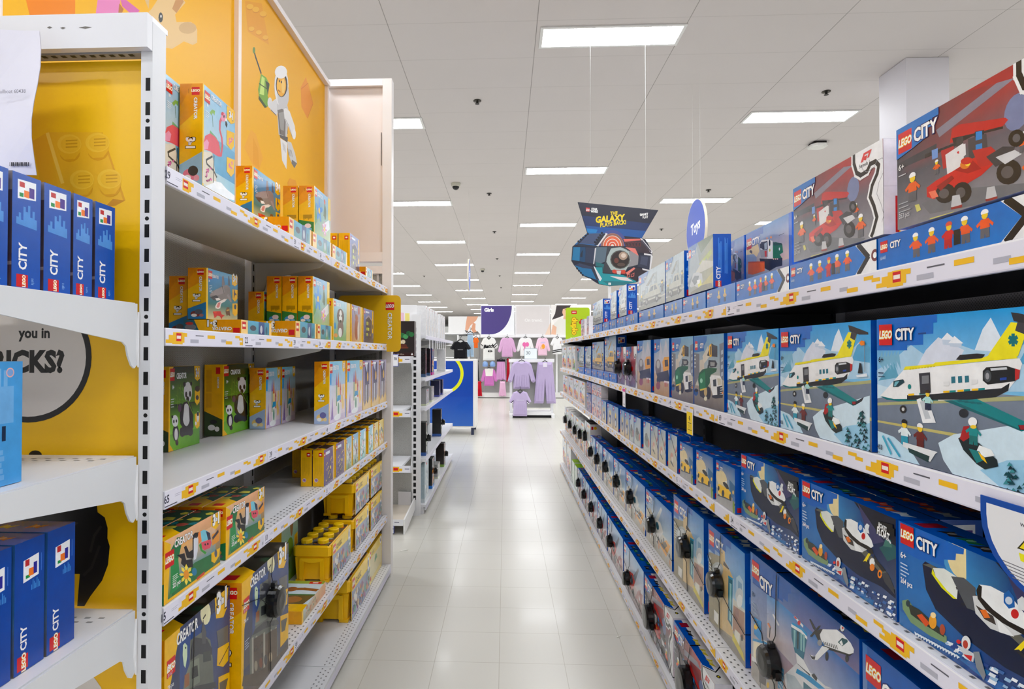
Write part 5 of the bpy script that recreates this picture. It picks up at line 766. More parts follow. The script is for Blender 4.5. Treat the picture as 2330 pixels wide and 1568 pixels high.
# ================================================================ the store shell
SH = (222, 223, 228)                       # white powder coat
def shell_mat(name, base, rough, sx, sy, ox, oy, lw, lcol, spk=0.0, rv=.0, coat=0., cross=1., bump=.06):
    m = bpy.data.materials.new(name); m.use_nodes = True; n = m.node_tree.nodes; L = m.node_tree.links; b = n['Principled BSDF']
    g = n.new('ShaderNodeNewGeometry'); sp = n.new('ShaderNodeSeparateXYZ'); L.new(g.outputs['Position'], sp.inputs[0])
    def mth(op, *v):
        k = n.new('ShaderNodeMath'); k.operation = op
        for i, x in enumerate(v):
            if isinstance(x, (int, float)): k.inputs[i].default_value = x
            else: L.new(x, k.inputs[i])
        return k.outputs[0]
    def gridline(c, s, o):
        f = mth('FRACT', mth('DIVIDE', mth('ADD', c, 100 * s - o + lw / 2), s)); return mth('LESS_THAN', f, lw / s)
    k = mth('MAXIMUM', gridline(sp.outputs['X'], sx, ox), mth('MULTIPLY', gridline(sp.outputs['Y'], sy, oy), cross))
    nz = n.new('ShaderNodeTexNoise'); nz.inputs['Scale'].default_value = 1.3; nz.inputs['Detail'].default_value = 6; L.new(g.outputs['Position'], nz.inputs['Vector'])
    n2 = n.new('ShaderNodeTexNoise'); n2.inputs['Scale'].default_value = 38; n2.inputs['Detail'].default_value = 5; L.new(g.outputs['Position'], n2.inputs['Vector'])
    c1 = n.new('ShaderNodeMix'); c1.data_type = 'RGBA'; L.new(mth('MULTIPLY', nz.outputs['Fac'], .25), c1.inputs['Factor'])
    c1.inputs['A'].default_value = (*lin(base), 1); c1.inputs['B'].default_value = (*lin(mix(base, (150, 146, 130), .35)), 1)
    c2 = n.new('ShaderNodeMix'); c2.data_type = 'RGBA'; L.new(mth('MULTIPLY', mth('GREATER_THAN', n2.outputs['Fac'], .66), spk), c2.inputs['Factor']); L.new(c1.outputs['Result'], c2.inputs['A']); c2.inputs['B'].default_value = (*lin((120, 112, 96)), 1)
    c3 = n.new('ShaderNodeMix'); c3.data_type = 'RGBA'; L.new(mth('MULTIPLY', k, mth('ADD', .45, mth('MULTIPLY', nz.outputs['Fac'], .5))), c3.inputs['Factor']); L.new(c2.outputs['Result'], c3.inputs['A']); c3.inputs['B'].default_value = (*lin(lcol), 1)
    L.new(c3.outputs['Result'], b.inputs['Base Color'])
    mr = n.new('ShaderNodeMapRange'); L.new(nz.outputs['Fac'], mr.inputs['Value']); mr.inputs['To Min'].default_value = rough - rv; mr.inputs['To Max'].default_value = rough + rv
    L.new(mr.outputs['Result'], b.inputs['Roughness']); b.inputs['Coat Weight'].default_value = coat; b.inputs['Coat Roughness'].default_value = .1
    bp = n.new('ShaderNodeBump'); bp.inputs['Strength'].default_value = bump; bp.inputs['Distance'].default_value = .003; L.new(n2.outputs['Fac'], bp.inputs['Height']); L.new(bp.outputs['Normal'], b.inputs['Normal'])
    MATS[name] = m
shell_mat('vinyl_tile', (205, 203, 195), .27, .306, .306, -.03, 2.858, .003, (165, 159, 146), 0., .0, .08, 1., 0.)
shell_mat('ceiling_board', (214, 208, 208), .8, 1.2825, .64, 1.555, 7.65, .007, (120, 116, 112), 0, .05, 0., .3)
def shell(name, a, b, col, mat='paper'):
    o = MB().box(a, b, col, mat).build(name); o['kind'] = 'structure'; return o
shell('floor', (-17, -9, -.2), (15, 60, 0), (200, 198, 190), 'vinyl_tile')
shell('ceiling', (-17, -9, ZC), (15, 60, ZC + .2), (215, 213, 212), 'ceiling_board')
shell('wall_left', (-17, -9, 0), (-16.8, 60, ZC), (226, 226, 228))
shell('wall_right', (14.8, -9, 0), (15, 60, ZC), (226, 226, 228))
shell('wall_far', (-16.8, 59.8, 0), (14.8, 60, ZC), (230, 232, 234))
shell('wall_near', (-16.8, -9, 0), (14.8, -8.8, ZC), (226, 226, 228))
a, b, c = atZ(2061, 131, ZC), atZ(2159, 129, ZC), atZ(2001, 176, ZC)
o = MB().box((a.x, a.y, 0), (b.x, c.y, ZC - .004), (226, 224, 232), 'paper').build('pillar'); o['kind'] = 'structure'; o['label'] = 'square white pillar rising to the ceiling behind right shelves'
# ---------------------------------------------------------------- shelving
NUMS = {}
def strip_print(mb, side, Xf, y0, y1, z, h, seed, brand=True, texts=()):
    L = y1 - y0
    if side > 0: p = Paint(mb, (Xf, y1, z), (0, -1, 0), (0, 0, 1), L, h, 'paper')
    else: p = Paint(mb, (-Xf, y0, z), (0, 1, 0), (0, 0, 1), L, h, 'paper')
    p.rect(0, 0, 1, 1, (224, 222, 236)); p.rect(0, .93, 1, 1, (240, 240, 246)); p.rect(0, 0, 1, .06, (206, 204, 220))
    if not brand: return p
    r = random.Random(seed); k = 1 / L; x = r.uniform(.03, .12)
    def R(a, b, c, d, col):
        if a * k > .99: return
        p.rect(a * k, b, min(1, c * k), d, col)
    Y = (238, 184, 24); G = (176, 176, 190)
    while x < L:
        for q in (((x - .036, .16), .04, .2), ((x - .02, .36), .05, .26), ((x - .005, .1), .045, .3), ((x + .01, .3), .03, .5), ((x + .03, .55), .03, .22)): R(q[0][0], q[0][1], q[0][0] + q[1], q[0][1] + q[2], Y)
        R(x - .002, .2, x + .048, .78, Y)
        R(x + .012, .28, x + .034, .74, RED); R(x + .014, .42, x + .032, .6, (240, 230, 220))
        R(x + .075, .2, x + .115, .42, G); R(x + .10, .62, x + .14, .68, (90, 90, 100)); R(x + .16, .5, x + .20, .72, Y); R(x + .235, .3, x + .265, .5, G); R(x + .262, .18, x + .30, .4, Y); R(x + .32, .62, x + .35, .8, Y); R(x + .345, .48, x + .37, .66, Y)
        x += .40 + r.uniform(-.03, .03)
    for (yy, t) in texts:
        u = ((y1 - yy) if side > 0 else (yy - y0)) / L
        if 0 < u < .97: p.rect(u - .022, .05, u + .045, .95, (230, 228, 242)); p.text(t, u - .012, .32, .42, (30, 34, 60), bold=.02, sx=.85); p.rect(u - .01, .1, u + .03, .16, (60, 60, 80)); p.rect(u + .022, .6, u + .044, .63, (180, 178, 196)); p.rect(u + .022, .5, u + .04, .53, (180, 178, 196))
    return p
def holes(mb, Xa, y0, y1, z, rows, step, sgn, col=(96, 96, 98)):
    for i in range(rows):
        n = int((y1 - y0) / step)
        for j in range(n):
            y = y0 + (j + .5 * (i % 2) + .3) * step; x = Xa + sgn * i * .017
            if y + .008 < y1: mb.face([(x, y, z + .0006), (x + .006, y, z + .0006), (x + .006, y + .008, z + .0006), (x, y + .008, z + .0006)], col, 'dark_steel')
def bay(label, side, Xf, Xb, y0, y1, levels, base, back_top, dark, seed, group, perf=(), brand=True, strip_h=.041, upright_z=None, xbase=None, brackets=True):
    s = side; L = V3((s * (Xf + Xb) / 2, (y0 + y1) / 2, 0)); t = thing('shelving_bay', label, 'shelf unit', L, 0, group)
    def put(mb, name, parent=None):
        o = mb.build(name, parent or t)
        if parent is None: o.location = -L
        return o
    g = .0015; ya, yb = y0 + g, y1 - g
    X = lambda a, b: (min(s * a, s * b), max(s * a, s * b))
    x0, x1 = X(Xb, Xb + .02); dk = (34, 34, 38) if dark else (206, 206, 204)
    put(MB().box((x0, ya, .05), (x1, yb, back_top), (200, 200, 198), 'perforated_dark' if dark else 'perforated_grey'), 'back_panel')
    u = MB(); x0, x1 = X(Xb - .03, Xb + .03); u.box((x0, yb - .04, 0), (x1, yb, upright_z or back_top), (60, 60, 64) if dark else SH)
    for i in range(int((upright_z or back_top) / .05)): fx = s * (Xb - .0312); u.face([(fx, yb - .026, .05 * i + .02), (fx, yb - .014, .05 * i + .02), (fx, yb - .014, .05 * i + .05), (fx, yb - .026, .05 * i + .05)], BLACK, 'dark_steel')
    put(u, 'upright')
    xbs = xbase or Xf
    m = MB(); x0, x1 = X(xbs, Xb - .032); m.box((x0, ya, base - .022), (x1, yb, base), SH); x0, x1 = X(xbs, xbs + .012); m.box((x0, ya, base - .05), (x1, yb, base - .0222), SH)
    for y in (ya, yb - .05): x0, x1 = X(xbs + .02, xbs + .3); m.box((x0, y, 0), (x1, y + .05, base - .0225), (214, 214, 218))
    holes(m, s * (xbs + .02), ya, yb, base, 3, .03, s, (120, 120, 122)) if 5 in perf else None
    ob = put(m, 'base')
    sm = MB(); strip_print(sm, s, xbs - .0012, ya, yb, base - .048, .034, seed + 9, brand and side > 0); put(sm, 'ticket_strip', ob)
    for k, (lv, z) in enumerate(levels):
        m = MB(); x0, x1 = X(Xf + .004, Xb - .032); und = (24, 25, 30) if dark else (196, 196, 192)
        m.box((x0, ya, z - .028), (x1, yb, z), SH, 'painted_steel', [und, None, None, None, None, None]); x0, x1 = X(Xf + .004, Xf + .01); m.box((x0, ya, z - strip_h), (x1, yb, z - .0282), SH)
        if lv in perf: holes(m, s * (Xf + .012), ya, yb, z, 3, .03, s)
        o = put(m, 'shelf')
        sm = MB(); x0, x1 = X(Xf, Xf + .0035); sm.box((x0, ya, z - strip_h), (x1, yb, z), (228, 227, 238), 'paper')
        strip_print(sm, s, Xf, ya, yb, z - strip_h, strip_h, seed * 7 + k, brand, [(yX(q, s * Xf, z), tx) for q, tx in NUMS.get((s, lv), ())]); put(sm, 'ticket_strip', o)
        if not brackets: continue
        for y in (ya + .003, yb - .006):
            br = MB(); w = Xb - Xf - .034
            pts = [(Xf + .03, z - .029), (Xb - .033, z - .029), (Xb - .033, z - .16), (Xb - .07, z - .15), (Xb - .085, z - .10), (Xf + .05, z - .05)]
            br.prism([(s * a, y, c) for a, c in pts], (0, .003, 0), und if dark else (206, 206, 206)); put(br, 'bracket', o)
    return t
NUMS[(-1, 1)] = [(384, '29'), (672, '39'), (730, '24')]; NUMS[(-1, 2)] = [(372, '29'), (562, '22'), (671, '39'), (728, '24')]; NUMS[(-1, 3)] = [(382, '65'), (617, '39'), (745, '49')]; NUMS[(-1, 4)] = [(374, '15'), (607, '10'), (744, '15')]; NUMS[(-1, 5)] = [(675, '59')]
NUMS[(1, 1)] = [(1660, '34')]; NUMS[(1, 2)] = [(1526, '49'), (1640, '69')]; NUMS[(1, 3)] = [(1541, '15'), (1667, '34')]; NUMS[(1, 4)] = []
BAY = 1.28
RY = [yX(1624, XR, RZ[1]) + BAY * (i - 1) for i in range(0, 6)]; RY.append(yX(1274, XR, 1.3))
LY = [yX(376, XL, 1.46), yX(752, XL, LZ[3]), 0]; LY[2] = LY[1] + BAY
nth = ['first', 'second', 'third', 'fourth', 'fifth', 'sixth', 'seventh', 'eighth', 'ninth', 'tenth', 'eleventh', 'twelfth', 'thirteenth', 'fourteenth', 'fifteenth', 'sixteenth', 'seventeenth', 'eighteenth', 'nineteenth', 'twentieth', 'twenty-first', 'twenty-second', 'twenty-third', 'twenty-fourth', 'twenty-fifth', 'twenty-sixth', 'twenty-seventh']
for i in range(6):
    bay(f'white shelf unit with ticket strips, {nth[i]} from the near end of the right aisle side', 1, XR, XRB, RY[i], RY[i + 1], [(k, RZ[k]) for k in (1, 2, 3, 4)], RZ[5], 1.64, i < 5, i, 'shelf units right of the aisle', perf=(3, 4, 5))
for i in range(2):
    bay(('near', 'far')[i] + ' white shelf unit of yellow boxes left of the aisle under yellow signs', -1, -XL, -XLB, LY[i], LY[i + 1], [(k, LZ[k]) for k in (1, 2, 3, 4, 5)], LZ[6], 1.93, False, 40 + i, 'shelf units left of the aisle', perf=(4, 5), xbase=.745)
# ---------------------------------------------------------------- yellow header signs above the left shelves
HX = -1.18
def header(label, y0, y1, z0, z1, art, zoom):
    t = thing('header_sign', label, 'sign', (HX, (y0 + y1) / 2, z0), 0, 'tall signs above the left shelves'); L = t.location.copy()
    m = MB(); m.box((HX - .02, y0 + .006, z0), (HX, y1 - .006, z1), (244, 180, 30), 'poster'); p = Paint(m, (HX, y0 + .006, z0), (0, 1, 0), (0, 0, 1), y1 - y0 - .012, z1 - z0, 'poster'); p.px = lambda x, y: ((atX(x, y, HX).y - y0) / (y1 - y0), (atX(x, y, HX).z - z0) / (z1 - z0)); p.zoom = zoom; art(p)
    o = m.build('printed_panel', t); o.location = -L
    f = MB(); f.box((HX - .03, y0, z1), (HX + .03, y1, z1 + .03), (232, 226, 226)); f.box((HX - .03, y0 - .0, z0), (HX + .012, y0 + .005, z1 - .001), (236, 222, 214)); f.box((HX - .03, y1 - .03, z0), (HX + .02, y1, z1 - .001), (240, 226, 216)); o = f.build('frame', t); o.location = -L
def brickshape(p, pts, c, studs=()):
    p.G(pts, c)
    for x, y, r in studs: p.E(x, y + r * .25, r, r * .8, mix(c, (190, 110, 10), .35)); p.E(x, y, r, r * .75, mix(c, (255, 214, 90), .45))
def art_astro(p):
    p.grad(0, 0, 1, 1, (252, 192, 14), (240, 172, 0), (250, 188, 16), (242, 176, 0)); G = p.G
    brickshape(p, [(1645, 0), (1760, 20), (1810, 300), (1665, 210)], (236, 160, 10), ((1680, 40, 24), (1720, 60, 24), (1770, 90, 24), (1690, 190, 20), (1740, 215, 20), (1785, 250, 20)))
    brickshape(p, [(1640, 990), (1685, 870), (1720, 900), (1768, 1060), (1740, 1150), (1700, 1110)], (246, 176, 40)); G([(1700, 920), (1735, 1000), (1745, 1140), (1700, 1100)], (240, 166, 20)); brickshape(p, [(2025, 590), (2060, 520), (2110, 700), (2070, 800), (2030, 720)], (240, 150, 30)); p.L([(2030, 600), (2075, 560), (2108, 700), (2072, 795)], .003, (214, 120, 10))
    # astronaut
    p.L([(1705, 330), (1718, 380), (1755, 490)], .012, (44, 44, 40)); p.E(1707, 335, 9, 22, (110, 140, 50)); G([(1755, 495), (1790, 520), (1815, 570), (1800, 640), (1815, 700), (1795, 720), (1740, 640), (1735, 600)], (120, 170, 50)); G([(1760, 510), (1780, 525), (1775, 640), (1745, 630)], (200, 230, 120)); G([(1740, 640), (1795, 720), (1780, 725), (1738, 665)], (60, 80, 30)); G([(1785, 540), (1812, 560), (1802, 640), (1812, 700)], (50, 60, 40)); p.L([(1742, 560), (1800, 600)], .004, (60, 80, 30))
    p.E(1815, 690, 16, 36, (226, 226, 226)); G([(1810, 700), (1860, 660), (1880, 700), (1860, 780), (1820, 740)], (222, 222, 224)); p.L([(1822, 738), (1858, 775)], .004, (90, 90, 90))
    G([(1862, 700), (1930, 690), (1945, 760), (1930, 950), (1875, 905)], (206, 206, 208)); G([(1868, 740), (1925, 725), (1920, 920), (1880, 900)], (120, 116, 112)); G([(1876, 760), (1915, 750), (1910, 880), (1884, 870)], (160, 158, 156)); G([(1880, 905), (1938, 925), (1935, 960), (1885, 925)], (90, 88, 86)); p.L([(1868, 740), (1890, 905)], .004, (60, 60, 60)); p.L([(1925, 725), (1935, 900)], .004, (60, 60, 60))
    G([(1905, 710), (1950, 750), (1985, 850), (1990, 920), (1970, 930), (1940, 850), (1915, 800)], (232, 232, 232)); p.E(1980, 905, 12, 34, (240, 240, 240)); p.L([(1920, 800), (1945, 850), (1968, 925)], .003, (120, 120, 120))
    G([(1885, 930), (1935, 960), (1930, 1080), (1928, 1140), (1898, 1080)], (236, 236, 236)); G([(1935, 950), (1960, 960), (1985, 1030), (2000, 1100), (1985, 1130), (1955, 1080), (1938, 1020)], (214, 214, 214)); G([(1965, 1075), (2000, 1100), (1982, 1132), (1962, 1100)], (120, 118, 116))
    for i in range(4): p.L([(1936 + i * 8, 1000 + i * 4), (1944 + i * 8, 1045 + i * 4)], .0035, (70, 70, 70)); p.L([(1902 + i * 5, 960 + i * 6), (1908 + i * 5, 1010 + i * 6)], .002, (110, 110, 110))
    p.E(1893, 580, 48, 136, (236, 236, 238)); p.E(1905, 640, 40, 96, (206, 206, 208)); p.E(1895, 570, 40, 84, (52, 48, 46)); p.E(1893, 575, 32, 74, (246, 176, 40)); p.E(1905, 580, 12, 50, (250, 206, 110)); p.E(1878, 575, 12, 40, (250, 190, 50)); p.L([(1872, 605), (1885, 618)], .004, (110, 50, 10)); p.E(1880, 545, 4, 9, (40, 30, 20)); p.E(1893, 552, 4, 9, (40, 30, 20)); p.E(1890, 485, 42, 44, (244, 244, 246))
    G([(1935, 1230), (1950, 1200), (1990, 1215), (2000, 1250), (1990, 1300), (1940, 1290)], (240, 164, 40))
def art_animal(p):
    p.grad(0, 0, 1, 1, (250, 196, 24), (246, 168, 0), (248, 190, 10), (246, 176, 0)); G = p.G
    G([(150, -60), (500, -60), (500, 140), (200, 140)], (246, 140, 10)); G([(640, 90), (660, -60), (810, -60), (800, 130), (690, 135)], (236, 140, 196)); G([(800, -40), (940, 70), (900, 110), (820, 40)], (220, 110, 180)); G([(800, 20), (830, 60), (800, 130), (790, 130)], (190, 120, 60))
    G([(820, 130), (870, 90), (980, 100), (1020, 60), (1100, -60), (1200, -60), (1250, 20), (1180, 100), (1190, 150), (1290, 150), (1330, 200), (1330, 290), (1300, 305), (1240, 280), (1210, 300), (1160, 330), (1100, 320), (1060, 250), (1010, 220)], (236, 200, 140)); p.E(1265, 190, 60, 40, (214, 176, 120)); G([(1200, -40), (1240, 10), (1190, 90), (1160, 60)], (206, 150, 90)); p.E(1082, 118, 15, 34, (60, 64, 66)); p.E(1084, 110, 5, 10, (240, 240, 240)); G([(950, -60), (1010, -60), (1000, 60)], (226, 190, 130))
header('yellow orange sign with a cream animal head above the near left shelves', LY[0] + .003, yX(538, HX, 2.3), 1.94, 3.21, art_animal, (0, 0, 2.959)); header('yellow sign with a white astronaut print above the far left shelves', yX(538, HX, 2.3) + .003, LY[2] - .01, 1.94, 3.21, art_astro, (0, 0, 2.959))
# white end frame closing the left shelves
y0, y1 = LY[2] + .003, LY[2] + .075; xl, xr = HX, atY(890, 800, y0).x; zt = atY(800, 180, y0).z
t = thing('end_panel', 'tall white framed end panel closing the left shelves beside the aisle', 'end panel', ((xl + xr) / 2, y0, 0)); L = t.location.copy()
m = MB(); m.box((xr - .06, y0, 0), (xr, y1, zt), (226, 221, 220)); m.box((xl, y0, zt - .045), (xr - .0605, y1, zt), (236, 230, 230)); m.box((xl, y0, 2.06), (xr - .0605, y1, 2.12), (230, 222, 220)); m.box((xl, y0, 1.98), (xr - .0605, y1, 2.03), (226, 218, 216)); m.box((xl, y0, 0), (xl + .05, y1, 1.979), (230, 226, 226)); m.build('frame', t).location = -L
m = MB(); m.box((xl + .002, y0 + .03, 2.121), (xr - .062, y0 + .04, zt - .046), (224, 214, 211), 'satin_plastic'); m.box((xr - .075, y0 + .026, 2.7), (xr - .072, y0 + .0295, 2.92), (60, 60, 60), 'dark_steel'); m.build('infill_panel', t).location = -L
m = MB(); m.box((xl + .052, y0 + .03, .02), (xr - .062, y0 + .04, 1.978), (200, 196, 194), 'perforated_grey'); m.box((xr - .1, y0 + .015, .02), (xr - .085, y0 + .029, 1.978), (190, 186, 184)); m.build('mesh_panel', t).location = -L
# ---------------------------------------------------------------- end display facing the camera, at the left edge
py0 = yX(343, XL, 1.46); py1 = LY[0] - .004; xp = atY(316, 803, py0).x; XE = xp - .002; zt = atY(330, 50, py0).z
E = thing('end_display', 'white end display with yellow back panel and slotted post at left edge', 'end display', (XE - .5, py0, 0)); L = E.location.copy()
def eput(m, n, par=None):
    o = m.build(n, par or E)
    if par is None: o.location = -L
    return o
m = MB(); m.box((xp, py0, 0), (XL - .001, py1, zt), (216, 217, 222)); q = Paint(m, (xp, py0, 0), (1, 0, 0), (0, 0, 1), XL - xp, zt, 'dark_steel')
xc = (atY(332, 803, py0).x - xp) / (XL - xp); y = 70.; i = 0
zz = atY(332, 177, py0).z
while zz > .05:
    q.rect(xc - .2, (zz - .0287) / zt, xc + .2, zz / zt, BLACK)
    if i % 4 == 1: q.circ(xc, (zz - .041) / zt, .0022, BLACK, 8)
    zz -= .0536; i += 1
eput(m, 'slotted_post')
m = MB(); m.box((XE - 1.2, py0 + .03, .1), (XE - .001, py0 + .045, zt - .07), (244, 186, 0), 'satin_plastic'); bx0, bx1, bz0, bz1 = XE - 1.2, XE - .001, .1, zt - .07
p = Paint(m, (bx0, py0 + .03, bz0), (1, 0, 0), (0, 0, 1), bx1 - bx0, bz1 - bz0, 'satin_plastic'); p.px = lambda x, y: ((atY(x, y, py0 + .03).x - bx0) / (bx1 - bx0), (atY(x, y, py0 + .03).z - bz0) / (bz1 - bz0))
p.grad(0, 0, 1, 1, (244, 184, 0), (246, 190, 0), (248, 192, 0), (248, 194, 0))
p.zoom = (0, 0, 2.959); G = p.G
G([(220, 950), (320, 890), (420, 1210), (640, 1400), (560, 1400), (300, 1400)], (238, 176, 20)); G([(320, 890), (690, 890), (845, 1350), (760, 1385), (420, 1400)], (240, 182, 28)); G([(690, 890), (845, 1350), (830, 1352), (680, 900)], (226, 160, 16)); G([(845, 1350), (780, 1385), (700, 1400), (760, 1340)], (206, 140, 10)); p.L([(320, 900), (420, 1230)], .004, (250, 206, 80))
for x, y in ((475, 970), (665, 960), (560, 1210), (745, 1205)):
    p.E(x - 5, y + 60, 70, 62, (226, 160, 10)); G([(x - 88, y), (x - 88, y + 55), (x - 40, y + 105), (x + 30, y + 100), (x + 70, y + 45), (x + 72, y)], (238, 180, 24)); p.E(x - 8, y, 82, 66, (246, 196, 50)); p.E(x, y + 2, 68, 54, (242, 188, 36))
    for k in range(3): p.L([(x - 30, y - 22 + k * 22), (x + 44, y - 26 + k * 22)], .0015, (214, 156, 16))
p.zoom = (0, 700, 3.6475)
cu, cv = p.uv(180, 430); u1, _ = p.uv(760, 330); rr = atY(209, 800, py0 + .03).x; W, H = bx1 - bx0, bz1 - bz0
ccx = atY(65, 803, py0 + .03).x; ccz = 1.45; rad = rr - ccx; p.ell((ccx - bx0) / W, (ccz - bz0) / H, rad / W, rad / H, (16, 14, 14), 48); p.ell((ccx - bx0) / W, (ccz - bz0) / H, (rad - .013) / W, (rad - .013) / H, (222, 214, 208), 48)
p.zoom = (0, 700, 3.6475); w0 = p.uv(415, 250); p.text('you in', w0[0], w0[1], (p.uv(0, 160)[1] - p.uv(0, 250)[1]) * .9, (18, 16, 16), bold=.035, al='r', sx=.9); w0 = p.uv(535, 530); p.text('BRICKS?', w0[0], w0[1], (p.uv(0, 365)[1] - p.uv(0, 530)[1]), (18, 16, 16), bold=.05, al='r', sx=.86)
p.zoom = (0, 1100, 3.3504); G([(-400, 200), (740, 170), (745, 220), (800, 260), (822, 340), (820, 420), (838, 480), (825, 620), (780, 740), (690, 860), (645, 935), (590, 935), (610, 690), (300, 690), (-400, 690)], (22, 17, 14)); G([(520, 310), (560, 290), (600, 300), (560, 335)], (60, 52, 48)); p.L([(690, 520), (720, 400), (770, 330)], .003, (50, 42, 38)); p.L([(640, 700), (700, 640), (760, 480)], .003, (46, 38, 36)); p.E(300, -1, 1, 1, BLACK)
p.zoom = (0, 1100, 3.3504); p.E(560, 1640, 230, 220, (226, 220, 214)); p.zoom = (0, 700, 3.6475); p.E(295, 1225, 55, 40, (24, 20, 18))
eput(m, 'back_panel')
m = MB(); m.box((XE - 1.2, py0 - .02, zt - .065), (XL - .001, py0 - .001, zt + .01), (224, 224, 230)); m.box((XE - 1.2, py0 - .001, zt - .012), (XL - .001, py0 + .05, zt + .012), (240, 240, 246)) if 0 else m.box((XE - 1.2, py0 - .0005, zt + .0005), (XL - .002, py0 + .06, zt + .012), (240, 240, 246)); m.box((XE - 1.2, py0 + .001, zt - .068), (xp - .001, py0 + .028, zt - .06), (150, 150, 152))
for i in range(34): x = XE - .02 - i * .022; m.face([(x, py0 + .004, zt - .0686), (x, py0 + .014, zt - .0686), (x - .011, py0 + .014, zt - .0686), (x - .011, py0 + .004, zt - .0686)], (60, 56, 40), 'dark_steel')
for x, z, w in ((XE - .11, zt - .02, .015), (XE - .16, zt - .02, .006), (XE - .19, zt - .018, .006)): m.face([(x - w, py0 - .0206, z), (x, py0 - .0206, z - .003), (x + w, py0 - .0206, z), (x, py0 - .0206, z + .002)], (120, 116, 112), 'dark_steel')
eput(m, 'top_beam')
EZ = [atX(318, 690, XE).z, atX(318, 1035, XE).z, atX(318, 1380, XE).z]; EZ.append(EZ[2] - (EZ[1] - EZ[2])); EY0 = .78
for z in EZ:
    m = MB(); m.box((XE - 1.2, EY0, z - .02), (XE - .006, py0 - .002, z), (222, 223, 228))
    for i in range(2):
        for j in range(12): x = XE - .05 - j * .03 - i * .012; m.face([(x, py0 - .05 - i * .02, z + .0006), (x + .012, py0 - .05 - i * .02, z + .0006), (x + .012, py0 - .044 - i * .02, z + .0006), (x, py0 - .044 - i * .02, z + .0006)], (150, 150, 152), 'dark_steel')
    sh = eput(m, 'shelf'); br = MB(); Y = lambda px: yX(px, XE, z)
    prof = [(EY0, z - .002), (py0 - .003, z - .002), (py0 - .003, z - .135), (py0 - .012, z - .142), (py0 - .022, z - .136), (py0 - .034, z - .115), (py0 - .040, z - .094), (py0 - .052, z - .086), (EY0, z - .030)]
    br.prism([(XE - .004, a, c) for a, c in prof], (.004, 0, 0), (214, 216, 220)); br.prism([(XE - .0001, py0 - .002, z - .02), (XE - .0001, py0 - .002, z - .14), (XE - .0001, py0 - .008, z - .10)], (.004, 0, 0), (240, 240, 244)); eput(br, 'bracket', sh)
# hanging paper sheet
m = MB(); x0, x1 = atY(-260, 800, 1.2).x, atY(82, 300, 1.2).x; zt2, zb = atY(40, 67, 1.2).z, atY(40, 400, 1.2).z; n = 10; Yp = 1.20
for i in range(n):
    for j in range(8):
        f = lambda a, b: (x0 + (x1 - x0) * a / n + .006 * math.sin(b * .9) * (a == n), Yp + .006 * math.sin(a * .8 + b * .5), zt2 + (zb - zt2) * b / 8)
        m.face([f(i, j + 1), f(i + 1, j + 1), f(i + 1, j), f(i, j)], (226, 224, 236), 'paper'); g2 = lambda a, b: tuple(V3(f(a, b)) + V3((0, .0012, 0))); m.face([g2(i, j), g2(i + 1, j), g2(i + 1, j + 1), g2(i, j + 1)], (226, 224, 236), 'paper')
p = Paint(m, (x0, Yp - .008, zb), (1, 0, 0), (0, 0, 1), x1 - x0, zt2 - zb, 'paper'); p.px = lambda x, y: ((atY(x, y, Yp - .008).x - x0) / (x1 - x0), (atY(x, y, Yp - .008).z - zb) / (zt2 - zb)); p.zoom = (0, 0, 2.959); w0 = p.uv(172, 625); p.text('Sailboat 60438', w0[0], w0[1], .025, (120, 118, 128), al='r', bold=.004, sx=.9)
for i in range(14): w0 = p.uv(64 + i * 9.6, 1118); p.rect(w0[0], w0[1], w0[0] + .003 + .004 * (i * 7 % 3), w0[1] + .026, (60, 58, 66))
o = tag(m.build('paper_sheet'), 'white printed paper sheet hanging over the end display back panel at left', 'paper sheet')
# ================================================================ products on the shelves
def proto(k):
    s = SKU[k]
    if s.proto is None: s.me = s.mesh(); s.proto = s.me.build('toy_box'); s.fresh = True
    return s
def wrap(o, s, u=.4, v=.52, r=.040):
    """black round alarm puck with thin cables across the front of the box, in box coordinates"""
    w, h, d = s.w, s.h, s.d; m = MB(); x, z = u * w, v * h; sx = 1 / o.scale.x
    m.cyl((x, -.001, z), (0, -1, 0), ((0, .001), (0, r * .86), (.004, r), (.030, r), (.038, r * .88), (.040, r * .5), (.0395, .001)), (9, 9, 10), 'gloss_plastic', 28); m.box((x - r * .2, -.02, z + r * .9), (x + r * .25, -.006, z + r * 1.25), (14, 14, 15), 'gloss_plastic'); m.box((x + r * .8, -.024, z - r * .6), (x + r * 1.2, -.008, z - r * .1), (18, 18, 19), 'gloss_plastic')
    t = m.build('alarm_tag', o, True)
    for pl in t.data.polygons: pl.use_smooth = False
    t['label'] = 'black round alarm puck'
    c = MB(); e = -.003
    c.tube([(x, e - .01, z + r), (x + .004, e, z + r + .03), (x + .012, e, h * .97), (x + .014, e, h + .002), (x + .014, d * .6, h + .003)], .0013, (20, 20, 22), 'gloss_plastic', 5); c.tube([(x - .004, e - .01, z - r), (x - .006, e, max(.01, z - r - .02)), (x + .002, e, .005)], .0013, (20, 20, 22), 'gloss_plastic', 5); c.tube([(x + r, e - .01, z - .01), (x + r + .05, e, max(.01, z - r * 1.1)), (w * .999 + .002, e, max(.008, z - r * 1.7)), (w + .003, d * .5, max(.008, z - r * 1.7))], .0013, (20, 20, 22), 'gloss_plastic', 5); c.tube([(x - r, e - .01, z + .01), (x - r - .04, e, z + r * .9), (-.002, e, z + r * 1.5)], .0013, (20, 20, 22), 'gloss_plastic', 5)
    c.build('alarm_cable', o)
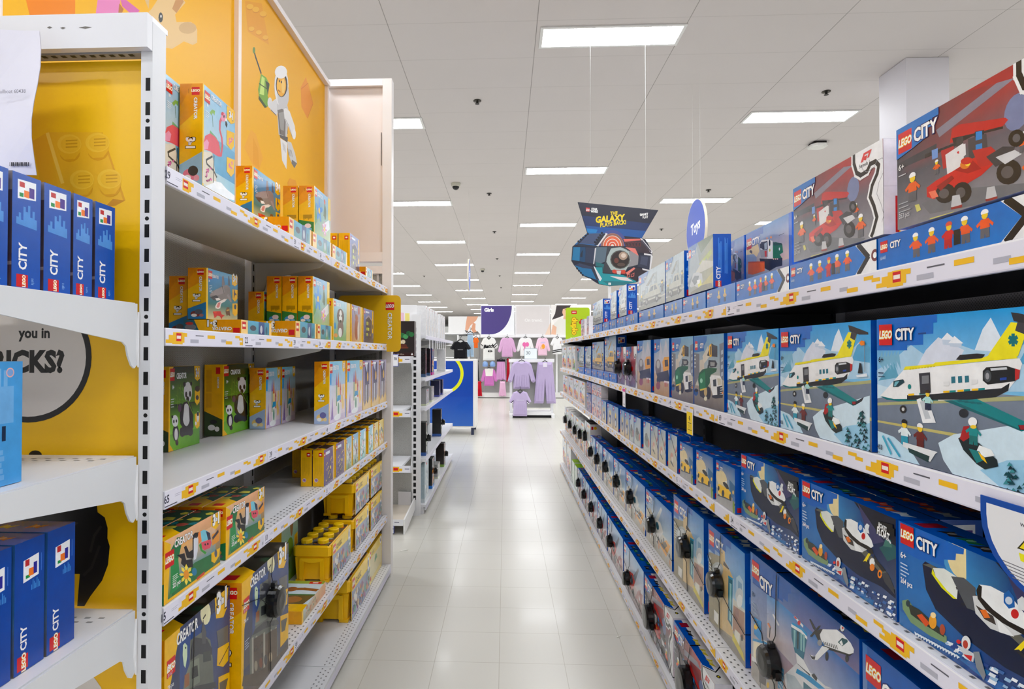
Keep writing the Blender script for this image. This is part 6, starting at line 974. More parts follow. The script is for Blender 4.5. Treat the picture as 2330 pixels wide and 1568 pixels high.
def put_at(k, side, X, y0, z, label, group, w=None, h=None, cat='toy box', rz=None):
    """y0: world Y of the face's left edge as seen from the aisle"""
    s = proto(k)
    if s.fresh: o = s.proto; s.fresh = False
    else: o = s.proto.copy(); C.objects.link(o)
    o.location = (side * X, y0, z); o.rotation_euler = (0, 0, -math.pi / 2 if side > 0 else math.pi / 2)
    if rz is not None: o.rotation_euler = (0, 0, rz)
    o.scale = ((w or s.w) / s.w, 1, (h or s.h) / s.h); tag(o, label, cat, group); return o
ROW = {}
def row(key, side, z, where, group, items):
    """items: (kind, px left, px right or None, X, description, options)"""
    n = len(items); items = items if side < 0 else items          # listed from the near end
    for i, it in enumerate(items):
        k, pa, pb, X, desc = it[:5]; op = it[5] if len(it) > 5 else {}
        s = SKU[k]; zz = op.get('z', z) + .0012; hh = op.get('h', s.h); xs = side * X
        if side > 0:
            yl = yX(pa, xs, zz + hh / 2); w = (yl - yX(pb, xs, zz + hh / 2)) if pb else op.get('w', s.w)
        else:
            yl = yX(pa, xs, zz + hh / 2); w = (yX(pb, xs, zz + hh / 2) - yl) if pb else op.get('w', s.w)
        w -= .004; yl += -side * .002
        if op.get('keepw'): w = s.w
        lab = f'{desc}, {nth[i]} from near end on {where}' if not op.get('lab') else op['lab']
        o = put_at(k, side, X, yl, zz, lab, group, w, hh)
        for b in range(op.get('behind', 0)):
            d = s.d + .004
            put_at(k, side, X + d * (b + 1), yl - side * .002 * (b + 1) * (1 if b % 2 else -1) * 0, zz, f'{desc.replace(" with alarm tag", "")}, {("one", "two", "three", "four")[b]} behind {nth[i]} from near end on {where}', group + ', rear rows', w, hh)
        if op.get('tag'): wrap(o, s, *op['tag'])
R2 = RZ[2]; R3 = RZ[3]; R4 = RZ[4]; R5 = RZ[5]
U1 = RZ[1] + .0635
row('r1a', 1, RZ[1], 'right top shelf', 'thin boxes lying on the right top shelf', [
    ('low_racing', 1997, None, .70, 'thin lying blue box with five racing figures'), ('low_racing', 1797, 1996, .70, 'thin lying blue box with five racing figures'), ('low_racing', 1675, 1796, .70, 'thin lying blue box with five racing figures'),
    ('low_city', 1608, 1674, .70, 'thin lying blue box with two figures'), ('low_city', 1554, 1606, .70, 'thin lying blue box with two figures'), ('low_city', 1512, 1553, .70, 'thin lying blue box with two figures'), ('low_city', 1454, 1510, .70, 'thin lying blue box with two figures'),
    ('low_city', 1425, 1451, .70, 'thin lying blue box with two figures'), ('low_city', 1404, 1424, .70, 'thin lying blue box with two figures'), ('low_city', 1387, 1403, .70, 'thin lying blue box with two figures'), ('low_city', 1371, 1386, .70, 'thin lying blue box with two figures'), ('low_city', 1349, 1370, .70, 'thin lying blue box with two figures')])
row('r1b', 1, U1, 'right top shelf', 'boxes standing on the right top shelf', [
    ('racing', 2040, None, .70, 'upright red racing car box'), ('racing', 1805, 2012, .70, 'upright red racing car box'), ('snowplow', 1697, 1803, .83, 'blue box of white and green snowplow truck'), ('snowplow', 1655, 1695, .83, 'blue box of white and green snowplow truck'),
    ('jungle', 1566, 1623, .70, 'grey green chase scene box with blue side'), ('patrol', 1515, 1557, .70, 'grey patrol scene box'), ('patrol', 1453, 1514, .70, 'grey patrol scene box'), ('patrol_tall', 1409, 1426, .70, 'pale patrol scene box with blue side', {'h': .178}), ('patrol_tall', 1389, 1403, .70, 'pale patrol scene box with blue side', {'h': .175}), ('patrol', 1349, 1372, .70, 'grey patrol scene box', {'h': .17}),
    ('friends', 1335, 1340, .71, 'small green toned box', {'z': RZ[1], 'h': .16}), ('friends', 1322, 1330, .71, 'small green toned box', {'z': RZ[1], 'h': .15})])
row('r2', 1, R2, 'right second shelf', 'boxes standing on the right second shelf', [
    ('plane', 1995, None, .70, 'blue rescue plane box'), ('plane', 1775, 1984, .70, 'blue rescue plane box'), ('plane', 1655, 1773, .70, 'blue rescue plane box'), ('garbage', 1579, 1648, .70, 'green garbage truck box'), ('garbage', 1528, 1578, .70, 'green garbage truck box'),
    ('mixer', 1488, 1523, .70, 'orange cement mixer box'), ('mixer', 1450, 1481, .70, 'orange cement mixer box'), ('racing_tall', 1425, 1449, .705, 'upright red racer box with alarm tag', {'tag': (.4, .45)}), ('racing_tall', 1404, 1424, .705, 'upright red racer box with alarm tag', {'tag': (.4, .45)}),
    ('mining', 1376, 1402, .745, 'grey construction scene box', {'z': R2 + .058}), ('mining', 1348, 1374, .745, 'grey construction scene box', {'z': R2 + .058, 'h': .22}), ('patrol_tall', 1332, 1345, .745, 'grey shuttle scene box', {'z': R2 + .058, 'h': .19}), ('patrol_tall', 1316, 1329, .745, 'grey shuttle scene box', {'z': R2 + .058, 'h': .19}),
    ('duplo', 1302, 1309, .72, 'white toddler brick box with teal side'), ('duplo_town', 1290, 1301, .72, 'white toddler brick box'), ('duplo_town', 1279, 1289, .72, 'white toddler brick box')])
row('r2a', 1, R2, 'right second shelf', 'thin boxes lying at the far end of the right second shelf', [('low_city', a, b, .70, 'small lying blue box', {'h': .055}) for a, b in ((1387, 1403), (1373, 1386), (1359, 1372), (1346, 1358), (1331, 1345), (1316, 1329))])
row('r3', 1, R3, 'right third shelf', 'boxes standing on the right third shelf', [
    ('boat', 2044, None, .7155, 'dark blue police boat box'), ('boat', 1823.5, 2041, .7155, 'dark blue police boat box', {'behind': 2}), ('boat', 1686, 1819, .7155, 'dark blue police boat box', {'behind': 2}), ('taxi', 1629, 1673, .70, 'yellow sports car box', {'behind': 2}), ('taxi', 1584, 1623, .70, 'yellow sports car box', {'behind': 2}), ('taxi', 1547, 1577, .70, 'yellow sports car box', {'behind': 1}),
    ('chopper', 1520, 1541, .70, 'beige helicopter box', {'behind': 1}), ('chopper', 1498, 1515, .70, 'beige helicopter box', {'behind': 1}), ('chopper', 1481, 1497, .70, 'beige helicopter box'), ('jet', 1464, 1480, .70, 'pale green aircraft box', {'behind': 1}), ('jet', 1443, 1458, .70, 'pale green aircraft box', {'behind': 1}), ('jet', 1432, 1442.5, .70, 'pale green aircraft box'), ('diver', 1422, 1431.5, .70, 'dark figure sand box'), ('diver', 1411, 1421.5, .70, 'dark figure sand box', {'behind': 1}), ('diver', 1395, 1407, .70, 'dark figure sand box'), ('diver', 1382, 1394.5, .70, 'dark figure sand box'), ('diver', 1369.5, 1379.5, .70, 'dark figure sand box'),
    ('friends', 1357, 1368, .70, 'pink and violet box'), ('friends', 1346, 1356, .70, 'pink and violet box'), ('magic', 1335, 1345, .70, 'blue violet box'),
    ('duplo_town', 1318, 1331, .72, 'tall white brick box', {'h': .225}), ('duplo_town', 1305, 1317, .72, 'tall white brick box', {'h': .225}), ('duplo_town', 1293, 1304, .72, 'tall white brick box', {'h': .225}), ('duplo_town', 1281, 1292, .72, 'tall white brick box', {'h': .22})])
row('r3b', 1, R3 + .163, 'upper tier of right third shelf', 'small boxes stacked on the right third shelf', [('friends', 1357, 1368, .70, 'upper pink box', {'h': .085}), ('friends', 1346, 1356, .70, 'upper pink box', {'h': .085}), ('magic', 1358, 1374, .80, 'dark blue box', {'h': .14}) if 0 else ('magic', 1335, 1345, .70, 'upper violet box', {'h': .085})])
row('r4', 1, R4, 'right fourth shelf', 'boxes standing on the right fourth shelf', [
    ('airport', 1963, None, .741, 'large blue airport box'), ('airport', 1708, 1958, .741, 'large blue airport box', {'tag': (.30, .34, .043)}), ('modular', 1612, 1696, .741, 'tall sandstone building box', {'tag': (.36, .50, .043), 'behind': 1}), ('modular', 1533, 1602, .741, 'tall sandstone building box', {'tag': (.5, .52, .043), 'behind': 1}),
    ('helipad', 1470, 1529, .741, 'pale blue helicopter base box', {'tag': (.35, .45), 'behind': 2}), ('helipad', 1425, 1468, .741, 'pale blue helicopter base box', {'tag': (.35, .5), 'behind': 1}), ('helipad', 1397, 1424, .741, 'pale blue helicopter base box', {'tag': (.4, .5), 'behind': 1}), ('helipad', 1373, 1396, .741, 'pale blue helicopter base box', {'tag': (.4, .55), 'behind': 1}), ('helipad', 1357, 1371, .741, 'pale blue helicopter base box', {'tag': (.45, .5)}), ('helipad', 1344, 1355, .741, 'pale blue helicopter base box', {'tag': (.4, .5)}),
    ('duplo_train', 1331, 1343, .75, 'white train box with alarm tag', {'h': .34, 'tag': (.3, .6)}), ('duplo_town', 1318, 1329, .75, 'white farm box with alarm tag', {'h': .3, 'tag': (.4, .55)}), ('duplo_town', 1306, 1317, .75, 'white farm box with alarm tag', {'h': .3, 'tag': (.4, .5)}), ('duplo_town', 1295, 1305, .75, 'white farm box with alarm tag', {'h': .3, 'tag': (.4, .5)}), ('duplo_town', 1285, 1294, .75, 'white farm box with alarm tag', {'h': .3, 'tag': (.4, .5)})])
row('r5', 1, R5, 'right bottom deck', 'boxes standing on the right bottom deck', [
    ('racing', 1534, None, .715, 'racing pit box with alarm tag', {'w': .50, 'h': .262, 'tag': (.42, .38, .05)}), ('racing', 1467, 1532, .715, 'racing pit box with alarm tag', {'h': .262, 'tag': (.3, .42)}), ('rescue', 1420, 1465, .715, 'grey blue rescue helicopter box', {'tag': (.3, .36), 'behind': 1}), ('rescue', 1383, 1418, .715, 'grey blue rescue helicopter box', {'tag': (.3, .5), 'behind': 1}), ('rescue', 1361, 1381, .715, 'grey blue rescue helicopter box', {'tag': (.45, .5), 'behind': 1}), ('rescue', 1342, 1360, .715, 'grey blue rescue helicopter box', {'tag': (.4, .5), 'behind': 1}), ('rescue', 1327, 1341, .715, 'grey blue rescue helicopter box', {'tag': (.4, .5)}), ('rescue', 1315, 1326, .715, 'grey blue rescue helicopter box', {'tag': (.4, .55)}),
    ('green_case', 1307, 1313, .72, 'white case with lime green top'), ('green_case', 1301, 1306, .72, 'white case with lime green top'), ('duplo_train', 1290, 1299, .74, 'large white carton', {'h': .34}), ('duplo_train', 1280, 1289, .74, 'large white carton', {'h': .33})])
# ---------------------------------------------------------------- left rows (near to far)
L1, L2, L3, L4, L5, L6 = (LZ[i] for i in range(1, 7)); YC = 'yellow '
row('l1a', -1, L1, 'left top shelf', 'boxes standing on the left top shelf', [('flamingo', 460, 535, .77, 'tall pink flamingo box'), ('shark', 573, 638, .92, 'yellow shark box', {'z': L1 + .063}), ('flower', 714, 752, .778, 'yellow edged flower box', {'z': L1 + .063, 'h': .191, 'behind': 1}), ('modern_house', 796, 818, .80, 'dark house box', {'h': .191, 'behind': 1})])
put_at('flamingo', -1, .835, 1.43, L1 + .0012, 'tall pink flamingo box half hidden by the white slotted post on left top shelf', 'boxes standing on the left top shelf')
row('l1b', -1, L1, 'left top shelf', 'thin boxes lying on the left top shelf', [('low_shark', 657, 709, .772, 'thin lying yellow box'), ('low_bird', 711, 754, .772, 'thin lying yellow box'), ('low_shark', 756, 790, .772, 'thin lying yellow box'), ('low_shark', 832, 848, .772, 'thin lying yellow box', {'h': .05})])
row('l2a', -1, L2, 'left second shelf', 'boxes standing on the left second shelf', [('shark', 425, None, 1.03, 'low yellow shark box', {'keepw': 1}), ('shark', 468.5, 541, .95, 'raised yellow shark box', {'z': L2 + .050, 'h': .163}), ('flower', 598, None, 1.003, 'low flower box', {'w': .25}), ('flower', 711, 750, .80, 'raised yellow flower box', {'z': L2 + .063, 'h': .198, 'behind': 2}), ('dog', 757, 797, .785, 'brown puppy box'), ('deer', 799, 825, .785, 'orange deer box'), ('modern_house', 827, 850, .785, 'dark house box')])
row('l2b', -1, L2, 'left second shelf', 'thin boxes lying on the left second shelf', [('low_shark', 548, None, .835, 'thin lying yellow box under a shark box', {'w': .25, 'h': .047}), ('low_shark', 672, 720, .772, 'thin lying yellow box'), ('low_bird', 722, 755, .772, 'thin lying yellow box')])
row('l3', -1, L3, 'left third shelf', 'boxes standing on the left third shelf', [('panda', 383, 455, 1.06, 'dark panda box near the shelf back'), ('panda', 506, 578, 1.06, 'dark panda box near the shelf back'), ('castle', 603, 638, .985, 'shaded pale castle box', {'h': .25}), ('castle', 640, 672, .985, 'shaded pale castle box', {'h': .25}), ('castle', 748, 786, .775, 'bright pale castle box'), ('castle', 788, 825, .775, 'bright pale castle box'), ('tower_house', 826, 844, .775, 'grey tower house box'), ('tower_house', 845, 862, .775, 'grey tower house box'), ('tower_house', 863, 879, .775, 'grey tower house box')])
row('l4', -1, L4, 'left fourth shelf', 'boxes standing on the left fourth shelf', [('toucan', 372, 502, .775, 'yellow toucan box', {'behind': 4}), ('toucan', 513, 602, .775, 'yellow toucan box', {'behind': 4}), ('night', 736.5, 761, .78, 'purple night scene box', {'behind': 1}), ('night', 764, 786, .78, 'purple night scene box', {'behind': 3}), ('puppy', 787, 801, .78, 'blue and green puppy box', {'behind': 3}), ('puppy', 802, 816, .78, 'blue and green puppy box', {'behind': 3}), ('bunny', 818, 833, .78, 'pale blue flower box', {'behind': 3}), ('bunny', 838, 850, .78, 'pale blue flower box', {'behind': 2}), ('bird', 851, 861, .78, 'yellow bird box', {'behind': 2}), ('bird', 862, 873, .78, 'yellow bird box', {'behind': 2})])
row('l5', -1, L5, 'left fifth shelf', 'boxes standing on the left fifth shelf', [('haunted', 372, 523, .802, 'blue haunted house box with alarm tag', {'tag': (.36, .30, .046), 'w': .38, 'behind': 1}), ('haunted', 548.6, 656.5, .775, 'blue haunted house box with alarm tag', {'tag': (.56, .63, .05), 'behind': 1}), ('zoo', 640, 678, 1.0, 'tall green animal box'), ('kangaroo', 686, 741, .79, 'flat kangaroo box lying')])
# storage tubs
def make_tub():
    w, d, h = .355, .175, .168; t = thing('brick_tub', '', 'brick tub'); Y = (244, 190, 0)
    b = MB(); n = 1
    def ring(z, i): return [(i, i, z), (w - i, i, z), (w - i, d - i, z), (i, d - i, z)]
    b.loft([ring(.012, .014), ring(h * .68, .008)], Y, 'satin_plastic'); b.box((.010, .010, 0), (.05, .05, .0118), Y, 'satin_plastic'); b.box((w - .05, .010, 0), (w - .01, .05, .0118), Y, 'satin_plastic'); b.box((.010, d - .05, 0), (.05, d - .01, .0118), Y, 'satin_plastic'); b.box((w - .05, d - .05, 0), (w - .01, d - .01, .0118), Y, 'satin_plastic')
    b.bevbox((0, 0, h * .68), (w, d, h), .012, Y, 'satin_plastic')
    for x, sgn in ((.006, -1), (w - .006, 1)):
        arc = [(d * .5 + .052 * math.cos(math.pi + math.pi * i / 8), h * .66 + .02 * math.sin(math.pi + math.pi * i / 8)) for i in range(9)]
        b.prism([(x, y, z) for y, z in arc], (sgn * .006, 0, 0), (250, 200, 10), 'satin_plastic')
        for y in (.03, d - .05): b.prism([(x + .0, y, .014), (x, y + .02, .014), (x, y + .02, h * .66), (x, y, h * .66)], (sgn * .005, 0, 0), Y, 'satin_plastic')
    b.build('body', t)
    l = MB(); l.box((.01, .01, h - .001), (w - .01, d - .01, h + .002), (60, 58, 60), 'gloss_plastic'); p = Paint(l, (.01, .01, h + .002), (1, 0, 0), (0, 1, 0), w - .02, d - .02, 'gloss_plastic'); blobs(p, random.Random(9), 60, [(90, 50, 110), (200, 80, 20), (60, 90, 130), (130, 140, 150), (40, 40, 44), (150, 30, 30), (170, 110, 20)], .03, .05, .97, .95, .05, .14); l.build('lid', t)
    for i in range(4):
        for j in range(2):
            m = MB(); m.cyl((w * (.14 + .24 * i), d * (.28 + .44 * j), h + .002), (0, 0, 1), ((0, .026), (.014, .026), (.017, .023)), (246, 200, 0), 'satin_plastic', 20); m.build('stud', t)
    s = MB(); s.box((.02, -.004, .004), (w - .012, -.001, h + .004), (240, 190, 0), 'printed_card'); p = Paint(s, (.02, -.004, .004), (1, 0, 0), (0, 0, 1), w - .032, h, 'printed_card'); p.rect(0, 0, 1, 1, (246, 206, 20)); p.poly([(.0, 0), (1, 0), (1, .62), (.0, .68)], (150, 156, 176)); r = random.Random(12); blobs(p, r, 46, [(200, 170, 120), (110, 130, 160), (90, 150, 130), (150, 90, 130), (206, 120, 70), (226, 222, 214), (80, 90, 120), (120, 70, 60)], .04, .06, .95, .56, .06, .16); p.ell(.9, .74, .05, .18, WHITE); p.ell(.9, .76, .025, .1, (40, 40, 46)); logo(p, .03, .70, .24); p.text('CLASSIC', .19, .74, .13, (50, 44, 30), sx=.8); s.build('card_sleeve', t)
    return t
TUB = make_tub(); KIDS[TUB.name] = list(TUB.children); used = [0]
def tub(px, X, z, label):
    o = TUB if not used[0] else dup(TUB); used[0] = 1
    y = yX(px, -X, z + .1); o.location = (-X, y, z + .0012); o.rotation_euler = (0, 0, math.pi / 2); tag(o, label, 'brick tub', 'yellow storage tubs on the left shelves'); return y
tub(752, .80, L5, 'yellow brick tub with round studs, nearest on left fifth shelf'); YT = yX(805, -.80, L5)
for i, (yy, zz, lb) in enumerate(((YT, L5, 'lower yellow tub in the near stack on left fifth shelf'), (YT, L5 + .1895, 'upper yellow tub in the near stack, just below left fourth shelf'), (YT + .365, L5, 'lower yellow tub in the far stack beside the white end frame'), (YT + .365, L5 + .1895, 'upper yellow tub in the far stack beside the white end frame'))):
    o = dup(TUB); o.location = (-.80, yy, zz + .0012); o.rotation_euler = (0, 0, math.pi / 2); o.scale = (.97, 1, 1); tag(o, lb, 'brick tub', 'yellow storage tubs on the left shelves')
o = dup(TUB); o.location = (-.79, yX(795.5, -.79, .2), L6 + .0012); o.rotation_euler = (0, 0, math.pi / 2); o.scale = (1.27, 1.15, 1.28); tag(o, 'large yellow brick tub standing on the left bottom deck', 'brick tub', 'yellow storage tubs on the left shelves')
put_at('classic_tall', -1, .80, yX(840, -.80, .2), L6 + .0012, 'yellow carton with beige card front at far end of left bottom deck', None, .36, .205)
# boxes on the end display at the left edge
for i, (a, b) in enumerate(((215, 263), (165, 212), (98, 163), (25, 95), (-60, 21))):
    X = -.835; ya, yb = yX(a, X, 1.67), yX(b, X, 1.67); s = proto('city_case')
    o = put_at('city_case', 1, 0, 0, 0, f'blue upright box showing its narrow side on top end display shelf, {nth[i]} from yellow panel', 'upright boxes on the top end display shelf', rz=0); o.location = (X - s.w, ya + .002, EZ[0] + .0012); o.scale = (1, (yb - ya - .005) / s.d, 1)
for i, (a, b) in enumerate(((105, 172), (30, 103), (-60, 28))):
    X = -.835; ya, yb = yX(a, X, 1.0), yX(b, X, 1.0); s = proto('city_deep')
    o = put_at('city_deep', 1, 0, 0, 0, f'dark blue upright box on third end display shelf, {nth[i]} from yellow panel', 'upright boxes on the third end display shelf', rz=0); o.location = (X - s.w, ya + .002, EZ[2] + .0012); o.scale = (1, (yb - ya - .005) / s.d, 1)
yb = yX(50, -.835, 1.34); put_at('pale_back', -1, .835, yb - .26, EZ[1] + .0012, 'light blue box back cut by the left picture edge on second end display shelf', None)
# ---------------------------------------------------------------- shelf talkers, price tickets, cards
def card(name, label, cat, P, N, size, art, thick=.002, col=WHITE, group=None, mat='paper', z0=None):
    """flat card: lower-left corner P, width direction N (unit, horizontal), size (w, h)"""
    u = V3(N).normalized(); n = u.cross(V3((0, 0, 1))); m = MB(); P = V3(P); w, h = size
    m.prism([P, P + u * w, P + u * w + V3((0, 0, h)), P + V3((0, 0, h))], -n * thick, col, mat)
    p = Paint(m, P, u, (0, 0, 1), w, h, mat); art(p); return tag(m.build(name), label, cat, group)
zt_ = atX(1574, 930, XR).z; zb_ = atX(1572, 988, XR).z; yt = yX(1566, XR, 1.25)
card('hanging_price_tag', 'yellow price ticket hanging from the right second shelf edge', 'price tag', (XR - .006, yt, zb_), (0, -1, 0), (yt - yX(1579, XR, 1.25), zt_ - zb_), lambda p: (p.rect(0, 0, 1, 1, (250, 216, 10)), p.rect(0, .86, 1, 1, (226, 224, 236)), p.text('42', .5, .55, .15, (40, 34, 10), bold=.05, al='c', sx=.7), p.rect(.2, .42, .8, .45, (120, 100, 10)), p.rect(.15, .16, .85, .19, (120, 100, 10)), [p.rect(.2, .24 + .04 * i, .75, .255 + .04 * i, (200, 170, 20)) for i in range(4)]), group=None)
zt_ = atX(1423, 885, XR).z; zb_ = atX(1421, 925, XR).z; yt = yX(1419, XR, 1.25)
card('hanging_price_tag', 'small white and pink ticket hanging from the right second shelf edge', 'price tag', (XR - .006, yt, zb_), (0, -1, 0), (.075, zt_ - zb_), lambda p: (p.rect(0, 0, 1, 1, (232, 230, 238)), p.rect(0, .84, 1, 1, (226, 70, 150)), p.text('5', .5, .5, .14, (40, 40, 50), bold=.05, al='c', sx=.8), p.rect(.2, .12, .8, .15, (110, 110, 120))))
yw = yX(2241, XR, 1.22); zt_ = atX(2245, 1127, XR).z; wd = yw - .62
def art_warn(p):
    p.rect(0, .86, 1, 1, (0, 70, 160)); pts = [(.0, 1), (1, 1), (1, .0)] + [(1 - math.sin(t * math.pi / 2 / 8), .8 - .8 * math.cos(t * math.pi / 2 / 8)) for t in range(9)]; p.poly(pts, (0, 70, 160))
    pts = [(.08, .93), (1, .93), (1, .06)] + [(1 - .92 * math.sin(t * math.pi / 2 / 8), .8 - .74 * math.cos(t * math.pi / 2 / 8)) for t in range(9)]; p.poly(pts, (226, 226, 230))
    p.text('WARNING!', .62, .79, .035, (60, 60, 70), bold=.03, al='c'); p.poly([(.46, .54), (.76, .54), (.61, .74)], (50, 46, 10)); p.poly([(.49, .555), (.73, .555), (.61, .72)], (236, 216, 10)); p.rect(.6, .60, .62, .68, (50, 46, 10)); p.rect(.6, .57, .62, .59, (50, 46, 10)); p.poly([(.48, .5), (.74, .5), (.72, .4), (.5, .42)], (232, 226, 20)); [p.rect(.28 + .03 * i, .34 - .035 * i, .98, .35 - .035 * i, (110, 110, 120)) for i in range(5)]
w_, h_ = .135, .125
def outline(P, u, w, h): return [P + u * (w * a) + V3((0, 0, h * b)) for a, b in [(0, 1), (1, 1)] + [(1, 0)] + [(1 - math.sin(t * math.pi / 2 / 8), .8 - .8 * math.cos(t * math.pi / 2 / 8)) for t in range(1, 9)]]
m = MB(); P = V3((XR - .006, yw, zt_ - h_)); u = V3((0, -1, 0)); m.prism(outline(P, u, w_, h_), (.002, 0, 0), (0, 70, 160), 'paper'); p = Paint(m, P, u, (0, 0, 1), w_, h_, 'paper')
pts = [(.0, 1), (1, 1), (1, .0)] + [(1 - math.sin(t * math.pi / 2 / 8), .8 - .8 * math.cos(t * math.pi / 2 / 8)) for t in range(1, 9)]
art_warn(p); tag(m.build('hanging_warning_sign'), 'rounded white warning card with blue border on the right second shelf edge', 'warning sign')
def round_card(name, label, Y, x0, x1, z0, z1, r, col, art, notch=None):
    pts = []
    for cx, cz, a in ((x1 - r, z0 + r, -90), (x1 - r, z1 - r, 0), (x0 + r, z1 - r, 90), (x0 + r, z0 + r, 180)):
        if notch and a == 180: pts += [(x0, Y, notch[1]), (notch[0], Y, notch[1]), (notch[0], Y, z0)]; continue
        for k in range(7): t = math.radians(a + 15 * k); pts.append((cx + r * math.cos(t), Y, cz + r * math.sin(t)))
    m = MB(); m.prism(pts, (0, .004, 0), col, 'satin_plastic'); p = Paint(m, (x0, Y, z0), (1, 0, 0), (0, 0, 1), x1 - x0, z1 - z0, 'satin_plastic'); p.px = lambda x, y: ((atY(x, y, Y).x - x0) / (x1 - x0), (atY(x, y, Y).z - z0) / (z1 - z0)); p.zoom = (0, 0, 1); art(p); return tag(m.build(name), label, 'sign')
Yc = LY[2] - .06
pA, pB = atY(912, 672, Yc), atY(912, 796, Yc)
def art_creator(p):
    p.G([(877.5, 688), (897, 688), (897, 706), (877.5, 706)], RED); u, v = p.uv(887, 700); p.text('LEGO', u, v, .055, WHITE, bold=.03, shear=.2, al='c', out=(30, 20, 20), ow=.04, sx=.72)
    u, v = p.uv(882.5, 711); p.text('CREATOR', u, v, .072, WHITE, bold=.02, rot=-90, out=(120, 90, 0), ow=.03)
round_card('aisle_card', 'yellow rounded card sticking into the aisle at the far end of left second shelf', Yc, -1.08, pA.x, L2 - .05, pA.z, .03, (228, 178, 0), art_creator, (XL + .006, L2 + .004))
Yd = RY[6] - .12; pA, pB = atY(1287, 700, Yd), atY(1330, 775, Yd)
def art_duplo(p):
    p.rect(.24, .80, .46, .91, RED); p.text('LEGO', .35, .84, .035, WHITE, bold=.03, al='c', sx=.8); p.text('duplo', .28, .70, .15, (250, 214, 20), bold=.05, rot=-90, out=(170, 40, 10), ow=.05, sx=1.05); p.ell(.66, .55, .11, .06, (190, 20, 24)); p.ell(.66, .60, .06, .05, (200, 24, 24)); p.text('Age 1½-5', .2, .08, .03, (236, 244, 200), bold=.02, sx=.8)
round_card('aisle_card', 'lime green rounded card at the far end of the right top shelf', Yd, pA.x, pA.x + .30, pB.z, pA.z, .03, (176, 206, 14), art_duplo)
# ================================================================ ceiling fittings
LX = [.335 + 2.565 * k for k in range(-4, 4)]
WL, DL = 1.2, .30
def ceil_light():
    t = thing('ceiling_light', '', 'ceiling light', (0, 0, ZC)); m = MB(); f = .028; z0, z1 = -.012, -.0012
    m.box((-WL / 2 - f, -DL / 2 - f, z0), (WL / 2 + f, -DL / 2, z1), (226, 226, 226)); m.box((-WL / 2 - f, DL / 2, z0), (WL / 2 + f, DL / 2 + f, z1), (226, 226, 226)); m.box((-WL / 2 - f, -DL / 2 + .0003, z0), (-WL / 2, DL / 2 - .0003, z1), (226, 226, 226)); m.box((WL / 2, -DL / 2 + .0003, z0), (WL / 2 + f, DL / 2 - .0003, z1), (226, 226, 226)); m.build('frame', t)
    m = MB(); m.box((-WL / 2 + .001, -DL / 2 + .001, -.008), (WL / 2 - .001, DL / 2 - .001, -.002), (226, 226, 226)); m.m[2 if 0 else 0] = m.mi('light_panel'); m.build('diffuser', t); return t
CL = ceil_light(); KIDS[CL.name] = list(CL.children); first = True
rows_ = ['fourth row left of the aisle', 'third row left of the aisle', 'second row left of the aisle', 'first row left of the aisle', 'row above the aisle', 'first row right of the aisle', 'second row right of the aisle', 'third row right of the aisle']
for k, x in enumerate(LX):
    n = 0
    for j in range(-3, 11):
        y = (5.36 if k % 2 == 0 else 7.30) + 3.95 * j
        if y < -7.5 or y > 44: continue
        o = CL if first else dup(CL); first = False; o.location = (x + WL / 2, y, ZC)
        if y > 3: w = f'{nth[n]} from the front in the {rows_[k]}'; n += 1
        else: w = f'{["nearest", "second", "third", "fourth"][min(3, int((3 - y) // 3.95))]} behind the viewer in the {rows_[k]}'
        tag(o, 'white recessed ceiling light, ' + w, 'ceiling light', 'recessed light panels in the store ceiling')
def sprinkler():
    t = thing('ceiling_sprinkler', '', 'sprinkler'); m = MB(); m.cyl((0, 0, -.001), (0, 0, -1), ((0, .045), (.006, .045), (.010, .03)), (70, 66, 60), 'metal', 16); m.build('cover_ring', t); m = MB(); m.cyl((0, 0, -.011), (0, 0, -1), ((0, .014), (.022, .012), (.024, .024), (.028, .024)), (50, 48, 46), 'metal', 12); m.build('nozzle', t); return t
SP = sprinkler(); KIDS[SP.name] = list(SP.children)
for i, (px, py, d) in enumerate(((1086, 229, 'nearest, between the first two lights above the aisle'), (1113, 440, 'second above the aisle'), (1125, 527, 'third above the aisle'), (1131, 588, 'fourth above the aisle'), (1137, 627, 'fifth above the aisle'), (1140, 654, 'sixth above the aisle'), (1880, 208, 'beside the white pillar'), (1612, 432, 'above the blue round hanging sign'), (1505, 521, 'right of the dark hanging sign'), (965, 628, 'over the left far aisles'))):
    o = SP if i == 0 else dup(SP); p = atZ(px, py, ZC); o.location = (p.x, p.y, ZC - .0005); tag(o, 'small dark ceiling sprinkler, ' + d, 'sprinkler', 'ceiling sprinklers')
for i, (px, py, lb) in enumerate(((1037, 417, 'dome security camera on the ceiling left of the nearest aisle lights'), (1098, 612, 'dome security camera on the ceiling, the farther one above the aisle'))):
    p = atZ(px, py, ZC); t = thing('ceiling_camera', lb, 'security camera', (p.x, p.y, ZC - .0005), 0, 'dome cameras'); s = 1.0
    m = MB(); m.cyl((0, 0, 0), (0, 0, -1), ((0, .078), (.01, .082), (.05, .074), (.058, .062)), (206, 204, 190), 'satin_plastic', 20); m.build('housing', t); m = MB(); m.cyl((0, 0, -.0585), (0, 0, -1), ((0, .058), (.02, .054), (.04, .040), (.052, .02), (.055, .002)), (26, 26, 28), 'gloss_plastic', 20); m.build('dark_dome', t)
p = atZ(1860, 325, ZC); t = thing('ceiling_sensor', 'square white wireless access point hanging under the ceiling near the pillar', 'access point', (p.x, p.y, ZC - .03)); m = MB(); m.bevbox((-.11, -.11, -.035), (.11, .11, 0), .05, (236, 236, 234), 'satin_plastic'); m.build('housing', t); m = MB(); m.box((-.08, -.08, .0005), (.08, .08, .0295), (40, 38, 36), 'dark_steel'); m.build('bracket', t)
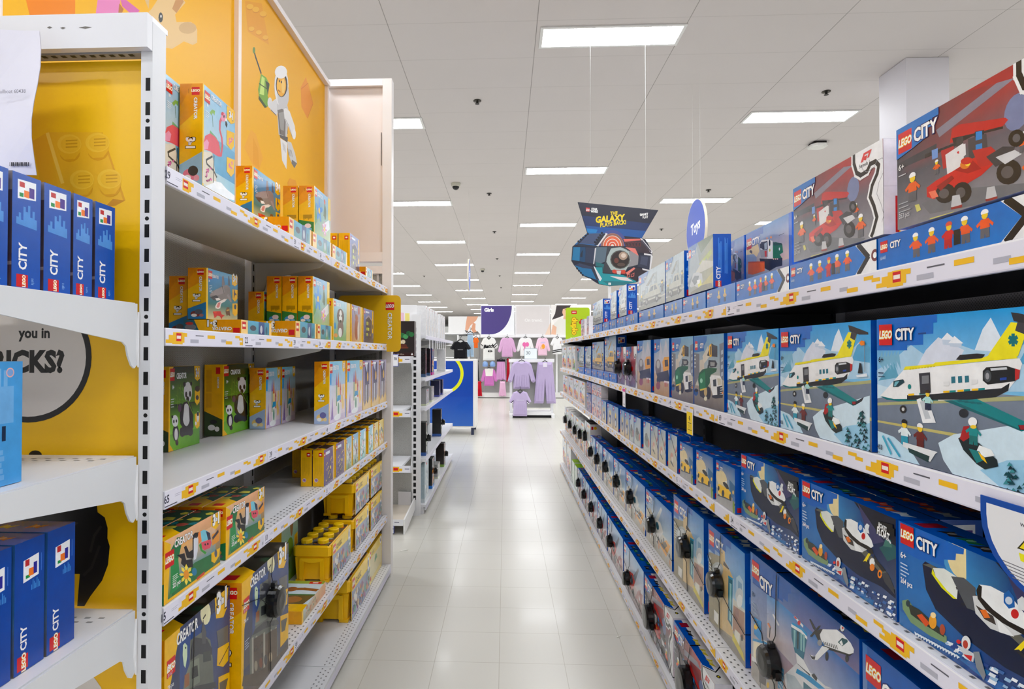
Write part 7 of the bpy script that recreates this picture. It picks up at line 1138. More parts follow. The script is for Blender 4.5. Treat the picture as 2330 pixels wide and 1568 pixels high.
# ---------------------------------------------------------------- hanging signs
Yg = 5.25; ang = math.radians(20); g0 = atY(1300, 560, Yg)
def gp(px, py):                                      # photo pixel -> point of the slanted sign plane
    d = ray(px, py); n = V3((-math.sin(ang), math.cos(ang), 0)); o = V3((g0.x, Yg, 0)); return CAM + d * ((o - CAM).dot(n) / d.dot(n))
t = thing('hanging_sign', 'dark hanging sign shaped like a spacecraft reading The Galaxy Plays Back', 'sign', gp(1400, 640)); L = t.location.copy()
zg = (1280, 440, 6.5333); GZ = lambda x, y: gp(zg[0] + x / zg[2], zg[1] + y / zg[2])
u_ = V3((math.cos(ang), math.sin(ang), 0)); P0 = GZ(230, 1370); P0 = V3((GZ(130, 1000).x, GZ(130, 1000).y, GZ(700, 1380).z)); Wg = (GZ(1425, 700) - GZ(130, 1000)).dot(u_); Hg = GZ(230, 130).z - P0.z
out = [(230, 130), (1425, 250), (1180, 665), (1240, 690), (1335, 870), (1335, 930), (1300, 1150), (1110, 1320), (900, 1365), (700, 1378), (540, 1350), (430, 1280), (300, 1220), (170, 1060), (135, 1000), (150, 790), (210, 740), (370, 585)]
m = MB(); m.prism([GZ(*q) for q in out], (-.008 * math.sin(ang) * -1 * -1, .008 * math.cos(ang), 0), (30, 34, 56), 'satin_plastic')
p = Paint(m, P0, u_, (0, 0, 1), Wg, Hg, 'satin_plastic', e0=.001); p.zoom = zg
p.px = lambda x, y: ((gp(x, y) - P0).dot(u_) / Wg, (gp(x, y).z - P0.z) / Hg); G = p.G
G([(234, 134), (1418, 252), (1300, 450), (290, 330)], (34, 36, 58)); G([(290, 330), (1300, 450), (1240, 560), (340, 480)], (26, 50, 104)); G([(340, 480), (1240, 560), (1180, 662), (372, 583)], (16, 84, 160)); G([(372, 583), (700, 590), (600, 700), (520, 780), (180, 760)], (20, 110, 180)); G([(350, 520), (520, 540), (500, 586), (372, 583)], (20, 130, 200))
for r_, c in ((215, (70, 80, 150)), (172, (170, 130, 120)), (168, (150, 100, 90)), (140, (240, 226, 216)), (132, (236, 110, 70)), (98, (240, 226, 216)), (88, (232, 96, 60)), (56, (240, 226, 216)), (46, (226, 90, 60)), (24, (240, 226, 216))):
    p.G([(740 + r_ * math.cos(math.radians(a)) * 1.0, 785 - r_ * 1.12 * math.sin(math.radians(a))) for a in range(0, 181, 9)], c)
G([(480, 1100), (590, 1100), (600, 1190), (900, 1215), (1080, 1290), (1100, 1318), (900, 1362), (700, 1375), (540, 1345)], (30, 150, 160)); G([(590, 1300), (900, 1310), (1060, 1325), (900, 1362), (700, 1375)], (40, 120, 130)); G([(700, 1230), (950, 1250), (1050, 1310), (860, 1290)], (226, 214, 214)); G([(490, 800), (660, 800), (660, 1000), (490, 1080), (480, 950)], (90, 110, 126)); G([(490, 1020), (640, 1060), (640, 1180), (590, 1150), (585, 1095), (500, 1090)], (30, 110, 116)); G([(660, 800), (900, 790), (1130, 930), (1130, 1060), (940, 1130), (740, 1190), (590, 1180), (640, 960)], (60, 62, 70)); G([(960, 820), (1130, 930), (1120, 1060), (960, 1100)], (150, 146, 150))
G([(660, 950), (720, 820), (860, 800), (980, 850), (1010, 1000), (940, 1150), (720, 1140), (650, 1020)], (176, 190, 188)); p.E(855, 985, 148, 140, (84, 84, 80)); p.E(855, 985, 132, 126, (46, 34, 32)); p.E(900, 930, 66, 62, (176, 150, 130)); p.E(905, 925, 36, 34, (226, 206, 190)); p.E(800, 1000, 34, 40, (110, 60, 50)); p.E(870, 1060, 60, 26, (90, 70, 62)); G([(740, 1140), (930, 1140), (940, 1200), (760, 1190)], (190, 70, 60)); p.E(768, 1160, 32, 28, (214, 70, 50)); p.E(905, 1165, 30, 28, (214, 70, 50)); G([(800, 1150), (870, 1150), (860, 1210), (810, 1200)], (206, 200, 200))
G([(220, 740), (380, 600), (650, 590), (520, 770)], (70, 84, 120)); G([(210, 745), (510, 780), (480, 800), (240, 790)], (40, 48, 70)); G([(370, 600), (380, 610), (250, 745), (225, 745)], (30, 36, 56)); G([(640, 590), (670, 600), (530, 790), (500, 780)], (226, 226, 230)); G([(540, 650), (600, 600), (640, 600), (520, 770), (470, 770)], (36, 40, 58))
for i in range(5): p.E(235 + i * 35, 715 - i * 28, 15, 15, (22, 26, 40)); p.E(480 + i * 26, 725 - i * 34, 16, 16, (22, 26, 40))
G([(160, 800), (330, 800), (330, 1020), (140, 990)], (24, 120, 170)); G([(260, 800), (340, 800), (340, 1025), (250, 1010)], (20, 70, 110)); G([(345, 800), (480, 810), (470, 1050), (330, 1025)], (44, 56, 84)); G([(480, 815), (500, 815), (470, 1050), (455, 1050)], (214, 214, 218)); G([(290, 850), (300, 850), (295, 950), (262, 945), (265, 905)], (30, 40, 60))
G([(180, 1070), (250, 1040), (450, 1100), (545, 1300), (300, 1215)], (24, 110, 160)); G([(180, 1070), (250, 1040), (450, 1095), (470, 1130), (300, 1110)], (50, 60, 90)); G([(460, 1085), (475, 1090), (585, 1270), (560, 1305), (540, 1290)], (226, 226, 230)); G([(420, 1110), (455, 1100), (545, 1290), (500, 1280)], (44, 50, 70))
for i in range(4): p.E(215 + i * 28, 1118 + i * 32, 15, 15, (22, 30, 50))
G([(890, 675), (1160, 668), (1230, 740), (1330, 880), (1240, 900), (960, 850)], (60, 44, 56)); G([(900, 680), (1150, 676), (1160, 700), (920, 720)], (226, 110, 100)); G([(930, 800), (1080, 820), (1130, 930), (1050, 880)], (236, 130, 120))
for i in range(5): G([(930 + i * 48, 730), (968 + i * 48, 730), (984 + i * 44, 790), (950 + i * 44, 790)], (110, 40, 44)); G([(938 + i * 48, 738), (962 + i * 48, 738), (974 + i * 44, 780), (955 + i * 44, 780)], (44, 36, 44))
G([(1150, 668), (1180, 672), (1335, 865), (1325, 900), (1290, 860)], (226, 224, 230)); G([(1180, 690), (1320, 860), (1310, 880), (1170, 720)], (70, 66, 84)); G([(1150, 915), (1310, 930), (1290, 1130), (1110, 1090)], (50, 54, 76)); G([(1170, 935), (1270, 945), (1255, 1080), (1150, 1050)], (70, 76, 100)); G([(1310, 930), (1340, 930), (1305, 1145), (1290, 1130)], (226, 226, 230)); G([(1210, 890), (1330, 910), (1325, 930), (1210, 915)], (230, 228, 232)); G([(900, 1215), (1060, 1100), (1290, 1150), (1180, 1210), (1080, 1300)], (52, 40, 50)); G([(940, 1180), (1060, 1100), (1080, 1120), (960, 1215)], (230, 130, 120)); G([(1180, 1115), (1300, 1140), (1290, 1160), (1190, 1140)], (228, 226, 230))
for i in range(2): G([(960 + i * 62, 1215 - i * 12), (1005 + i * 62, 1190 - i * 12), (1000 + i * 62, 1245 - i * 10), (950 + i * 62, 1255 - i * 10)], (206, 110, 104)); G([(966 + i * 62, 1222 - i * 12), (996 + i * 62, 1204 - i * 12), (992 + i * 62, 1236 - i * 10), (962 + i * 62, 1244 - i * 10)], (40, 34, 42))
G([(345, 210), (402, 217), (398, 275), (345, 268)], (214, 30, 34)); p.T('LEGO', 348, 262, 32, WHITE, bold=.03, sx=.5)
p.T('STAR', 428, 248, 30, WHITE, bold=.07, sx=.95, rot=1); p.T('WARS', 418, 282, 30, WHITE, bold=.07, sx=.95, rot=1)
YG = (250, 222, 20); p.T('THE', 706, 322, 46, YG, bold=.04, shear=.2, rot=8); p.T('GALAXY', 488, 438, 84, YG, bold=.05, shear=.2, rot=8.5, sx=1.02); p.T('PLAYS BACK!', 556, 504, 56, YG, bold=.04, shear=.2, rot=10, sx=.93); p.T('SMART', 1150, 338, 34, WHITE, bold=.05, rot=9, sx=.92); p.T('PLAY', 1190, 376, 30, WHITE, bold=.04, sx=.95, rot=9)
p.G([(680, 1328), (716, 1328), (716, 1362), (680, 1362)], WHITE); p.T('2', 690, 1356, 22, (60, 60, 60))
m.build('printed_board', t).location = -L
for q in ((418, 165), (1240, 260)):
    a = GZ(*q); c = MB(); c.tube([a + V3((0, .004, -.01)), (a.x, a.y + .004, ZC - .002)], .0009, (206, 206, 204), 'satin_plastic', 5); c.build('hanging_cord', t).location = -L
pz = gp(1388, 646)
m = MB(); m.box((pz.x - .012, pz.y + .012, 1.72), (pz.x + .012, pz.y + .03, GZ(700, 1365).z), (236, 236, 236)); tag(m.build('sign_post'), 'thin white post standing behind the dark hanging sign', 'post')
def round_sign(label, X, Y, r, flip, zc, top):
    t = thing('hanging_sign', label, 'sign', (X, Y, zc), 0, 'round blue hanging signs'); m = MB(); m.cyl((-.012, 0, 0), (1, 0, 0), ((0, r), (.024, r)), (236, 226, 206), 'satin_plastic', 48)
    for sg in (-1, 1):
        p = Paint(m, (-sg * .0121, sg * r, -r), (0, -sg, 0), (0, 0, 1), 2 * r, 2 * r, 'poster'); p.ell(.5, .5, .492, .492, (54, 84, 184), 48); p.text('Toys', .5, .46, .17, WHITE, bold=.03, al='c', skew=.12)
    m.build('disc', t); c = MB()
    for y in (-r * .4, r * .4): c.tube([(0, y, r * .9), (0, y, ZC - zc - .002)], .0008, (206, 206, 204), 'satin_plastic', 5)
    c.build('hanging_cord', t)
Ys = 6.2; ps = atY(1585, 522, Ys); rs = (atY(1585, 455, Ys).z - atY(1585, 590, Ys).z) / 2; round_sign('blue round hanging sign reading Toys above the right shelves', ps.x, Ys, rs, 0, ps.z, 0)
Ys = 10.6; ps = atY(1067, 627, Ys); round_sign('blue round hanging sign seen edge-on above the left far aisle', ps.x, Ys, .29, 0, ps.z, 0)
# ================================================================ second group of shelves on the left
X2 = .72; Ya = 4.80
def gy(px): return yX(px, -X2, 1.2)
p0 = atZ(944, 1217, 0)
fy = p0.y; fx = p0.x; py2 = fy + .56; pw = atY(956, 900, py2).x
E2 = thing('end_display', 'white end display with grey mesh back and ticket 78, beyond the left shelves', 'end display', (-1.1, py2, 0)); L = E2.location.copy()
def e2(m, n, par=None):
    o = m.build(n, par or E2)
    if par is None: o.location = -L
    return o
xl2 = -1.62; xr2 = atY(937, 900, py2).x; zt = atY(950, 715, py2).z
m = MB(); m.box((xr2, py2, 0), (pw, py2 + .05, zt), (232, 232, 234)); q = Paint(m, (xr2, py2, 0), (1, 0, 0), (0, 0, 1), pw - xr2, zt, 'dark_steel')
zz = zt - .12
i = 0
while zz > .15: q.rect(.2, (zz - .038) / zt, .52, zz / zt, BLACK); zz -= .058; i += 1
e2(m, 'slotted_post'); m = MB(); m.box((xl2, py2 + .01, .04), (xr2 - .001, py2 + .03, zt - .15), (200, 200, 198), 'perforated_grey'); e2(m, 'mesh_panel')
xs = atY(934, 820, fy + .05).x
for k, py in enumerate((811, 934, 1060)):
    zf = atY(915, py, fy + .08).z; m = MB(); m.box((xl2, fy + .08, zf - .02), (xr2 - .006, py2 - .002, zf), SH); m.prism([(xs, fy + .08, zf - .06), (xs, fy + .08, zf - .0005), (xr2 - .001, py2 - .003, zf - .0005), (xr2 - .001, py2 - .003, zf - .13)], (.004, 0, 0), (228, 230, 232)); sh = e2(m, 'shelf')
    m = MB(); m.box((xl2, fy + .074, zf - .055), (xs - .002, fy + .0795, zf), (226, 226, 236), 'paper'); p = Paint(m, (xs - .25, fy + .074, zf - .055), (1, 0, 0), (0, 0, 1), .25, .055, 'paper'); p.rect(.25, .2, .72, .6, (238, 184, 24)); p.rect(.35, .08, .62, .85, (238, 184, 24)); p.rect(.43, .3, .58, .7, RED); p.rect(.8, .5, .95, .6, (90, 90, 110)); e2(m, 'ticket_strip', sh)
    if k == 0: zs1 = zf
zb = .10; m = MB(); m.box((xl2, fy, zb - .02), (xr2 + .02, py2 - .002, zb), (206, 196, 182)); m.box((xl2, fy - .002, zb - .03), (xr2 + .02, fy - .0005, zb + .02), SH); m.prism([(xr2 + .021, fy, .0), (xr2 + .021, fy + .04, 0), (xr2 + .021, py2 - .003, .06), (xr2 + .021, py2 - .003, zb + .06), (xr2 + .021, fy, zb + .02)], (.012, 0, 0), (232, 232, 232)); p = Paint(m, (xr2 - .26, fy - .0022, zb - .03), (1, 0, 0), (0, 0, 1), .26, .05, 'paper'); p.rect(.3, .2, .7, .75, (238, 184, 24)); p.rect(.42, .3, .56, .7, RED); p.rect(.8, .5, .95, .62, (90, 90, 110)); e2(m, 'base')
a, b = atY(893, 834, fy + .07), atY(906, 806, fy + .07); card('hanging_price_tag', 'white price ticket 78 with blue border on the far end display shelf', 'price tag', (a.x - .002, fy + .07, a.z), (1, 0, 0), (b.x - a.x + .004, b.z - a.z), lambda p: (p.rect(0, 0, 1, 1, (60, 80, 190)), p.rect(.09, .04, .91, .96, (236, 236, 242)), p.text('78', .5, .52, .2, (40, 40, 60), bold=.03, al='c', sx=.8)), group=None)
a = atY(893, 1225, fy - .01); b = atY(897, 1197, fy - .01); card('hanging_price_tag', 'white ticket with dark blue border at the foot of the far end display', 'price tag', (a.x - .06, fy - .006, max(.01, a.z)), (1, 0, 0), (b.x - a.x + .06, b.z - max(.01, a.z)), lambda p: (p.rect(0, 0, 1, 1, (30, 40, 120)), p.rect(.09, .05, .91, .95, (236, 236, 242)), p.text('78', .8, .5, .2, (30, 30, 40), bold=.04, al='c', sx=.8)))
a, b = atY(906, 1150, py2 - .03), atY(935, 1117, py2 - .03); card('blank_card', 'plain pale card leaning on the mesh of the far end display', 'card', (a.x, py2 - .03, zb + .001), (1, 0, 0), (b.x - a.x, .12), lambda p: p.rect(0, 0, 1, 1, (206, 204, 206)))
a, b = atY(893, 800, fy + .1), atY(943, 730, fy + .1)
Sku('bonsai', b.x - a.x + .06, b.z - zs1 - .004, .09, lambda p: (p.rect(0, 0, 1, 1, (34, 24, 24)), p.grad(0, 0, 1, .12, (60, 22, 20), (40, 22, 22)), [p.ell(.3 + .1 * i, .56 + .03 * ((i * 7) % 4), .09, .07, ((40, 110, 60), (70, 150, 90), (30, 90, 50))[i % 3]) for i in range(7)], p.ell(.55, .45, .1, .03, (90, 60, 40)), p.poly([(.4, .26), (.44, .34), (.72, .34), (.76, .26)], (90, 36, 24)), p.ell(.5, .4, .08, .06, (226, 220, 200)), p.ell(.62, .41, .07, .06, (214, 200, 170)), p.poly([(.38, .22), (.36, .26), (.8, .26), (.78, .22)], (110, 50, 30)), p.text('18+  10281  878 pcs', .3, .04, .03, (226, 210, 190), sx=.8), p.poly([(.88, .03), (.92, .1), (.96, .03)], WHITE)), None, None, col=(34, 24, 24))
s = proto('bonsai'); o = s.proto; s.fresh = False; o.location = (a.x - .06, fy + .1, zs1 + .0012); tag(o, 'black box showing a green bonsai tree on top of the far end display', 'toy box')
# side shelves of that group
bays2 = [py2 + .056, gy(1000), gy(1030)]
for i in range(2): bay(('nearer', 'farther')[i] + ' white shelf unit with dark boxes beyond the far end display on left', -1, X2, 1.06, bays2[i], bays2[i + 1], [(1, 1.62), (2, 1.235), (3, .966), (4, .50)], .085, 1.80, False, 70 + i, 'shelf units with dark boxes', brand=False, strip_h=.035)
def dark_front(c, acc, seed, foot):
    def fn(p): p.rect(0, 0, 1, 1, c); blobs(p, random.Random(seed), 18, acc, .12, .15, .9, .75, .03, .12); p.rect(0, 0, 1, .1, foot); p.rect(.4, .9, .6, .95, RED)
    return fn
for nm, w, h, c, acc, ft in (('flowers', .19, .27, (24, 30, 90), [(240, 190, 40), (226, 120, 40), (90, 110, 200), (240, 230, 210), (40, 110, 70)], (190, 40, 130)), ('roses', .06, .27, (24, 20, 24), [(190, 30, 40), (160, 20, 30), (60, 20, 20)], (60, 90, 130)), ('orchid', .10, .18, (34, 36, 70), [(150, 150, 206), (206, 206, 226), (80, 80, 150)], (70, 76, 160)), ('lilies', .09, .31, (20, 20, 22), [(226, 226, 220), (50, 110, 60), (40, 80, 50)], (50, 90, 160)), ('lamp', .19, .30, (18, 18, 20), [(240, 200, 60), (206, 210, 214), (226, 120, 40)], (10, 110, 200)), ('skull', .14, .28, (30, 22, 20), [(190, 140, 120), (110, 90, 80), (226, 200, 180)], (120, 160, 60)), ('clear', .22, .15, (150, 150, 150), [(200, 206, 200), (120, 124, 124), (214, 216, 190), (170, 176, 180)], (200, 206, 170)), ('white_box', .11, .28, (226, 226, 228), [(206, 206, 210), (236, 236, 238), (226, 214, 206)], (226, 226, 228)), ('sleeve', .28, .36, (170, 190, 200), [(206, 216, 220), (150, 170, 180), (120, 140, 150)], (200, 210, 214))):
    Sku('v_' + nm, w, h, .10, dark_front(c, acc, hash(nm) % 97 if 0 else len(nm) * 7, ft), lambda p, s, c=c, ft=ft: (p.rect(0, 0, 1, 1, mix(c, WHITE, .04)), p.rect(0, 0, 1, .1, ft)), None, col=c)
def put2(k, px, z, desc, grp, X=X2 + .02, tagit=False):
    px = 971.5 + (px - 963) * .87; s = SKU['v_' + k]; o = put_at('v_' + k, -1, X, gy(px) + .002, z + .0012, desc, grp)
    if tagit: wrap(o, proto('v_' + k), .8, .5, .03)
g = 'boxes on the dark box shelves'
for i, px in enumerate((965, 972.5, 980, 986.5, 992.5, 1002, 1007, 1012)): put2('white_box', px, 1.62, f'tall white box on the top dark box shelf, {nth[i]} from the near end', g + ', top row')
put2('roses', 965, 1.235, 'narrow black and red box nearest the post, first dark box shelf', g); put2('roses', 976, 1.235, 'narrow black and red box beside the colourful flower box', g); put2('flowers', 981, 1.235, 'navy box with colourful flowers on the first dark box shelf', g); put2('white_box', 1014, 1.235, 'narrow white box at the far end of the first dark box shelf', g)
put2('clear', 966, .966, 'grey see-through pack nearest the post on second dark box shelf', g); put2('clear', 980, .966, 'grey see-through pack behind the first one on second dark box shelf', g); put2('orchid', 1000, .966, 'small navy orchid box, nearer of two on second dark box shelf', g); put2('orchid', 1008, .966, 'small navy orchid box, farther of two on second dark box shelf', g)
put2('lilies', 966, .50, 'black lily box with alarm tag nearest the post on third dark box shelf', g, tagit=True); put2('lilies', 1004, .50, 'black lily box with alarm tag at far end of third dark box shelf', g, tagit=True)
put2('sleeve', 963, .085, 'large pale blue pack nearest the post on the bottom dark box deck', g); put2('lamp', 982, .085, 'black box of a lamp figure on the bottom dark box deck', g, tagit=True); put2('clear', 996, .085, 'grey pack beside the lamp box on the bottom dark box deck', g); put2('skull', 1012, .085, 'brown black box at the far end of bottom dark box deck', g, tagit=True)
for i, px in enumerate((968, 976, 984, 989, 994, 999, 1004, 1009)):
    y = gy(971 + (px - 963) * .87); card('hanging_ticket', f'white ticket strip hanging from the top dark box shelf, {nth[i]} from near end', 'price tag', (-X2 + .008, y, 1.50), (0, 1, 0), (.05, .083), lambda p: (p.rect(0, 0, 1, 1, (236, 236, 240)), p.rect(.15, .7, .85, .9, (190, 180, 206))), group='ticket strips on the dark box shelves')
t = card('header_card', 'white header card with pink corner on top of the far end display', 'sign', (xl2, py2 + .055, zt - .1), (1, 0, 0), (atY(946, 700, py2).x - xl2, atY(905, 693, py2).z - zt + .1), lambda p: (p.rect(0, 0, 1, 1, (236, 236, 238)), p.poly([(.4, 0), (.4, .8), (.86, .62), (.86, 0)], (236, 196, 214)), p.rect(.87, 0, .92, .6, (240, 226, 130)), p.rect(.95, .2, .98, .4, (226, 130, 120))), thick=.004)
# blue end panel further along
Yb = atZ(1073, 990, 0).y; a, b = atY(1029, 975, Yb), atY(1082, 818, Yb)
t = thing('blue_display', 'blue panelled display end with yellow arc, beyond the dark box shelves', 'display', ((a.x + b.x) / 2, Yb, 0)); L = t.location.copy(); zt = b.z; x0, x1 = b.x - 1.25, b.x
m = MB(); m.box((x0, Yb, .13), (x1, Yb + .9, zt), (232, 230, 226)); m.build('carcass', t).location = -L
m = MB(); m.box((x0 + .02, Yb - .012, .16), (x1 - .045, Yb - .001, zt - .03), (16, 70, 170), 'gloss_plastic'); p = Paint(m, (x0 + .02, Yb - .012, .16), (1, 0, 0), (0, 0, 1), x1 - x0 - .065, zt - .19, 'gloss_plastic'); p.px = lambda x, y: ((atY(x, y, Yb - .012).x - x0 - .02) / (x1 - x0 - .065), (atY(x, y, Yb - .012).z - .16) / (zt - .19)); c = p.px(1008, 850)
p.rect(0, 0, 1, 1, (12, 66, 168)); p.grad(0, .0, 1, .45, (40, 96, 184), (14, 70, 172)); p.ring(c[0], c[1], .27, .048, (222, 226, 20), 40, -80, 80); c = p.px(1078, 990); p.ring(c[0], c[1], .36, .045, (130, 206, 236), 40, 60, 180); m.build('blue_panel', t).location = -L
for x in (x0 + .03, x1 - .08):
    for y in (.02, .8): m = MB(); m.box((x, Yb + y, 0), (x + .05, Yb + y + .05, .129), (30, 40, 70)); m.build('leg', t).location = -L
# ================================================================ clothing department
def garment(name, label, cat, X, Y, z, w, h, col, kind='top', prints=None, group=None, hanger=True, depth=.07, rz=0):
    """hung garment; X centre, z top of shoulders"""
    t = thing(name, label, cat, (X, Y, z), rz, group); W = w / 2
    if kind == 'top': pts = [(-.16, 0), (-.10, -.03), (0, -.05), (.10, -.03), (.16, 0), (.34, -.05), (.42, -.14), (.60, -.72), (.50, -.78), (.36, -.42), (.35, -1), (-.35, -1), (-.36, -.42), (-.50, -.78), (-.60, -.72), (-.42, -.14), (-.34, -.05)]
    elif kind == 'tee': pts = [(-.16, 0), (-.08, -.06), (0, -.11), (.08, -.06), (.16, 0), (.36, -.05), (.60, -.42), (.46, -.50), (.36, -.34), (.37, -1), (-.37, -1), (-.36, -.34), (-.46, -.50), (-.60, -.42), (-.36, -.05)]
    elif kind == 'pants': pts = [(-.34, 0), (.34, 0), (.40, -.25), (.52, -1), (.08, -1), (0, -.36), (-.08, -1), (-.52, -1), (-.40, -.25)]
    elif kind == 'skirt': pts = [(-.34, 0), (.34, 0), (.50, -1), (.25, -.96), (0, -1), (-.25, -.96), (-.50, -1)]
    else: pts = [(-.4, 0), (.4, 0), (.45, -1), (-.45, -1)]
    P = [(x * w, zz * h) for x, zz in pts]; cx = sum(q[0] for q in P) / len(P); cz = sum(q[1] for q in P) / len(P)
    m = MB(); i_ = [(cx + (x - cx) * .82, cz + (zz - cz) * .88) for x, zz in P]; n = len(P)
    m.loft([[(x, -depth * .5, zz) for x, zz in i_], [(x, -depth * .18, zz) for x, zz in P], [(x, depth * .18, zz) for x, zz in P], [(x, depth * .5, zz) for x, zz in i_]][::1] if 0 else [[(x, depth * .5, zz) for x, zz in reversed(i_)][::-1], [(x, depth * .18, zz) for x, zz in P], [(x, -depth * .18, zz) for x, zz in P], [(x, -depth * .5, zz) for x, zz in i_]], col, 'fabric')
    for k in range(5): a = (-.28 + .14 * k) * w * (.7 if kind != 'pants' else 1); m.prism([(a, -depth * .5, -h * .55), (a + .006, -depth * .5, -h * .5), (a + .012 * (k - 2), -depth * .5, -h * .95)], (0, -.006, 0), mix(col, BLACK, .06), 'fabric')
    if prints: p = Paint(m, (-W, -depth * .5 - .007, -h), (1, 0, 0), (0, 0, 1), w, h, 'fabric', eps=.0004); prints(p)
    m.build('cloth', t)
    if hanger: b = MB(); b.tube([(-.12 * w - .06, 0, -.05), (-.04, 0, .012), (0, 0, .03), (.04, 0, .012), (.12 * w + .06, 0, -.05)], .009, (24, 24, 26), 'satin_plastic', 6); b.tube([(0, 0, .03), (0, 0, .06), (.018, 0, .08), (.01, 0, .10), (-.012, 0, .095)], .005, (60, 60, 62), 'metal', 5); b.build('hanger', t)
    return t
def gpx(name, label, cat, x0, x1, y0, y1, Y, col, kind='top', prints=None, group='garments in the girls department', depth=.07):
    a, b = atY(x0, y0, Y), atY(x1, y1, Y); return garment(name, label, cat, (a.x + b.x) / 2, Y, a.z, (b.x - a.x) / (1.2 if kind in ('top', 'tee') else 1), a.z - b.z, col, kind, prints, group, depth=depth)
Yf = atZ(1210, 951, 0).y; Yw = 19.6
# front rack
a, b = atY(1163, 951, Yf), atY(1258, 825, Yf); t = thing('clothes_rack', 'white clothes rack with lilac garments in front of the girls wall', 'clothes rack', ((a.x + b.x) / 2, Yf, 0)); L = t.location.copy(); zr = b.z
for x in (a.x, b.x):
    m = MB(); m.box((x - .03, Yf + .30, .081), (x + .03, Yf + .36, zr), (234, 234, 236)); m.box((x - .035, Yf - .05, 0), (x + .035, Yf + .75, .08), (234, 234, 236)); m.build('upright', t).location = -L
m = MB(); m.box((a.x + .036, Yf, .06), (b.x - .036, Yf + .6, .14), (234, 234, 236)); m.box((a.x + .036, Yf + .04, .005), (b.x - .036, Yf + .56, .055), (26, 26, 28), 'dark_steel'); m.build('base', t).location = -L; m = MB(); m.box((a.x - .05, Yf + .22, zr + .001), (b.x + .05, Yf + .42, zr + .075), (236, 236, 238)); m.build('top_rail', t).location = -L; m = MB(); m.box((a.x + .035, Yf + .31, .2), (b.x - .035, Yf + .33, zr - .01), (206, 206, 208), 'perforated_grey'); m.build('mesh_panel', t).location = -L
LIL = (184, 168, 206); Yg1 = Yf + .14
gpx('sweatshirt', 'lilac sweatshirt hanging on the front clothes rack', 'sweatshirt', 1155, 1219, 822, 885, Yg1, LIL, 'top', depth=.14); gpx('sweatpants', 'lilac wide sweatpants hanging at right of the front clothes rack', 'sweatpants', 1216, 1264, 824, 918, Yg1, LIL, 'pants', lambda p: (p.rect(.4, .88, .6, .98, (226, 220, 236))), depth=.12)
gpx('t_shirt', 'lilac T-shirt with striped sleeves hanging below the lilac sweatshirt', 'T-shirt', 1158, 1209, 890, 947, Yf - .1, (190, 174, 212), 'tee', lambda p: (p.poly([(.38, .99), (.5, .90), (.62, .99), (.58, .99), (.5, .94), (.42, .99)], BLACK), p.rect(.3, .62, .7, .66, (206, 196, 226)), p.line([(.04, .55), (.14, .62)], .03, BLACK), p.line([(.02, .50), (.12, .57)], .02, WHITE), p.line([(.86, .62), (.96, .55)], .03, BLACK), p.line([(.88, .57), (.98, .50)], .02, WHITE)))
a, b = atY(1194, 809, Yf - .05), atY(1224, 786, Yf - .05)
card('price_sign', 'white sign reading 30 standing on the front clothes rack', 'sign', (a.x, Yf + .30, zr + .076), (1, 0, 0), (b.x - a.x, b.z - a.z + .02), lambda p: (p.rect(0, 0, 1, 1, (120, 150, 170)), p.rect(.02, .03, .98, .97, (228, 236, 240)), p.text('30', .12, .42, .3, (120, 130, 140), bold=.01)), thick=.004)
# wall of clothes
a, b = atY(1066, 905, Yw), atY(1268, 700, Yw); t = thing('clothes_wall', 'long white clothes wall unit under the girls sign', 'clothes rack', ((a.x + b.x) / 2, Yw, 0)); L = t.location.copy(); zr = atY(1100, 762, Yw).z; zr2 = atY(1100, 768, Yw).z
m = MB(); m.box((a.x, Yw + .35, 0), (b.x + .6, Yw + .40, zr), (206, 206, 208), 'perforated_grey'); m.build('back_panel', t).location = -L; m = MB(); m.box((a.x, Yw + .05, zr2), (b.x + .6, Yw + .34, zr), (238, 238, 240)); m.build('top_rail', t).location = -L
m = MB(); zb_ = atY(1110, 895, Yw).z; m.box((a.x - .1, Yw - .1, .02), (b.x + .6, Yw + .34, .16), (222, 220, 218)); m.build('base', t).location = -L
for x in (a.x, (a.x + b.x) / 2 + .3, b.x): m = MB(); m.box((x - .03, Yw + .28, .161), (x + .03, Yw + .345, zr2 - .001), (226, 226, 228)); m.build('upright', t).location = -L
zs0, zs1 = atY(1200, 760, Yw + .2).z, atY(1200, 694, Yw + .2).z
def wsign(label, x0, x1, art): A, B = atY(x0, 700, Yw + .2), atY(x1, 700, Yw + .2); return card('wall_sign', label, 'sign', (A.x + .004, Yw + .2, zr + .003), (1, 0, 0), (B.x - A.x - .008, zs1 - zr), art, thick=.03, col=(238, 238, 240), mat='satin_plastic', group='signs above the girls clothes')
wsign('purple quarter circle sign reading Girls above the clothes wall', 1094, 1171, lambda p: (p.rect(0, 0, 1, 1, (232, 234, 238)), p.poly([(.01, .97), (.01, .02), (.32, .02)] + [(.01 + .90 * math.sin(math.radians(t)) if 0 else .30 + .62 * math.sin(math.radians(t)), .97 - .95 * math.cos(math.radians(t))) for t in range(0, 91, 6)], (66, 50, 122)), p.text('Girls', .10, .78, .11, WHITE, bold=.05)))
wsign('pale grey sign reading On trend above the clothes wall', 1171.5, 1253, lambda p: (p.rect(0, 0, 1, 1, (226, 224, 226)), p.rect(.04, .03, .97, .95, (214, 208, 208)), p.text('On trend.', .27, .44, .10, (234, 232, 232), bold=.02), p.poly([(.84, 0), (1, .42), (1, 0)], (226, 200, 180))))
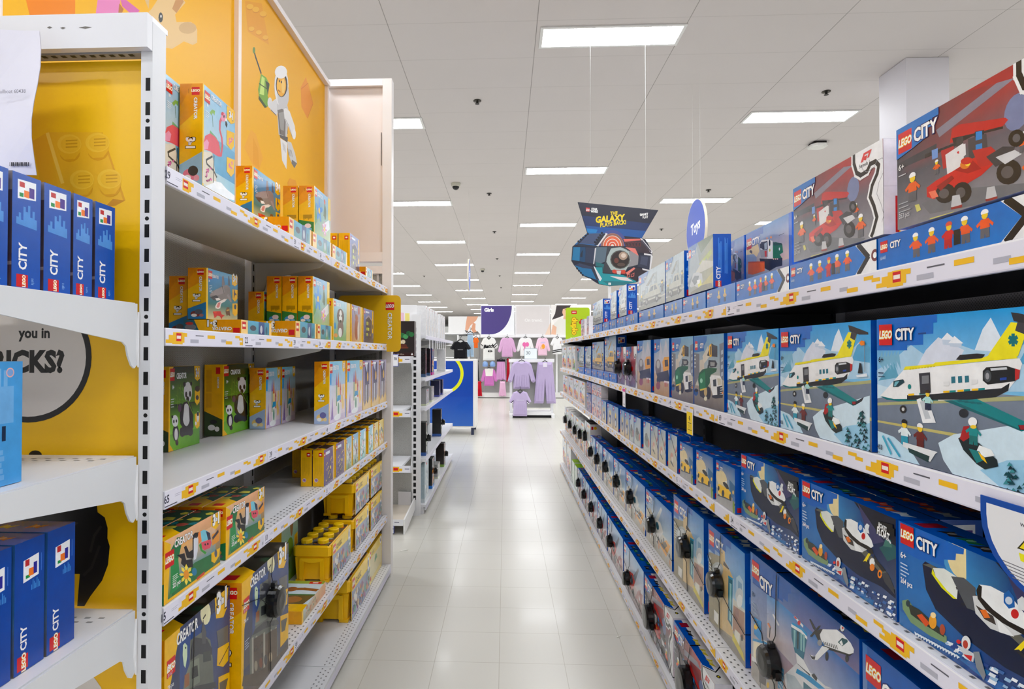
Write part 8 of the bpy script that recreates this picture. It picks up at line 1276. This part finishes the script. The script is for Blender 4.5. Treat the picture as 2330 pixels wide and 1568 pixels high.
def art_girl(p): p.rect(0, 0, 1, 1, (232, 228, 226)); p.poly([(.16, .1), (.02, .55), (.0, .5), (0, .2)], (240, 236, 232)); p.poly([(.14, .98), (.10, .7), (.02, .5), (.2, .58), (.34, .66), (.38, .98)], (52, 42, 44)); p.ell(.38, .78, .10, .18, (226, 180, 150)); p.poly([(.22, .98), (.5, .98), (.46, .9), (.3, .86), (.27, .7), (.2, .62), (.17, .8)], (50, 40, 42)); p.poly([(.32, .62), (.42, .62), (.44, .5), (.3, .5)], (220, 170, 140)); p.poly([(.04, .32), (.22, .56), (.34, .52), (.42, .5), (.58, .54), (.7, .4), (.72, 0), (.1, 0)], (222, 220, 214)); p.poly([(.0, .02), (.04, .34), (.14, .26), (.12, 0)], (222, 176, 148)); p.poly([(.36, .71), (.42, .72), (.41, .69), (.37, .685)], WHITE); p.ell(.36, .83, .014, .014, (50, 36, 34)); p.ell(.43, .83, .012, .014, (50, 36, 34)); p.poly([(.39, .8), (.41, .76), (.38, .76)], (210, 160, 134))
wsign('poster of a smiling girl in a white top above the clothes wall', 1253.5, 1345, art_girl)
for i, (x0, x1, y0, y1, c, kd, lb, pr) in enumerate((
    (1091, 1134, 768, 820, (232, 232, 230), 'tee', 'white baseball jersey with black script print on the clothes wall', lambda p: (p.text('Batch', .5, .55, .14, (24, 24, 28), bold=.05, al='c', shear=.3, rot=6), p.text('626', .58, .36, .09, (24, 24, 28), bold=.04, al='c'), p.line([(.78, .62), (.98, .76)], .035, BLACK), p.line([(.82, .54), (1, .66)], .03, BLACK), p.line([(.0, .7), (.14, .62)], .03, BLACK))),
    (1133, 1175, 768, 812, (214, 168, 208), 'top', 'pink sweatshirt beside the white jersey on the clothes wall', None), (1175, 1216, 768, 810, (236, 234, 236), 'top', 'white sweatshirt with pink bow print on the clothes wall', lambda p: (p.ell(.42, .62, .12, .12, (226, 110, 170)), p.ell(.62, .62, .12, .12, (226, 110, 170)), p.poly([(.46, .6), (.36, .3), (.46, .34), (.52, .56)], (226, 110, 170)))),
    (1217, 1252, 768, 809, (240, 200, 222), 'top', 'pale pink sweatshirt with orange print on the clothes wall', lambda p: (p.ell(.55, .5, .14, .13, (236, 160, 60)), p.ell(.4, .42, .08, .09, (240, 190, 150)), p.rect(.34, .7, .7, .75, (206, 190, 226)))), (1252, 1284, 768, 806, (236, 236, 238), 'tee', 'white top at the far right of the clothes wall', lambda p: (p.line([(.1, .2), (.9, .3)], .05, BLACK), p.line([(.1, .1), (.9, .2)], .05, BLACK))),
    (1094, 1132, 838, 878, (206, 120, 190), 'top', 'white and magenta sweater on the lower clothes wall', lambda p: p.poly([(.26, .55), (.74, .55), (.8, .98), (.2, .98)], (236, 232, 226))), (1128, 1152, 818, 866, (206, 150, 200), 'skirt', 'pink layered skirt on the lower clothes wall', lambda p: (p.rect(.1, .9, .9, 1, (30, 26, 36)), [p.rect(.2 + .2 * i, .05, .24 + .2 * i, .85, (226, 180, 220)) for i in range(4)])), (1135, 1152, 868, 902, (226, 180, 210), 'skirt', 'pale pink skirt hanging low by the front rack', None), (1078, 1090, 820, 866, (36, 36, 40), 'pants', 'black trousers at the left end of the clothes wall', None), (1083, 1097, 868, 902, (190, 20, 40), 'skirt', 'red skirt hanging low at the left end of the clothes wall', None), (1076, 1090, 768, 792, (236, 110, 40), 'tee', 'orange top at the left end of the clothes wall', None), (1152, 1164, 816, 870, (170, 20, 40), 'skirt', 'dark red dress seen behind the lilac sweatshirt', None))):
    gpx({'tee': 't_shirt', 'top': 'sweatshirt', 'pants': 'trousers', 'skirt': 'skirt'}[kd], lb, {'tee': 'T-shirt', 'top': 'sweatshirt', 'pants': 'trousers', 'skirt': 'skirt'}[kd], x0, x1, y0, y1, Yw - .12 - .1 * (i % 3 == 1), c, kd, pr)
for i, x in enumerate((1104, 1121)):
    q = atY(x, 828, Yw - .1); t = thing('cap', ('left', 'right')[i] + ' one of two pale blue caps on the clothes wall', 'cap', q); m = MB(); R_ = .085; m.loft([[(R_ * k * math.cos(t_), R_ * k * math.sin(t_), zz) for t_ in [2 * math.pi * j / 14 for j in range(14)]] for k, zz in ((1, -.06), (1.02, -.01), (.9, .04), (.55, .075), (.1, .085))], (140, 170, 216), 'fabric'); m.build('crown', t); m = MB(); m.prism([(-.08, -.07, -.06), (-.07, -.14, -.075), (0, -.17, -.08), (.07, -.14, -.075), (.08, -.07, -.06)], (0, 0, -.008), (130, 160, 206), 'fabric'); m.build('brim', t)
# black tops standing on the blue display, jeans, shelves and wall of the far left
gpx('t_shirt', 'black T-shirt hanging above the blue panelled display', 'T-shirt', 1024, 1072, 776, 816, Yb + .35, (26, 26, 30), 'tee', lambda p: p.rect(.36, .48, .66, .53, (110, 110, 114)), depth=.2); gpx('jeans', 'light blue jeans hanging behind the black T-shirt', 'jeans', 1062, 1078, 758, 812, Yb + .75, (170, 196, 220), 'pants')
a, b = atY(1028, 812, Yb + .5), atY(1072, 776, Yb + .5); t = thing('garment_rail', 'rail on the blue panelled display carrying black T-shirts', 'rail', (a.x, Yb + .5, zt_ if 0 else L.z)); L = t.location.copy(); zd = atY(1082, 818, Yb).z; m = MB(); q = atY(1049, 775, Yb + .35)
m.tube([(a.x - .4, Yb + .36, zd + .012), (a.x - .4, Yb + .36, q.z + .118), (b.x + .17, Yb + .36, q.z + .118), (b.x + .17, Yb + .36, zd + .012)], .012, (150, 150, 152), 'metal', 8); m.build('rail_tube', t).location = -L
Yk = 27.0; a, b = atY(960, 790, Yk), atY(1092, 702, Yk)
t = card('wall_poster', 'white poster of bare legs in sandals, left of the girls sign', 'poster', (atY(1020, 760, Yk).x, Yk, atY(1060, 762, Yk).z), (1, 0, 0), (atY(1094, 760, Yk).x - atY(1020, 760, Yk).x, atY(1060, 720, Yk).z - atY(1060, 762, Yk).z), lambda p: (p.rect(0, 0, 1, 1, (236, 236, 238)), p.poly([(.62, .98), (.88, .98), (.84, .8), (.62, .55), (.5, .28), (.56, .12), (.64, .3)], (224, 160, 126)) if 0 else p.poly([(.58, 1), (.92, 1), (.86, .78), (.68, .5), (.60, .22), (.52, .28), (.54, .6)], (226, 166, 134)), p.poly([(.76, .66), (.84, .6), (.83, .3), (.9, .1), (.78, .08), (.70, .3)], (220, 156, 122)), p.poly([(.5, .26), (.62, .2), (.56, .1)], (90, 80, 76)), p.poly([(.74, .08), (.96, .06), (.9, .2)], (110, 100, 96))), thick=.05, mat='satin_plastic')
Yj = 26.9
for i, (x0, x1, ytop) in enumerate(((893, 962, 742), (965, 1040, 742), (1042, 1090, 764))):
    a, b = atY(x0, 800, Yj + i * .6), atY(x1, ytop, Yj + i * .6); t = thing('far_shelving', ('left', 'middle', 'right')[i] + ' white shelving seen far beyond the dark box shelves', 'shelf unit', ((a.x + b.x) / 2, Yj + i * .6, 0), 0, 'far white shelving'); L = t.location.copy(); m = MB(); m.box((a.x, Yj + i * .6 + .4, 0), (b.x, Yj + i * .6 + .45, b.z), (222, 222, 224), 'perforated_grey'); m.build('back_panel', t).location = -L
    for k in range(5): m = MB(); z = .1 + k * (b.z - .1) / 4.6; m.box((a.x, Yj + i * .6, z), (b.x, Yj + i * .6 + .399, z + .04), (238, 238, 240)); m.build('shelf', t).location = -L
    for x in (a.x - .042, b.x + .002): m = MB(); m.box((x, Yj + i * .6, 0), (x + .04, Yj + i * .6 + .45, b.z), (236, 236, 238)); m.build('upright', t).location = -L
# litter on the floor
for i, (px, py) in enumerate(((919, 1254), (1408, 1450))):
    q = atZ(px, py, 0); m = MB(); s = .03 if i == 0 else .012
    m.prism([(q.x - s, q.y - s * .3, .001), (q.x + s * .6, q.y + s * .2, .004), (q.x + s, q.y + s * .7, .003), (q.x - s * .7, q.y + s * .2, .002)], (0, 0, .0015), (236, 234, 228), 'paper'); tag(m.build('paper_scrap'), ('torn white paper scrap on the floor beside the left shelves', 'tiny white paper scrap on the floor by the right bottom deck')[i], 'litter')
# ================================================================ camera and render look
cd = bpy.data.cameras.new('camera'); co = bpy.data.objects.new('camera', cd); C.objects.link(co); sc = bpy.context.scene; sc.camera = co
co.location = CAM; co.rotation_euler = (math.pi / 2 + PITCH, 0, YAW); cd.sensor_fit = 'HORIZONTAL'; cd.sensor_width = 36.0; cd.lens = F * 36 / W_PX; cd.shift_x = (W_PX / 2 - PX) / W_PX; cd.shift_y = (PY - H_PX / 2) / W_PX; cd.clip_start = .05; cd.clip_end = 200
w = bpy.data.worlds.new('World'); sc.world = w; w.use_nodes = True; w.node_tree.nodes['Background'].inputs[0].default_value = (.8, .8, .8, 1); w.node_tree.nodes['Background'].inputs[1].default_value = .3
sc.view_settings.view_transform = 'Standard'; sc.view_settings.look = 'None'; sc.view_settings.gamma = 1; sc.view_settings.use_curve_mapping = False
sc.view_settings.exposure = 1.65
cy = sc.cycles; cy.use_denoising = True; cy.max_bounces = 5; cy.diffuse_bounces = 4; cy.glossy_bounces = 2; cy.transmission_bounces = 2; cy.use_light_tree = True; cy.caustics_reflective = False; cy.caustics_refractive = False; cy.sample_clamp_indirect = 6; cy.use_adaptive_sampling = True; cy.adaptive_threshold = .05; cy.adaptive_min_samples = 16
